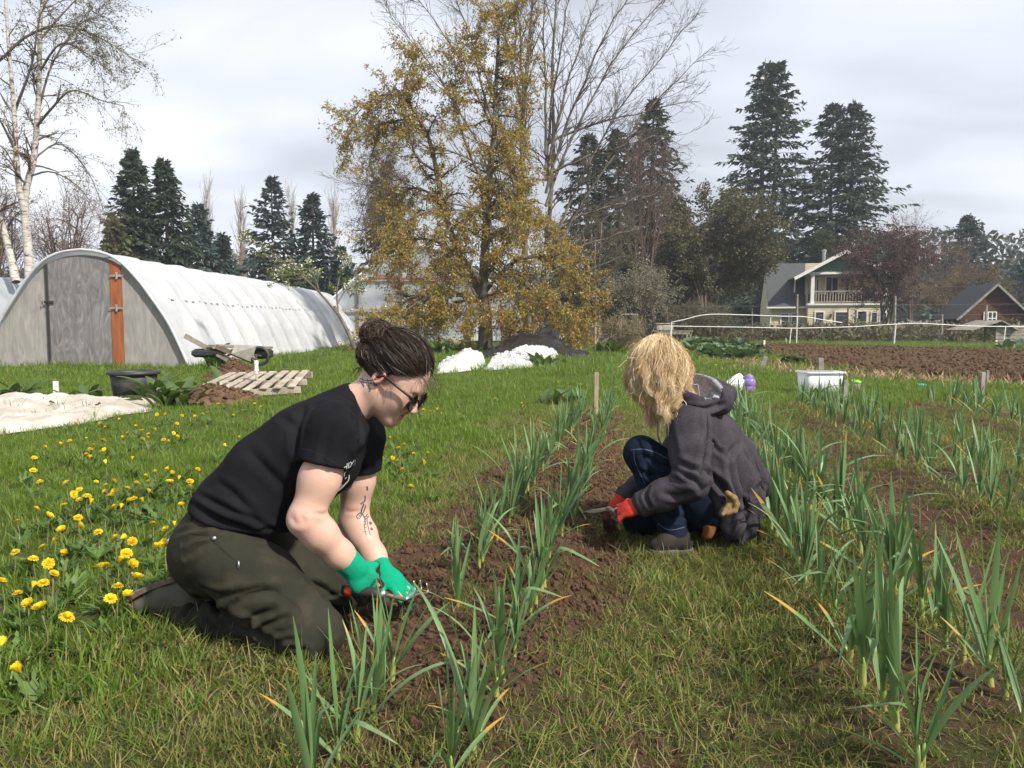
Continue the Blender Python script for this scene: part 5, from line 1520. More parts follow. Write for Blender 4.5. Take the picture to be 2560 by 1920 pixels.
# ------------------------------------------------------------------ birch at the left edge
rng = np.random.default_rng(31)
D = 26.0
PT = [limb([(74, 705), (70, 620), (62, 540), (66, 470), (84, 400), (92, 310), (98, 200), (100, 80), (112, -60)], D, 0.15, 0.05, 22),
      limb([(40, 705), (26, 640), (8, 570), (-10, 500), (-30, 380)], D, 0.14, 0.06, 14, [0, .3, .4, .5, .5]),
      limb([(64, 540), (48, 470), (40, 380), (34, 260), (22, 120), (10, -60)], D, 0.11, 0.04, 16, [0, -.2, -.3, -.4, -.4, -.4])]
B1 = [limb([(-60, 190), (0, 150), (60, 95), (130, 66), (190, 70), (270, 105), (350, 160)], D, 0.06, 0.01, 16, [0, -.5, -.5, -.5, -.5, -.5, -.5]),
      limb([(88, 320), (130, 270), (180, 225), (250, 250), (310, 265)], D, 0.05, 0.01, 12, [0, -.4, -.8, -1, -1.1]),
      limb([(85, 395), (150, 360), (220, 430), (265, 540)], D, 0.035, 0.008, 12, [0, .5, .9, 1.2]),
      limb([(90, 300), (130, 160), (200, 60), (260, 40)], D, 0.045, 0.01, 12, [0, .5, .9, 1.2]),
      limb([(40, 380), (0, 300), (-40, 240)], D, 0.05, 0.01, 8, [0, .4, .6]),
      limb([(36, 280), (80, 160), (100, 40), (150, -50)], D, 0.05, 0.012, 10, [0, -.6, -.8, -1]),
      limb([(75, 440), (130, 430), (200, 470), (250, 545)], D, 0.035, 0.008, 12, [0, -.5, -.9, -1.1]),
      limb([(98, 180), (150, 110), (210, 130), (290, 190)], D, 0.04, 0.008, 12, [0, -.4, -.6, -.8]),
      limb([(60, 560), (20, 540), (-20, 580)], D, 0.04, 0.008, 8, [0, -.5, -.7]),
      limb([(100, 100), (170, 20), (230, -40)], D, 0.04, 0.01, 8, [0, .2, .6])]
B2 = child_branches(PT + B1, 190, (0.7, 2.0), (0.4, 1.1), rng, 0.45, -0.03, 0.15, 7, 0.3, 1.0, 0.3, 0.007)
B3 = child_branches(B1 + B2, 900, (0.4, 1.2), (0.3, 1.0), rng, 0.5, -0.10, 0.16, 5, 0.1, 1.0, 0.4, 0.0045)
B4 = child_branches(B2 + B3, 1700, (0.2, 0.6), (0.3, 0.9), rng, 0.6, -0.12, 0.15, 3, 0.1, 1.0, 0.5, 0.0032)
top = [b for b in B3 + B4 if b[0][:, 2].mean() > 5.2] + [b for b in B4 if b[0][0, 2] > 2.5][::3]
Vc, Fc = leaf_cards(top, 7500, (0.04, 0.085), (0.014, 0.026), rng, 0.1, 0.4, 0.04)
birch_leaf = leafmat('young_birch_leaf', [(0.10, 0.095, 0.03), (0.13, 0.145, 0.035), (0.10, 0.125, 0.035), (0.075, 0.085, 0.035)], 0.4, 0.5, (0.25, 0.27, 0.06))
tree('birch_tree', 'white trunked birch with fine twigs and young leaves at left edge', 'tree', at(60, 705, D), [(PT, 8), (B1, 5), (B2 + B3 + B4, 3)], (Vc, Fc), [birch_bark, bark_grey, bark_brown], birch_leaf, rng.random(len(Fc)))

# ------------------------------------------------------------------ small blossoming pear by the tunnel
rng = np.random.default_rng(41)
D = 19.0
PT = [limb([(886, 872), (876, 845), (862, 815), (847, 788), (836, 765)], D, 0.055, 0.035, 10)]
B1 = [limb([(848, 790), (805, 738), (760, 695), (715, 660), (660, 620), (602, 596)], D, 0.03, 0.008, 14, [0, -.1, -.3, -.4, -.5, -.6]),
      limb([(846, 786), (842, 730), (850, 690), (858, 645)], D, 0.025, 0.008, 10, [0, .2, .3, .3]),
      limb([(800, 735), (790, 700), (775, 668)], D, 0.018, 0.006, 8, [0, .2, .4]),
      limb([(760, 695), (720, 700), (690, 690)], D, 0.018, 0.006, 8, [0, -.3, -.5]),
      limb([(842, 760), (870, 720), (905, 715)], D, 0.02, 0.006, 8, [0, .2, .5])]
B2 = child_branches(B1, 80, (0.2, 0.6), (0.5, 1.2), rng, 0.5, 0.05, 0.2, 5, 0.25, 1.0, 0.4, 0.004)
Vc, Fc = leaf_cards(B2, 330, (0.05, 0.09), (0.014, 0.024), rng, 0.2, 0.1, 0.04, cluster=4)
Vf, Ff = leaf_cards(B2, 190, (0.03, 0.05), (0.016, 0.024), rng, 0.5, 0.0, 0.04, cluster=4)
tree('young_pear_tree', 'slender young fruit tree with pale green leaves and white blossom', 'tree', at(886, 872, D), [(PT, 7), (B1, 5), (B2, 3)], (Vc, Fc), [bark_grey, bark_grey, bark_dark],
     leafmat('fresh_leaf', [(0.13, 0.17, 0.04), (0.19, 0.23, 0.06), (0.11, 0.15, 0.035)], 0.4, 0.5, (0.3, 0.34, 0.08)), rng.random(len(Fc)), extra=[('blossom', Vf, Ff, blossom, rng.random(len(Ff)))])

# ------------------------------------------------------------------ round-crowned and shrubby plants
def bush(name, label, cat, cpx, cpy, rx, ry, base_y, D, seed, leafm, nl, L, W, bark, trunks=3, tr=0.07, nb=(40, 260, 900), depth=None, twl=0.7, group=None, fill=1.0, tropism=0.03, clus=3):
    """a crown filling the ellipse round (cpx, cpy) on stems from the ground"""
    rng = np.random.default_rng(seed)
    c = at(cpx, cpy, D); k = D / 1920
    RX, RZ = rx * k, ry * k; RY = depth if depth else RX * 0.8
    base = at(cpx, base_y, D); base[2] = 0
    PT, B1 = [], []
    for i in range(trunks):
        a = rng.random() * 2 * PI
        e = c + np.array((math.cos(a) * RX * 0.35, math.sin(a) * RY * 0.35, RZ * rng.uniform(-0.1, 0.5)))
        b0 = base + (rng.normal(0, 0.10 * trunks * 0.6), rng.normal(0, 0.2), 0)
        PT.append((resample([b0, b0 * 0.5 + e * 0.5 + rng.normal(0, 0.12, 3), e], 12), np.linspace(tr, tr * 0.4, 12)))
    for i in range(nb[0]):
        p, r = PT[rng.integers(trunks)]
        q = p[rng.integers(3, 12)]
        d = rng.normal(size=3); d /= np.linalg.norm(d)
        e = c + d * np.array((RX, RY, RZ)) * rng.uniform(0.65, 1.0) * fill
        mid = q * 0.5 + e * 0.5 + np.array((0, 0, RZ * 0.12)) + rng.normal(0, 0.1, 3)
        B1.append((resample([q, mid, e], 8), np.linspace(tr * 0.4, tr * 0.08, 8)))
    B2 = child_branches(B1, nb[1], (twl, twl * 2.2), (0.3, 1.1), rng, 0.5, tropism, 0.18, 5, 0.3, 1.0, 0.35, 0.007)
    B3 = child_branches(B1 + B2, nb[2], (twl * 0.4, twl * 1.1), (0.3, 1.1), rng, 0.55, tropism, 0.2, 3, 0.2, 1.0, 0.45, 0.005)
    cr = v = None
    if nl:
        V, F = leaf_cards(B2 + B3, nl // clus, L, W, rng, 0.1, 0.2, L[1] * 0.6, cluster=clus)
        cr = (V, F); v = np.clip(np.repeat(rng.normal(0.5, 0.22, len(F) // clus), clus) + rng.normal(0, 0.1, len(F)), 0.01, 0.99)
    return tree(name, label, cat, base, [(PT, 7), (B1, 4), (B2 + B3, 3)], cr, bark, leafm, v, group)
olive = leafmat('olive_brown_leaf', [(0.082, 0.068, 0.038), (0.11, 0.094, 0.048), (0.09, 0.092, 0.044), (0.14, 0.125, 0.08)], 0.3, 0.5)
bush('round_evergreen', 'round-crowned olive brown evergreen tree with pale limbs left of the house', 'tree', 1768, 605, 178, 172, 840, 52, 51, olive, 48000, (0.12, 0.22), (0.04, 0.07), [bark_pale, bark_pale, bark_dark], 4, 0.13, (60, 500, 1500), None, 1.0)
maroon = leafmat('maroon_leaf', [(0.075, 0.03, 0.034), (0.105, 0.048, 0.052), (0.095, 0.045, 0.043), (0.14, 0.08, 0.078)], 0.3, 0.5, (0.18, 0.06, 0.06))
bush('plum_tree', 'dark maroon leaved plum tree in front of the house', 'tree', 2212, 664, 128, 112, 850, 54, 52, maroon, 20000, (0.07, 0.14), (0.025, 0.05), [bark_dark, bark_dark, bark_dark], 3, 0.12, (50, 420, 1500), None, 0.8)
pinkish = leafmat('reddish_bud', [(0.14, 0.075, 0.065), (0.19, 0.11, 0.085), (0.15, 0.105, 0.06)], 0.3, 0.6)
bush('budding_tree', 'thin reddish budding tree rising behind the plum tree', 'tree', 2270, 610, 55, 85, 840, 66, 53, pinkish, 2500, (0.06, 0.11), (0.015, 0.03), [bark_brown] * 3, 4, 0.08, (36, 260, 800), None, 0.9, tropism=0.1)
rust = leafmat('rusty_blossom_leaf', [(0.16, 0.095, 0.05), (0.20, 0.13, 0.07), (0.13, 0.095, 0.045), (0.24, 0.17, 0.12)], 0.3, 0.6)
bush('budding_tree', 'wide low rusty brown tree behind the shed', 'tree', 2400, 730, 150, 75, 845, 57, 54, rust, 9000, (0.06, 0.12), (0.02, 0.035), [bark_dark, bark_brown, bark_brown], 3, 0.1, (50, 380, 1100), None, 0.8)
bush('budding_tree', 'thin brown twiggy tree left of the right hand fir', 'tree', 2372, 645, 50, 65, 830, 68, 64, rust, 2200, (0.06, 0.12), (0.02, 0.03), [bark_brown] * 3, 3, 0.08, (30, 220, 700), None, 0.9, tropism=0.08)
cream_l = leafmat('cream_blossom_leaf', [(0.30, 0.29, 0.20), (0.2, 0.205, 0.09), (0.42, 0.40, 0.32), (0.14, 0.155, 0.06)], 0.35, 0.6)
bush('blossom_shrub', 'tall shrub full of cream blossom right of the pear tree', 'shrub', 1600, 735, 95, 75, 850, 42, 55, cream_l, 7500, (0.05, 0.10), (0.02, 0.04), [bark_dark, bark_dark, bark_brown], 4, 0.06, (50, 380, 1000), None, 0.6)
bush('blossom_shrub', 'low spreading greenish shrub behind the work table', 'shrub', 1745, 795, 110, 38, 850, 46, 56, leafmat('pale_green_leaf', [(0.16, 0.15, 0.075), (0.10, 0.115, 0.04), (0.22, 0.20, 0.14)], 0.35, 0.6), 5500, (0.05, 0.10), (0.02, 0.04), [bark_brown] * 3, 5, 0.05, (50, 320, 900), None, 0.5)
yg = leafmat('yellow_green_leaf', [(0.17, 0.155, 0.04), (0.12, 0.125, 0.035), (0.20, 0.17, 0.05)], 0.35, 0.6)
bush('twiggy_tree', 'twiggy yellow green tree between the pear and the dark firs', 'tree', 1490, 610, 105, 110, 850, 44, 57, yg, 5000, (0.05, 0.10), (0.015, 0.03), [bark_pale, bark_dark, bark_dark], 4, 0.08, (50, 400, 1300), None, 0.8)
bush('twiggy_tree', 'purplish brown twiggy tree left behind the pear tree', 'tree', 950, 530, 85, 200, 850, 47, 58, leafmat('dark_bud', [(0.075, 0.052, 0.048), (0.10, 0.07, 0.058), (0.06, 0.062, 0.045)], 0.3, 0.6), 6500, (0.05, 0.11), (0.018, 0.034), [bark_brown] * 3, 4, 0.10, (60, 480, 1500), None, 0.9)
bush('twiggy_tree', 'bare brown twiggy tree behind the birch', 'tree', 160, 590, 105, 110, 760, 40, 59, leafmat('brown_bud', [(0.14, 0.095, 0.06), (0.17, 0.12, 0.07), (0.11, 0.10, 0.05)], 0.3, 0.6), 2600, (0.05, 0.10), (0.015, 0.03), [bark_brown] * 3, 4, 0.09, (50, 380, 1200), None, 0.8)
bush('twiggy_tree', 'brown twiggy tree at the far left edge behind the birch', 'tree', 0, 570, 90, 130, 760, 42, 60, leafmat('brown_bud', []) if False else MATS['brown_bud'], 2600, (0.05, 0.10), (0.015, 0.03), [bark_brown] * 3, 4, 0.09, (50, 380, 1200), None, 0.8)
bush('twiggy_tree', 'thin reddish brown twiggy tree in front of the firs behind the bare tree', 'tree', 1600, 430, 110, 130, 850, 46, 61, MATS['dark_bud'], 3500, (0.05, 0.1), (0.015, 0.03), [bark_brown] * 3, 4, 0.09, (50, 420, 1400), None, 1.0, tropism=0.06)
yel = leafmat('yellow_stem_leaf', [(0.22, 0.185, 0.035), (0.16, 0.15, 0.035), (0.26, 0.2, 0.04)], 0.35, 0.6)
bush('yellow_shrub', 'upright yellow green shrub beside the metal gate frame', 'shrub', 1565, 832, 44, 45, 880, 27, 62, yel, 2600, (0.04, 0.07), (0.01, 0.018), [bark_pale] * 3, 14, 0.014, (60, 260, 500), 0.5, 0.3, tropism=0.15)
dkg = leafmat('dark_hedge_leaf', [(0.03, 0.05, 0.02), (0.045, 0.07, 0.024), (0.055, 0.062, 0.025)], 0.2, 0.6)
bush('conical_shrub', 'clipped dark green column shrub behind the house roof', 'shrub', 2058, 615, 26, 50, 840, 68, 63, dkg, 6000, (0.12, 0.2), (0.05, 0.08), [bark_dark] * 3, 2, 0.1, (60, 260, 500), None, 0.5)

# ------------------------------------------------------------------ conifers
def conifer(label, apx, apy, wpx, base_y, D, seed, mat, n_whorl=34, per=9, droop=0.35, twin=0.0, bare=0.08, up=0.0, cards=14, rough=0.35, cl=(0.45, 0.85), cw=0.115):
    rng = np.random.default_rng(seed)
    a = at(apx, apy, D); H = a[2]; R = wpx * D / 1920 * 1.3
    base = np.array((a[0], D, 0.0))
    root = thing('fir_tree', label, 'tree', base, 'tall firs and spruces')
    tr = [(resample([base, base + (0, 0, H * 0.5), base + (rng.normal(0, .1), 0, H)], 12), np.linspace(0.016 * H + 0.05, 0.02, 12))]
    if twin:
        tr.append((resample([base + (0.2, 0, 0), base + (twin, 0.3, H * 0.45), base + (twin * 1.1, 0.3, H * 0.985)], 12), np.linspace(0.014 * H + 0.05, 0.02, 12)))
    br = []
    for p, r in tr:
        z = bare * H
        while z < H * 0.985:
            f = 1 - z / H
            rad = R * (min(1.0, (f * 1.15) ** 0.72)) * (0.7 + 0.3 * min(1, (1 - f) * 5 + 0.4))
            cxy = np.array([np.interp(z, p[:, 2], p[:, 0]), np.interp(z, p[:, 2], p[:, 1])])
            for k in range(max(3, int(per * (0.6 + 0.5 * f)))):
                aa = rng.random() * 2 * PI
                L = rad * rng.uniform(1 - rough * 1.4, 1 + rough * 0.45)
                if rng.random() < 0.08: L *= 1.22
                d = np.array((math.cos(aa), math.sin(aa)))
                ss = np.linspace(0, 1, 6)
                dz = (up + 0.25 * (1 - f)) * L * ss - droop * L * ss ** 1.5 * (0.5 + 0.8 * f) + 0.12 * L * np.clip(ss - 0.7, 0, 1)
                pts = np.stack([cxy[0] + d[0] * L * ss, cxy[1] + d[1] * L * ss, z + dz + rng.normal(0, 0.05, 6) * ss], 1)
                br.append((pts, np.linspace(0.02 + 0.02 * f, 0.006, 6)))
            z += H / n_whorl * (0.45 + 0.75 * f) * rng.uniform(0.75, 1.25)
    V, F = tubes_np(tr, 7); mk('trunk', V, F, bark_dark, root, True)
    V, F = tubes_np(br, 3); mk('branches', V, F, bark_dark, root)
    # sprays of needles: narrow cards hanging off every bough
    n = len(br) * cards
    bi = np.repeat(np.arange(len(br)), cards)
    P6 = np.array([b[0] for b in br])
    tt = (0.12 + 0.88 * rng.random(n) ** 0.8) * 4.999
    i = tt.astype(int); f = (tt - i)[:, None]
    P = P6[bi, i] * (1 - f) + P6[bi, i + 1] * f
    T = P6[bi, i + 1] - P6[bi, i]; T /= np.linalg.norm(T, axis=1, keepdims=True)
    side = np.cross(T, (0, 0, 1)); side /= np.maximum(np.linalg.norm(side, axis=1, keepdims=True), 1e-6)
    s = rng.choice([-1, 1], n)[:, None]
    d = T * rng.uniform(0.35, 1.0, (n, 1)) + side * s * rng.uniform(0.2, 1.0, (n, 1)) + np.array((0, 0, 1)) * rng.normal(-0.22, 0.3, (n, 1))
    d /= np.linalg.norm(d, axis=1, keepdims=True)
    w = np.cross(d, rng.normal(size=(n, 3))); w /= np.linalg.norm(w, axis=1, keepdims=True)
    sz = (0.55 + 0.45 * np.clip(np.linalg.norm(P6[bi, 5] - P6[bi, 0], axis=1) / max(R, 1e-3), 0, 1))[:, None]
    l = rng.uniform(cl[0], cl[1], (n, 1)) * sz; ww = cw * rng.uniform(0.7, 1.4, (n, 1)) * sz
    tp = P + d * l; tp[:, 2] -= 0.08 * l[:, 0]
    V = np.stack([P - w * ww * 0.3, P + d * l * 0.5 - w * ww, tp, P + d * l * 0.55 + w * ww], 1).reshape(-1, 3)
    F = np.arange(4 * n).reshape(-1, 4)
    mk('crown', V, F, mat, root, False, {'v': np.clip(rng.normal(0.5, 0.25, n), 0.01, 0.99)})
    return root
fir = leafmat('fir_needles', [(0.028, 0.045, 0.036), (0.040, 0.062, 0.045), (0.052, 0.074, 0.048), (0.072, 0.076, 0.052)], 0.2, 0.8, None, 0.08)
firb = leafmat('blue_spruce_needles', [(0.042, 0.064, 0.062), (0.056, 0.085, 0.078), (0.072, 0.10, 0.086)], 0.2, 0.8, None, 0.08)
firy = leafmat('yellow_fir_needles', [(0.075, 0.09, 0.035), (0.11, 0.12, 0.045), (0.085, 0.085, 0.04)], 0.15, 0.6)
conifer('dark fir, taller of the pair behind the plywood tunnel', 330, 365, 78, 705, 50, 71, fir, 35, 11, 0.3, 0, 0.05)
conifer('dark fir with broad crown, right of the pair behind the plywood tunnel', 412, 392, 80, 705, 51, 72, fir, 35, 11, 0.35, 0, 0.05)
conifer('short yellowish fir left of the dark pair', 288, 545, 62, 705, 47, 73, firy, 24, 11, 0.3, 0, 0.04)
conifer('blue spruce with narrow top beside the bare poplars', 494, 506, 62, 700, 58, 74, firb, 29, 11, 0.25, 0, 0.04)
conifer('small blue spruce between the two poplars', 557, 582, 46, 700, 60, 75, firb, 24, 11, 0.2, 0, 0.04)
conifer('pointed blue green fir, left of two above the tunnel roof', 679, 439, 82, 720, 62, 76, firb, 29, 10, 0.2, 0, 0.04, 0.1, rough=0.5)
conifer('full blue green fir, right of two above the tunnel roof', 780, 481, 80, 720, 62, 77, firb, 29, 11, 0.2, 0, 0.04, 0.1)
conifer('little dark fir left of the pear tree', 852, 612, 36, 730, 70, 78, firb, 21, 10, 0.2, 0, 0.04)
conifer('dark fir right behind the bare tree', 1632, 240, 125, 800, 56, 79, fir, 40, 11, 0.35, 0, 0.06)
conifer('dark fir between the two others behind the bare tree', 1550, 320, 125, 800, 60, 86, fir, 35, 11, 0.35, 0, 0.06)
conifer('dark fir mostly hidden behind the bare tree', 1470, 330, 120, 800, 58, 80, fir, 35, 11, 0.35, 0, 0.06)
conifer('dark fir hidden behind the purplish twiggy tree', 960, 400, 80, 800, 60, 85, fir, 32, 11, 0.3, 0, 0.06)
conifer('tallest fir with two trunks behind the house', 1912, 146, 138, 800, 75, 81, fir, 40, 9, 0.30, 1.25, 0.10, 0.05, cards=22, rough=0.35, cl=(0.55, 1.05), cw=0.125)
conifer('tall dense fir right of the two-trunked one', 2134, 250, 140, 800, 75, 82, fir, 40, 10, 0.30, -1.6, 0.08, 0.05, cards=22, rough=0.35, cl=(0.55, 1.05), cw=0.125)
conifer('blue green fir standing alone behind the shed', 2422, 540, 88, 800, 80, 83, firb, 27, 12, 0.2, 0, 0.03, 0.15, cl=(0.5, 0.9))
conifer('blue green fir cut by the right edge of the view', 2580, 640, 78, 820, 80, 84, firb, 27, 12, 0.2, 0, 0.03, 0.1, cl=(0.5, 0.9))
# bare poplars
def poplar(label, px, py, D, seed):
    rng = np.random.default_rng(seed)
    a = at(px, py, D); b0 = np.array((a[0], D, 0))
    PT = [(resample([b0, a * (1, 1, 0.5), a], 14), np.linspace(0.14, 0.015, 14))]
    B1 = child_branches(PT, 90, (a[2] * 0.16, a[2] * 0.32), (0.12, 0.38), rng, 0.45, 0.12, 0.06, 6, 0.15, 0.95, 0.3, 0.012)
    B2 = child_branches(B1, 420, (0.5, 1.5), (0.15, 0.5), rng, 0.6, 0.1, 0.08, 4, 0.1, 1, 0.4, 0.009)
    tree('poplar_tree', label, 'tree', b0, [(PT, 6), (B1, 4), (B2, 3)], None, bark_pale, None, None, 'bare poplars on the skyline')
poplar('slim bare poplar, leftmost of the four on the skyline', 516, 478, 75, 91)
poplar('slim bare poplar, second from the left on the skyline', 601, 523, 72, 92)
poplar('slim bare poplar, third from the left on the skyline', 728, 503, 78, 93)
poplar('slim bare poplar, rightmost of the four on the skyline', 833, 497, 78, 94)
# a far wood that reads as one mass
rng = np.random.default_rng(99)
n = 42000
ang = rng.uniform(-0.85, 0.85, n); rr = rng.uniform(92, 108, n)
x = rr * np.tan(ang) ; y = rr
hgt = 5.0 + 6.0 * fbm(x * 0.09, y * 0.02, 401, 3) + 3.0 * sstep(-20, 30, x)
P = np.stack([x, y, rng.random(n) ** 0.8 * hgt], 1)
d = rng.normal(size=(n, 3)); d /= np.linalg.norm(d, axis=1, keepdims=True)
s = np.cross(d, rng.normal(size=(n, 3))); s /= np.linalg.norm(s, axis=1, keepdims=True)
l = rng.uniform(0.25, 0.6, (n, 1))
V = np.stack([P - d * l, P + s * l * 0.5, P + d * l, P - s * l * 0.5], 1).reshape(-1, 3)
cx_ = np.linspace(-115, 115, 231); ch_ = 0.72 * (5.0 + 6.0 * fbm(cx_ * 0.09, cx_ * 0 + 2.0, 401, 3) + 3.0 * sstep(-20, 30, cx_)) * (0.8 + 0.4 * fbm(cx_ * 0.7, cx_ * 0, 405, 2))
cw_ = np.concatenate([np.stack([cx_, 103 + 1.5 * fbm(cx_, cx_ * 0, 407, 2), 0 * cx_], 1), np.stack([cx_, 104 + 0 * cx_, ch_], 1)])
q_ = np.arange(230); base_n = len(V)
V = np.concatenate([V, cw_]); core_F = base_n + np.stack([q_, q_ + 1, q_ + 232, q_ + 231], 1)
wood_far = mk('distant_wood', V, np.concatenate([np.arange(4 * n).reshape(-1, 4), core_F]), leafmat('distant_foliage', [(0.05, 0.066, 0.058), (0.065, 0.082, 0.062), (0.095, 0.088, 0.07), (0.07, 0.085, 0.076)], 0.15, 0.7), None, False, {'v': np.concatenate([rng.random(n), np.full(230, 0.15)])}, local=True)
tag(wood_far, 'far wood along the horizon behind the houses and tunnels', kind='stuff')
# undergrowth along the fence (uncountable)
n = 16000
x = rng.uniform(-8, 36, n); y = 46 + rng.uniform(-1.5, 6, n) - 0.06 * x
hgt = 0.35 + 1.3 * fbm(x * 0.5, y * 0.3, 411, 3)
P = np.stack([x, y, rng.random(n) * hgt], 1)
d = rng.normal(size=(n, 3)) + (0, 0, 0.7); d /= np.linalg.norm(d, axis=1, keepdims=True)
s = np.cross(d, rng.normal(size=(n, 3))); s /= np.linalg.norm(s, axis=1, keepdims=True)
l = rng.uniform(0.1, 0.3, (n, 1))
V = np.stack([P - d * l, P + s * l * 0.25, P + d * l, P - s * l * 0.25], 1).reshape(-1, 3)
keep = ~((x > 15) & (y > 57))
und = mk('undergrowth', V, np.arange(4 * n).reshape(-1, 4), leafmat('undergrowth_leaf', [(0.10, 0.075, 0.05), (0.075, 0.085, 0.03), (0.14, 0.11, 0.075), (0.06, 0.075, 0.025)], 0.2, 0.7), None, False, {'v': rng.random(n)}, local=True)
tag(und, 'dry undergrowth along the deer fence', kind='stuff')

# ================================================================== broad-leaved plants
def broad_leaf(L, w, a0, bend, seed, curl=0.3, ruffle=0.0, cols=5, segs=8):
    r = random.Random(seed)
    tt = np.linspace(0, 1, segs + 1)
    ang = a0 + bend * tt ** 1.3
    px = np.concatenate([[0], np.cumsum(np.sin(ang[:-1]) * L / segs)]); pz = np.concatenate([[0], np.cumsum(np.cos(ang[:-1]) * L / segs)])
    wv = w * np.sin(np.clip(tt * 1.02, 0, 1) ** 0.75 * PI) ** 0.8 + 0.006
    V = []
    for j in range(cols):
        q = (j / (cols - 1) - 0.5) * 2
        up = curl * wv * abs(q) ** 1.5 + ruffle * np.sin(tt * 22 + q * 5 + seed) * abs(q) * w
        nx, nz = -np.cos(ang), np.sin(ang)
        V.append(np.stack([px + nx * up, wv * q, pz + nz * up], 1))
    V = np.concatenate(V); m_ = segs + 1; q = np.arange(segs)
    F = np.concatenate([np.stack([j * m_ + q, (j + 1) * m_ + q, (j + 1) * m_ + q + 1, j * m_ + q + 1], 1) for j in range(cols - 1)])
    return V, F
t = NT('comfrey_leaf')
c = t.mix(t.noise(14, 3), (0.05, 0.085, 0.022), (0.095, 0.15, 0.04)); c = t.mix(t.math('MULTIPLY', t.rnd(), 0.5), c, (0.06, 0.10, 0.03))
t.fin(c, 0.5, t.bump(t.noise(50), 0.3, 0.005)); comfrey_m = t.translucent((0.12, 0.2, 0.03), 0.25)
t = NT('kale_leaf')
c = t.mix(t.noise(12, 3), (0.045, 0.085, 0.04), (0.085, 0.14, 0.065)); c = t.mix(t.math('MULTIPLY', t.rnd(), 0.5), c, (0.11, 0.17, 0.07))
t.fin(c, 0.5, t.bump(t.noise(40), 0.4, 0.01)); kale_m = t.translucent((0.14, 0.22, 0.06), 0.2)
BL = [mesh_data('leaf', *broad_leaf(0.30 + 0.05 * k, 0.055 + 0.008 * (k % 3), 0.35 + 0.1 * k, 0.9 + 0.2 * (k % 2), k), comfrey_m, True) for k in range(5)]
KL = [mesh_data('leaf', *broad_leaf(0.34 + 0.04 * k, 0.13 + 0.02 * (k % 3), 0.5 + 0.14 * k, 0.7 + 0.2 * (k % 2), k + 9, 0.3, 0.18), kale_m, True) for k in range(5)]
def leafy(name, label, cat, p, n, meshes, sc, seed, group=None, sp=0.08):
    r = random.Random(seed)
    z = float(gz(p[0], p[1]))
    root = thing(name, label, cat, (p[0], p[1], z), group)
    for k in range(n):
        o = place('leaf', r.choice(meshes), root, (r.gauss(0, sp), r.gauss(0, sp), 0.0))
        s_ = sc * r.uniform(0.7, 1.2)
        o.rotation_euler = (r.gauss(0, .1), r.gauss(-0.05, .18), k * 2.4 + r.gauss(0, .3)); o.scale = (s_,) * 3
    return root
leafy('comfrey_plant', 'dark leafy comfrey plant in front of the black pot', 'plant', on_ground(385, 1012), 30, BL, 1.05, 1, sp=0.12)
leafy('comfrey_plant', 'comfrey plant right of the pot beside the soil heap', 'plant', on_ground(438, 1018), 20, BL, 0.85, 2, sp=0.1)
leafy('comfrey_plant', 'small comfrey plant in front of the standpipe', 'plant', on_ground(585, 975), 20, BL, 0.9, 3, sp=0.14)
leafy('comfrey_plant', 'comfrey plant behind the white stake at left', 'plant', on_ground(20, 1005), 18, BL, 0.9, 4, sp=0.12)
leafy('comfrey_plant', 'low comfrey plant between the white stake and the pot', 'plant', on_ground(205, 1012), 18, BL, 0.75, 5, sp=0.2)
leafy('comfrey_plant', 'comfrey plant at the right end of the creased white sheet', 'plant', on_ground(1352, 915), 26, BL, 1.0, 6, sp=0.2)
leafy('comfrey_plant', 'big comfrey clump left of the pear trunk', 'plant', on_ground(1095, 885), 40, BL, 1.5, 7, sp=0.3)
leafy('comfrey_plant', 'dark comfrey clump at the foot of the pear trunk', 'plant', on_ground(1165, 880), 40, BL, 1.2, 8, sp=0.35)
leafy('comfrey_plant', 'comfrey clump under the yellow shrub', 'plant', on_ground(1530, 884), 30, BL, 1.2, 10, sp=0.3)
leafy('dock_plant', 'broad dock plant left of the upright stake', 'plant', on_ground(1398, 1010), 14, BL, 0.8, 9, sp=0.08)
leafy('dock_plant', 'dock plant in the grass left of the short grey stake', 'plant', on_ground(2045, 1012), 10, BL, 0.75, 11, sp=0.06)
leafy('cart_plant', 'small leafy plant growing behind the tipped garden cart', 'plant', at(535, 880, 16.9), 14, BL, 1.6, 12, sp=0.1)
r = random.Random(8)
kale_px = [(1705, 872), (1722, 866), (1742, 862), (1760, 874), (1775, 866), (1790, 880), (1808, 870), (1822, 888), (1838, 876), (1852, 866), (1868, 884), (1880, 896), (1848, 900), (1800, 898), (1770, 890), (1740, 884), (1890, 880)]
for k, (px, py) in enumerate(sorted(kale_px)):
    leafy('kale_plant', 'big green kale plant, %s from the left in the patch by the field' % ORD[k], 'kale', on_ground(px, py), 12, KL, r.uniform(1.1, 1.6), 30 + k, 'kale plants in the patch', 0.1)
leafy('kale_plant', 'dark kale plant standing alone between two grey stakes', 'kale', on_ground(1983, 912), 16, KL, 1.0, 60, 'kale plants in the patch', 0.14)
leafy('kale_plant', 'kale plant by the pipe leg at the right edge', 'kale', on_ground(2523, 872), 14, KL, 1.4, 61, 'kale plants in the patch', 0.2)
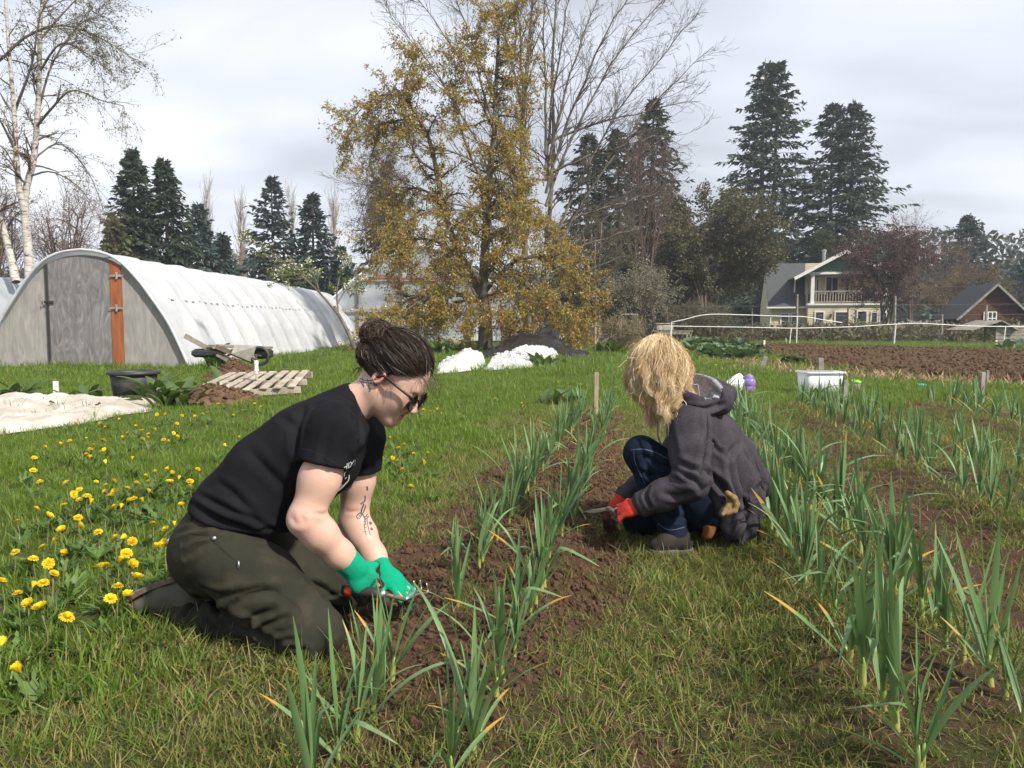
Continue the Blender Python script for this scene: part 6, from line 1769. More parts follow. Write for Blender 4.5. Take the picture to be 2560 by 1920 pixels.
# ================================================================== people: smooth bodies from blended volumes
def largest(V, F, tg):
    lab = np.arange(len(V))
    while True:
        m = lab[F].min(1)
        new = lab.copy()
        for k in range(4): np.minimum.at(new, F[:, k], m)
        new = new[new]
        if (new == lab).all(): break
        lab = new
    ids, cnt = np.unique(lab, return_counts=True)
    keep = lab == ids[cnt.argmax()]
    if keep.all(): return V, F, tg
    idx = np.cumsum(keep) - 1
    return V[keep], idx[F[keep[F].all(1)]], tg[keep]
class Sdf:
    def __init__(self, lo, hi, res):
        self.lo = np.asarray(lo, float); self.res = res
        self.n = np.ceil((np.asarray(hi) - self.lo) / res).astype(int) + 1
        self.D = np.full(self.n, 1.0, np.float32)
        self.T = np.zeros(self.n, np.int8)
        self.ax = [(self.lo[k] + res * np.arange(self.n[k])).astype(np.float32) for k in range(3)]
    def _sub(self, lo, hi):
        a = np.clip(np.floor((np.asarray(lo) - self.lo) / self.res).astype(int), 0, self.n)
        b = np.clip(np.ceil((np.asarray(hi) - self.lo) / self.res).astype(int) + 1, 0, self.n)
        sl = tuple(slice(a[k], b[k]) for k in range(3))
        X = np.stack(np.meshgrid(*[self.ax[k][sl[k]] for k in range(3)], indexing='ij'), -1)
        return sl, X
    def _blend(self, sl, d, k, tag_, op='add'):
        o = self.D[sl]
        if op == 'add':
            h = np.maximum(k - np.abs(o - d), 0) / max(k, 1e-6)
            self.T[sl] = np.where(d < o, tag_, self.T[sl])
            self.D[sl] = np.minimum(o, d) - h * h * k * 0.25
        else:
            h = np.maximum(k - np.abs(o + d), 0) / max(k, 1e-6)
            self.T[sl] = np.where(-d > o, tag_, self.T[sl])
            self.D[sl] = np.maximum(o, -d) + h * h * k * 0.25
    @staticmethod
    def _cut(d, X, cut):
        for c in (cut or ()):
            p, n = np.asarray(c[0], np.float32), unit(c[1]).astype(np.float32)
            d = np.maximum(d, (X - p) @ n)
        return d
    def cone(self, p, q, r1, r2, k=0.03, lat=None, tag=0, op='add', cut=None):
        p, q = np.asarray(p, np.float32), np.asarray(q, np.float32)
        s = lat[1] if lat else 1.0
        m = max(r1, r2) * max(s, 1) + k + 3 * self.res
        sl, X = self._sub(np.minimum(p, q) - m, np.maximum(p, q) + m)
        if X.size == 0: return self
        Q, q2 = X - p, q - p
        if lat:
            v = unit(lat[0]).astype(np.float32)
            Q = Q - ((Q @ v) * (1 - 1 / s))[..., None] * v
            q2 = q2 - (q2 @ v) * (1 - 1 / s) * v
        L2 = max(float(q2 @ q2), 1e-9)
        t = np.clip((Q @ q2) / L2, 0, 1)
        d = np.sqrt(((Q - t[..., None] * q2) ** 2).sum(-1)) - (r1 + (r2 - r1) * t)
        self._blend(sl, self._cut(d, X, cut), k, tag, op)
        return self
    def path(self, pts, rad, k=0.03, lat=None, tag=0, cut=None):
        for i in range(len(pts) - 1):
            self.cone(pts[i], pts[i + 1], rad[i], rad[i + 1], k, lat, tag, cut=cut)
        return self
    def ell(self, c, r, axes=None, k=0.03, tag=0, op='add', cut=None):
        c = np.asarray(c, np.float32); r = np.asarray(r, np.float32)
        m = r.max() + k + 3 * self.res
        sl, X = self._sub(c - m, c + m)
        if X.size == 0: return self
        Q = X - c
        if axes is not None:
            Q = Q @ np.stack([unit(a) for a in axes], 1).astype(np.float32)
        k0 = np.sqrt(((Q / r) ** 2).sum(-1)); k1 = np.sqrt(((Q / (r * r)) ** 2).sum(-1))
        d = k0 * (k0 - 1) / np.maximum(k1, 1e-6)
        self._blend(sl, self._cut(d, X, cut), k, tag, op)
        return self
    def plane(self, p, n):
        X = np.stack(np.meshgrid(*self.ax, indexing='ij'), -1)
        self.D = np.maximum(self.D, (X - np.asarray(p, np.float32)) @ unit(n).astype(np.float32))
        return self
    def mesh(self):
        D = self.D; s = (D < 0)
        u = s.astype(np.uint8)
        c = sum(u[i:i - 1 or None, j:j - 1 or None, k:k - 1 or None] for i in (0, 1) for j in (0, 1) for k in (0, 1))
        act = (c > 0) & (c < 8)
        I = np.argwhere(act)
        cid = np.full(act.shape, -1, np.int32); cid[act] = np.arange(len(I))
        cor = [(i, j, k) for i in (0, 1) for j in (0, 1) for k in (0, 1)]
        dv = {o: D[I[:, 0] + o[0], I[:, 1] + o[1], I[:, 2] + o[2]] for o in cor}
        P = np.zeros((len(I), 3)); W = np.zeros(len(I))
        for a in cor:
            for ax in range(3):
                if a[ax]: continue
                b = list(a); b[ax] = 1; b = tuple(b)
                m = (dv[a] < 0) != (dv[b] < 0)
                t = np.where(m, dv[a] / np.where(m, dv[a] - dv[b], 1), 0)
                pt = np.tile(np.array(a, float), (len(I), 1)); pt[:, ax] = t
                P += pt * m[:, None]; W += m
        V = (I + P / W[:, None]) * self.res + self.lo
        tg = self.T[I[:, 0], I[:, 1], I[:, 2]]
        Fs = []
        for ax in range(3):
            sa = [slice(None)] * 3; sb = [slice(None)] * 3
            sa[ax] = slice(0, -1); sb[ax] = slice(1, None)
            e = s[tuple(sa)] != s[tuple(sb)]
            E = np.argwhere(e)
            o1, o2 = (ax + 1) % 3, (ax + 2) % 3
            ok = (E[:, o1] > 0) & (E[:, o2] > 0) & (E[:, o1] < act.shape[o1]) & (E[:, o2] < act.shape[o2])
            E = E[ok]
            def cell(d1, d2):
                Q = E.copy(); Q[:, o1] -= d1; Q[:, o2] -= d2
                return cid[Q[:, 0], Q[:, 1], Q[:, 2]]
            q = np.stack([cell(1, 1), cell(0, 1), cell(0, 0), cell(1, 0)], 1)
            inside = s[E[:, 0], E[:, 1], E[:, 2]]
            q[~inside] = q[~inside][:, ::-1]
            Fs.append(q[(q >= 0).all(1)])
        return largest(V, np.concatenate(Fs), tg)
def vnormals(V, F):
    n = np.cross(V[F[:, 2]] - V[F[:, 0]], V[F[:, 3]] - V[F[:, 1]])
    N = np.zeros_like(V)
    for k in range(4): np.add.at(N, F[:, k], n)
    return N / np.maximum(np.linalg.norm(N, axis=1, keepdims=True), 1e-12)
def relax(V, F, it=1, lam=0.5):
    E = np.concatenate([F[:, [0, 1]], F[:, [1, 2]], F[:, [2, 3]], F[:, [3, 0]]])
    for _ in range(it):
        S = np.zeros_like(V); C = np.zeros(len(V))
        for a, b in ((0, 1), (1, 0)):
            np.add.at(S, E[:, a], V[E[:, b]]); np.add.at(C, E[:, a], 1)
        V = V + lam * (S / np.maximum(C, 1)[:, None] - V)
    return V
CAMP = np.array((0, 0, CAM_H))
def bvh_of(V, F): return BVHTree.FromPolygons([tuple(v) for v in V], [tuple(int(i) for i in f) for f in F])
def cast(bvh, px, py):
    d = unit(at(px, py, 1.0) - CAMP)
    h = bvh.ray_cast(Vector(CAMP), Vector(d))
    return (np.array(h[0]), np.array(h[1])) if h[0] is not None else (None, None)
def creases(V, F, lines, bvh=None, gain=1.6):
    """press drawn folds into a cloth: lines = [(px polyline, width m, depth m)]"""
    bvh = bvh or bvh_of(V, F)
    N = vnormals(V, F)
    off = np.zeros(len(V))
    for pl, w, dep in lines:
        P = resample(pl, 24) if len(pl) > 2 else np.linspace(pl[0], pl[1], 24)
        H = [cast(bvh, x, y)[0] for x, y in P]
        H = np.array([h for h in H if h is not None])
        if len(H) < 3: continue
        lo, hi = H.min(0) - 4 * w, H.max(0) + 4 * w
        m = np.where(((V > lo) & (V < hi)).all(1))[0]
        if len(m) == 0: continue
        dd = np.sqrt(((V[m, None] - H[None]) ** 2).sum(2))
        d = dd.min(1); tpos = dd.argmin(1) / (len(H) - 1)
        env = np.sin(np.clip(tpos * 0.9 + 0.05, 0, 1) * PI) ** 0.5
        off[m] += gain * env * dep * (-np.exp(-(d / (0.75 * w)) ** 2) + 0.65 * np.exp(-((d - 2.1 * w) / w) ** 2))
    return V + N * off[:, None]
def rumple(V, F, amp, sc, seed, stretch=(1, 1, 1)):
    N = vnormals(V, F)
    Q = V * np.asarray(stretch) * sc
    n = fbm(Q[:, 0] + 0.7 * Q[:, 2], Q[:, 1] * 1.3 - 0.5 * Q[:, 2] + Q[:, 2], seed, 3)
    return V + N * (amp * (n - 0.5))[:, None]
def decal(name, bvh, polys, mat, parent, off=0.0012):
    """flat print or stitching laid on a surface: polys = list of pixel polygons"""
    Vs, Fs = [], []
    for pl in polys:
        H = [cast(bvh, x, y) for x, y in pl]
        if any(h[0] is None for h in H): continue
        b = len(Vs)
        Vs += [h[0] + h[1] * (1 if h[1] @ (CAMP - h[0]) > 0 else -1) * off for h in H]
        Fs.append(tuple(range(b, b + len(pl))))
    if not Vs: return None
    return mk(name, np.array(Vs), Fs, mat, parent)
def stroke(pts, w0, w1=None, n=12):
    """pixel quads along a polyline"""
    w1 = w0 if w1 is None else w1
    P = resample(pts, n) if len(pts) > 2 else np.linspace(pts[0], pts[1], max(2, n // 2))
    T = np.gradient(P, axis=0); T /= np.maximum(np.linalg.norm(T, axis=1, keepdims=True), 1e-9)
    S = np.stack([-T[:, 1], T[:, 0]], 1) * np.linspace(w0, w1, len(P))[:, None] / 2
    return [[tuple(P[i] + S[i]), tuple(P[i + 1] + S[i + 1]), tuple(P[i + 1] - S[i + 1]), tuple(P[i] - S[i])] for i in range(len(P) - 1)]
def text_polys(s, o, ex, ey, size):
    """glyph triangles of a text as pixel polygons: origin o, baseline ex, up ey"""
    cu = bpy.data.curves.new('lettering', 'FONT'); cu.body = s; cu.resolution_u = 2
    ob = bpy.data.objects.new('lettering', cu); COL.objects.link(ob)
    dg = bpy.context.evaluated_depsgraph_get()
    me = ob.evaluated_get(dg).to_mesh()
    V = np.array([v.co[:2] for v in me.vertices]); F = [tuple(p.vertices) for p in me.polygons]
    ob.evaluated_get(dg).to_mesh_clear()
    bpy.data.objects.remove(ob); bpy.data.curves.remove(cu)
    o, ex, ey = np.array(o, float), np.array(ex, float), np.array(ey, float)
    P = o + size * (V[:, :1] * ex + V[:, 1:] * ey)
    return [[tuple(P[i]) for i in f] for f in F]
def strands(paths, width, rng, vals=None):
    """hair as fine ribbons turned at random"""
    Vs, Fs, A, b = [], [], [], 0
    for i, P in enumerate(paths):
        n = len(P)
        T = np.gradient(P, axis=0); T /= np.maximum(np.linalg.norm(T, axis=1, keepdims=True), 1e-9)
        S = np.cross(T, rng.normal(size=3)); S /= np.maximum(np.linalg.norm(S, axis=1, keepdims=True), 1e-9)
        w = width * (0.6 + 0.8 * rng.random()) * np.linspace(1, 0.35, n)[:, None] / 2
        Vs.append(np.concatenate([P - S * w, P + S * w]))
        q = np.arange(n - 1); Fs.append(b + np.stack([q, q + n, q + n + 1, q + 1], 1)); b += 2 * n
        A.append(np.full(n - 1, rng.random() if vals is None else vals[i]))
    return np.concatenate(Vs), np.concatenate(Fs), np.concatenate(A)
def hairmat(name, cols, rough=0.38):
    t = NT(name)
    n = len(cols)
    c = t.ramp(t.attr('v'), [((i + 0.5) / n, cc) for i, cc in enumerate(cols)])
    t.fin(c, rough, None, 0.5)
    return t.translucent(c, 0.15)
# ------------------------------------------------------------------ materials of the two figures
t = NT('skin')
vc = t.attr('col', 'Color')
nz = t.noise(35, 4); nf = t.noise(220, 2)
c = t.mix(t.math('MULTIPLY', nz, 0.4), vc, (0.50, 0.23, 0.17))
skin_m = t.fin(c, 0.5, t.bump(nf, 0.2, 0.003), 0.35, Subsurface_Weight=0.12, Subsurface_Radius=(0.012, 0.005, 0.003), Subsurface_Scale=0.6)
def fabric(name, c1, c2, scale=14, rough=0.9, weave=700, bump=0.25, speck=None, stretch=(1, 1, 1), dirt=None):
    t = NT(name)
    n = t.noise(scale, 5, 0.6)
    c = t.mix(t.ramp(n, [(0.35, (0, 0, 0)), (0.68, (1, 1, 1))]), c1, c2)
    if speck:
        sn = t.noise(speck[1], 2, 0.5, t.coord('Object', speck[2] if len(speck) > 2 else (1, 1, 1)))
        c = t.mix(t.math('MULTIPLY', t.ramp(sn, [(0.62, (0, 0, 0)), (0.74, (1, 1, 1))]), 0.6), c, speck[0])
    if dirt:
        dn = t.noise(9, 5, 0.65)
        zf = t.node('ShaderNodeSeparateXYZ'); t.link(t.coord('Object'), zf.inputs[0])
        c = t.mix(t.math('MULTIPLY', t.ramp(dn, [(0.52, (0, 0, 0)), (0.75, (1, 1, 1))]), 0.45), c, dirt)
    nrm = t.bump(t.noise(weave, 2, 0.5), bump, 0.002)
    nrm = t.bump(t.noise(34, 5, 0.6, t.coord('Object', stretch), 0.8), 0.22, 0.006, nrm)
    return t.fin(c, rough, nrm, 0.08)
m_shirt = fabric('black_cotton', (0.0085, 0.0085, 0.011), (0.014, 0.014, 0.017), 8, 0.92)
m_pants = fabric('olive_trouser_cloth', (0.022, 0.0225, 0.0165), (0.034, 0.034, 0.025), 7, 0.8, 500, 0.2, None, (1, 1, 1), (0.08, 0.062, 0.042))
m_jean = fabric('dark_denim', (0.006, 0.010, 0.022), (0.012, 0.019, 0.037), 10, 0.85, 600, 0.3)
m_hood = fabric('charcoal_fleece', (0.034, 0.031, 0.038), (0.052, 0.047, 0.056), 16, 0.95, 500, 0.3, ((0.20, 0.18, 0.21), 240, (1, 1, 2.5)))
m_lining = fabric('grey_hood_lining', (0.20, 0.20, 0.22), (0.36, 0.36, 0.39), 90, 0.95, 300, 0.6)
def glovemat(name, main, dark):
    t = NT(name)
    n = t.noise(60, 4)
    k = t.attr('mask')
    c = t.mix(t.ramp(t.math('ADD', k, t.math('MULTIPLY', t.math('SUBTRACT', n, 0.5), 0.5)), [(0.4, (0, 0, 0)), (0.6, (1, 1, 1))]), main, dark)
    c = t.mix(t.math('MULTIPLY', t.ramp(t.noise(28, 5, 0.65), [(0.48, (0, 0, 0)), (0.72, (1, 1, 1))]), 0.6), c, tuple(0.45 * a + 0.02 for a in main))
    w = t.node('ShaderNodeTexWave'); w.inputs['Scale'].default_value = 120
    t.link(t.coord('Object', (1, 1, 1), (0.4, 0.7, 0.2)), w.inputs['Vector'])
    return t.fin(c, 0.9, t.bump(w.outputs['Fac'], 0.4, 0.003), 0.1)
m_glove_g = glovemat('green_knit_glove', (0.004, 0.30, 0.165), (0.045, 0.035, 0.03))
m_glove_r = glovemat('red_knit_glove', (0.50, 0.045, 0.03), (0.035, 0.024, 0.02))
m_sole = simple('muddy_brown_sole', (0.06, 0.038, 0.026), (0.14, 0.09, 0.06), 18, 0.85, 0.4, 60)
m_shoe = fabric('olive_grey_shoe', (0.075, 0.075, 0.058), (0.105, 0.10, 0.08), 10, 0.8)
m_shoe2 = fabric('dark_grey_shoe', (0.022, 0.02, 0.018), (0.05, 0.044, 0.038), 12, 0.85)
m_tread = simple('grey_tread', (0.09, 0.10, 0.12), (0.17, 0.18, 0.2), 20, 0.8, 0.5, 60)
m_ink = simple('tattoo_ink', (0.075, 0.07, 0.075), None, rough=0.5)
m_print = simple('white_print', (0.62, 0.62, 0.62), None, rough=0.8)
m_stitch = simple('dark_stitching', (0.012, 0.012, 0.010), None, rough=0.9)
m_stitch_l = simple('tan_stitching', (0.20, 0.16, 0.10), None, rough=0.9)

SKIN = np.array((0.56, 0.38, 0.305)); BLUSH = np.array((0.56, 0.27, 0.22))
def head(S, O, f, d, l, fs=1.0):
    """adds a head; O between the ears, f forward, d down, l to the far side"""
    f, d, l = unit(f), unit(d), unit(l)
    P = lambda a, b, c=0.0: O + fs * (a * f + b * d + c * l)
    ax = (f, d, l)
    S.ell(P(-0.005, -0.045), np.array((0.098, 0.088, 0.075)) * fs, ax, 0.02)
    S.ell(P(0.045, 0.0), np.array((0.05, 0.085, 0.062)) * fs, ax, 0.03)
    for s in (-1, 1):
        S.cone(P(-0.005, 0.045, s * 0.045), P(0.062, 0.095, s * 0.014), 0.026 * fs, 0.020 * fs, 0.03)
        S.ell(P(0.062, 0.030, s * 0.036), np.array((0.028, 0.030, 0.024)) * fs, ax, 0.03)
    S.ell(P(0.050, 0.060), np.array((0.045, 0.045, 0.045)) * fs, ax, 0.03)
    S.ell(P(0.074, 0.101), np.array((0.020, 0.016, 0.022)) * fs, ax, 0.025, tag=0)
    S.cone(P(0.082, -0.022, -0.022), P(0.082, -0.022, 0.022), 0.015 * fs, 0.015 * fs, 0.02)
    for s in (-1, 1):
        S.ell(P(0.098, -0.004, s * 0.031), np.array((0.014, 0.010, 0.016)) * fs, ax, 0.012, op='sub')
        S.ell(P(0.082, -0.003, s * 0.031), np.array((0.012, 0.011, 0.013)) * fs, ax, 0.004, tag=3)
    S.cone(P(0.090, -0.008), P(0.113, 0.034), 0.0085 * fs, 0.0115 * fs, 0.012)
    for s in (-1, 1): S.ell(P(0.103, 0.038, s * 0.011), np.array((0.011, 0.008, 0.008)) * fs, ax, 0.008)
    S.cone(P(0.094, 0.057, -0.017), P(0.094, 0.057, 0.017), 0.0075 * fs, 0.0075 * fs, 0.008, tag=2)
    S.cone(P(0.090, 0.075, -0.015), P(0.090, 0.075, 0.015), 0.0085 * fs, 0.0085 * fs, 0.008, tag=2)
    S.cone(P(0.099, 0.065, -0.022), P(0.099, 0.065, 0.022), 0.0045 * fs, 0.0045 * fs, 0.004, tag=4, op='sub')
    for s in (-1, 1):
        e = P(-0.010, 0.0, s * 0.076)
        tilt = unit(d + 0.25 * -f)
        ea = (unit(np.cross(l, tilt)), tilt, unit(l + 0.35 * s * -f))
        S.ell(e, np.array((0.019, 0.032, 0.009)) * fs, ea, 0.006, tag=1)
        S.ell(e + 0.010 * s * l * fs + 0.002 * f, np.array((0.010, 0.019, 0.008)) * fs, ea, 0.004, tag=1, op='sub')
    return P
def skin_cols(V, tg, P0=None):
    c = np.tile(SKIN, (len(V), 1))
    b = fbm(V[:, 0] * 14, V[:, 2] * 14 + V[:, 1] * 5, 3)[:, None]
    b2 = fbm(V[:, 0] * 40, V[:, 2] * 40 + V[:, 1] * 30, 9)[:, None]
    c = c * (0.90 + 0.20 * b) * (1 - (b2 - 0.5) * np.array((0.03, 0.16, 0.18)))
    c[tg == 1] = BLUSH * 1.05
    c[tg == 2] = (0.46, 0.17, 0.14)
    c[tg == 3] = (0.55, 0.5, 0.47)
    c[tg == 4] = (0.18, 0.05, 0.045)
    return c
def hand(S, W, kn, nrm, side, size=1.0, curl=1.2, thumb=1.0, spread=0.10, tagp=0, tagf=1, curls=None):
    """palm from wrist W to the knuckle centre kn; nrm = back of the hand; side = towards the thumb"""
    W, kn = np.asarray(W, float), np.asarray(kn, float)
    a = unit(kn - W); side = unit(side - (side @ a) * a); nrm = unit(np.cross(side, a)) * np.sign(np.cross(side, a) @ nrm)
    L = np.linalg.norm(kn - W)
    S.ell(W * 0.42 + kn * 0.58, (L * 0.62, 0.043 * size, 0.019 * size), (a, side, nrm), 0.02, tagp)
    S.cone(W, W * 0.5 + kn * 0.5, 0.028 * size, 0.026 * size, 0.02, (side, 1.25), tagp)
    lens = (0.040, 0.044, 0.041, 0.032); tips = []
    for i in range(4):
        o = (1.5 - i) * 0.0205 * size
        p = kn + side * o - a * abs(i - 1.2) * 0.004
        d = unit(a + side * (1.5 - i) * spread)
        cu = (curls[i] if curls else curl)
        r = (0.0105, 0.0112, 0.0105, 0.0092)[i] * size
        ang = 0.25 * cu
        for j, fl in enumerate((1.0, 0.72, 0.58)):
            ang_d = math.cos(ang) * d - math.sin(ang) * nrm
            q = p + ang_d * lens[i] * fl * size
            S.cone(p, q, r * (1 - 0.07 * j), r * (0.93 - 0.07 * j), 0.006, tag=tagf)
            p = q; ang += cu * (0.75 if j == 0 else 0.55)
        tips.append(p)
    b = W + a * L * 0.28 + side * 0.028 * size - nrm * 0.006
    t1 = b + unit(side * 0.75 + a * 0.75 - nrm * 0.25 * thumb) * 0.042 * size
    t2 = t1 + unit(side * (0.55 - 0.7 * thumb) + a * 0.8 - nrm * 0.6 * thumb) * 0.034 * size
    t3 = t2 + unit(a * 0.7 - side * 0.5 * thumb - nrm * 0.5 * thumb) * 0.024 * size
    S.path([b, t1, t2, t3], [0.015 * size, 0.0125 * size, 0.0115 * size, 0.0095 * size], 0.01, None, tagf)
    return tips

# ================================================================== the kneeling woman
LAT = unit((0.139, 0.99, 0))
Pr = thing('person', 'kneeling woman in black T-shirt, olive trousers and green gloves', 'person', on_ground(640, 1600) * (1, 1, 0), 'women weeding the garlic')
hd_f = unit(np.array((0.787, -0.20, -0.617))); hd_l = unit(LAT - (LAT @ hd_f) * hd_f); hd_d = unit(np.cross(hd_f, hd_l)); hd_d = hd_d * (-1 if hd_d[2] > 0 else 1)
HO = at(978, 945, 2.40)
sh_n, el_n, wr_n = at(842, 1075, 2.24), at(764, 1298, 2.19), at(888, 1423, 2.26)
sh_f, el_f, wr_f = at(905, 1075, 2.56), at(884, 1300, 2.59), at(957, 1430, 2.47)
kn_n, kn_f = at(925, 1466, 2.28), at(1000, 1468, 2.44)
nb = at(885, 1010, 2.40)
def torso_chain(infl, S, k=0.05, tag=0, cut=None):
    pts = [at(538, 1362, 2.37), at(594, 1266, 2.38), at(680, 1175, 2.39), at(772, 1108, 2.40), at(842, 1052, 2.40)]
    rad = np.array([0.105, 0.104, 0.112, 0.112, 0.085]) + infl
    S.path(pts, rad, k, (LAT, 1.32), tag, cut)
# body: head, neck, shoulders, arms and hands in one surface
S = Sdf(at(430, 1000, 2.4) * (1, 0, 0) + (0, 2.06, 0.06), (at(1130, 900, 2.4)[0], 2.74, 1.0), 0.0047)
torso_chain(-0.03, S)
for sh, el, wr in ((sh_n, el_n, wr_n), (sh_f, el_f, wr_f)):
    mid = sh * 0.45 + el * 0.55
    S.path([at(850, 1070, 2.40), sh], [0.045, 0.05], 0.03)
    S.path([sh, mid, el], [0.054, 0.056, 0.047], 0.03)
    fm = el * 0.72 + wr * 0.28
    S.path([el, fm, el * 0.3 + wr * 0.7, wr], [0.046, 0.047, 0.0375, 0.0285], 0.03)
    S.cone(el + unit(el - wr) * 0.012 - unit(sh - el) * 0.006, el + unit(el - wr) * 0.016, 0.030, 0.028, 0.025)
hand(S, wr_n, kn_n, np.array((0.30, -0.80, 0.55)), np.array((0.60, 0.65, 0.2)), 0.8, 1.75)
hand(S, wr_f, kn_f, np.array((0.45, -0.30, 0.85)), np.array((0.1, -0.9, -0.35)), 0.8, 0.75)
S.path([HO - 0.035 * hd_f + 0.045 * hd_d, at(925, 990, 2.40), nb, at(850, 1050, 2.40)], [0.050, 0.051, 0.055, 0.05], 0.03)
HP_ = head(S, HO, hd_f, hd_d, hd_l, 1.06)
Vb_, Fb_, tg = S.mesh()
cA_ = lambda pts: [(680 + x * 0.1446, 1100 + y * 0.1446) for x, y in pts]
Vb_ = creases(Vb_, Fb_, [(cA_([(330, 1330), (400, 1420), (520, 1440)]), 0.010, 0.0025), (cA_([(520, 1320), (560, 1430)]), 0.008, 0.0018), (cA_([(760, 1270), (860, 1290), (930, 1270)]), 0.006, 0.0022), (cA_([(1300, 1250), (1480, 1230)]), 0.006, 0.0018)], None, 1.0)
body = mk('body', Vb_, Fb_, skin_m, Pr, True, vattrs={'col': skin_cols(Vb_, tg)})
body_bvh = bvh_of(Vb_, Fb_)
# trousers
S = Sdf((at(410, 1300, 2.3)[0] - 0.02, 2.0, -0.03), (at(900, 1500, 2.3)[0] + 0.02, 2.75, 0.52), 0.0058)
hip_n, hip_f = at(545, 1380, 2.28), at(572, 1358, 2.50)
knee_n, knee_f = at(797, 1582, 2.165), at(842, 1486, 2.50)
ank_n, ank_f = at(470, 1556, 2.37), at(540, 1500, 2.62)
S.path([at(535, 1362, 2.38), at(575, 1292, 2.385)], [0.118, 0.112], 0.05, (LAT, 1.28))
S.ell(at(530, 1390, 2.34), (0.115, 0.115, 0.122), None, 0.05)
S.ell(at(545, 1378, 2.47), (0.108, 0.115, 0.115), None, 0.05)
for hip, knee, ank in ((hip_n, knee_n, ank_n), (hip_f, knee_f, ank_f)):
    m1 = hip * 0.55 + knee * 0.45
    S.path([hip, m1 + (0, 0, 0.012), knee], [0.112, 0.104, 0.077], 0.04)
    c1 = knee * 0.68 + ank * 0.32
    S.path([knee + (-0.02, 0, -0.005), c1, ank], [0.070, 0.070, 0.055], 0.022)
S.path([ank_n, at(452, 1552, 2.38)], [0.055, 0.058], 0.02)
V, F, tg = S.mesh()
cr = lambda pts: [(300 + x * 0.30136, 1200 + y * 0.30136) for x, y in pts]
V = creases(V, F, [(cr([(520, 520), (640, 470), (760, 455)]), 0.008, 0.005), (cr([(540, 640), (700, 540), (900, 470)]), 0.009, 0.005), (cr([(480, 440), (600, 400), (740, 380)]), 0.008, 0.004),
    (cr([(700, 900), (850, 960), (1000, 930), (1180, 880)]), 0.010, 0.008), (cr([(880, 1060), (1000, 990), (1150, 940), (1290, 920)]), 0.011, 0.009), (cr([(1030, 1160), (1150, 1120), (1280, 1080)]), 0.010, 0.008),
    (cr([(1150, 1220), (1260, 1180), (1380, 1140)]), 0.009, 0.006), (cr([(1290, 1340), (1380, 1330), (1480, 1325)]), 0.008, 0.006), (cr([(1330, 1390), (1430, 1390), (1530, 1410)]), 0.009, 0.008), (cr([(1400, 1440), (1480, 1450), (1600, 1500)]), 0.009, 0.006),
    (cr([(660, 950), (850, 1060), (1100, 1190), (1330, 1370)]), 0.014, 0.016), (cr([(720, 1100), (740, 1200), (830, 1270)]), 0.010, 0.008), (cr([(820, 1090), (870, 1230), (960, 1330)]), 0.009, 0.006), (cr([(500, 1160), (600, 1050), (720, 1010)]), 0.010, 0.008),
    (cr([(900, 1300), (1050, 1340), (1200, 1380)]), 0.009, 0.006), (cr([(1560, 850), (1680, 900), (1780, 960)]), 0.010, 0.008), (cr([(1690, 980), (1800, 985), (1880, 1000)]), 0.008, 0.006), (cr([(1700, 960), (1790, 950), (1870, 940)]), 0.008, 0.006)])
V = rumple(V, F, 0.003, 9, 8); V = relax(V, F, 1, 0.3)
trousers = mk('trousers', V, F, m_pants, Pr, True)
pants_bvh = bvh_of(V, F)
polys = []
for pl, w in ((cr([(720, 370), (745, 470), (790, 520), (980, 680), (1300, 910)]), 1.7), (cr([(470, 425), (600, 445), (735, 455)]), 1.5), (cr([(430, 545), (530, 515), (545, 640)]), 1.5), (cr([(690, 790), (760, 900), (870, 1050)]), 1.1),
              (cr([(1300, 910), (1500, 1090), (1320, 1210)]), 0.9), (cr([(880, 965), (1200, 900), (1220, 870)]), 0.9), (cr([(1310, 515), (1480, 540)]), 1.4), (cr([(1500, 780), (1760, 930)]), 1.2)):
    polys += stroke(pl, w * 1.4)
decal('seam', pants_bvh, polys, m_stitch, trousers)
h, n_ = cast(pants_bvh, *cr([(783, 483)])[0])
if h is not None:
    b = MB(); b.lathe([(0.0055, 0), (0.0055, 0.0015), (0.003, 0.0025), (0, 0.0025)], h, 12, R=np.array(Vector(n_).to_track_quat('Z', 'Y').to_matrix())); b.obj('rivet', steel, trousers, True)
h, n_ = cast(pants_bvh, *cr([(990, 710)])[0])
if h is not None:
    b = MB(); b.tube([h + n_ * 0.004 + (0, 0, 0.012), h + n_ * 0.006 - (0, 0, 0.012)], [0.002, 0.0035], 6); b.obj('zip_pull', steel, trousers, True)
polys = [list(q) for q in stroke(cr([(590, 265), (580, 355)]), 7)]
decal('belt_loop', pants_bvh, polys, m_pants, trousers, 0.003)
# shirt
S = Sdf((at(440, 1280, 2.4)[0] - 0.02, 2.08, 0.24), (at(960, 1100, 2.5)[0] + 0.03, 2.74, 0.93), 0.0056)
torso_chain(0.006, S, 0.06)
S.path([at(590, 1275, 2.38), at(665, 1255, 2.385), at(745, 1180, 2.39)], [0.10, 0.115, 0.10], 0.06, (LAT, 1.25))
S.ell(at(806, 1150, 2.35), (0.080, 0.10, 0.085), None, 0.06)
S.path([at(862, 1118, 2.44), at(840, 1165, 2.42), at(790, 1215, 2.40)], [0.055, 0.062, 0.06], 0.05)          # chest
S.path([at(852, 1045, 2.40), at(884, 1008, 2.40)], [0.085, 0.066], 0.05, (LAT, 1.1))
for sh, el, e in ((sh_n, el_n, 0.40), (sh_f, el_f, 0.44)):
    q = sh * (1 - e) + el * e
    S.path([at(850, 1060, 2.40) * 0.45 + sh * 0.55 + (0, 0, 0.0), sh], [0.085, 0.078], 0.05)
    S.cone(sh, q + (el - sh) * 0.2, 0.078, 0.079, 0.03, cut=[(q, (el - sh) + 0.25 * np.array((0.15, 0, 0.1)))])
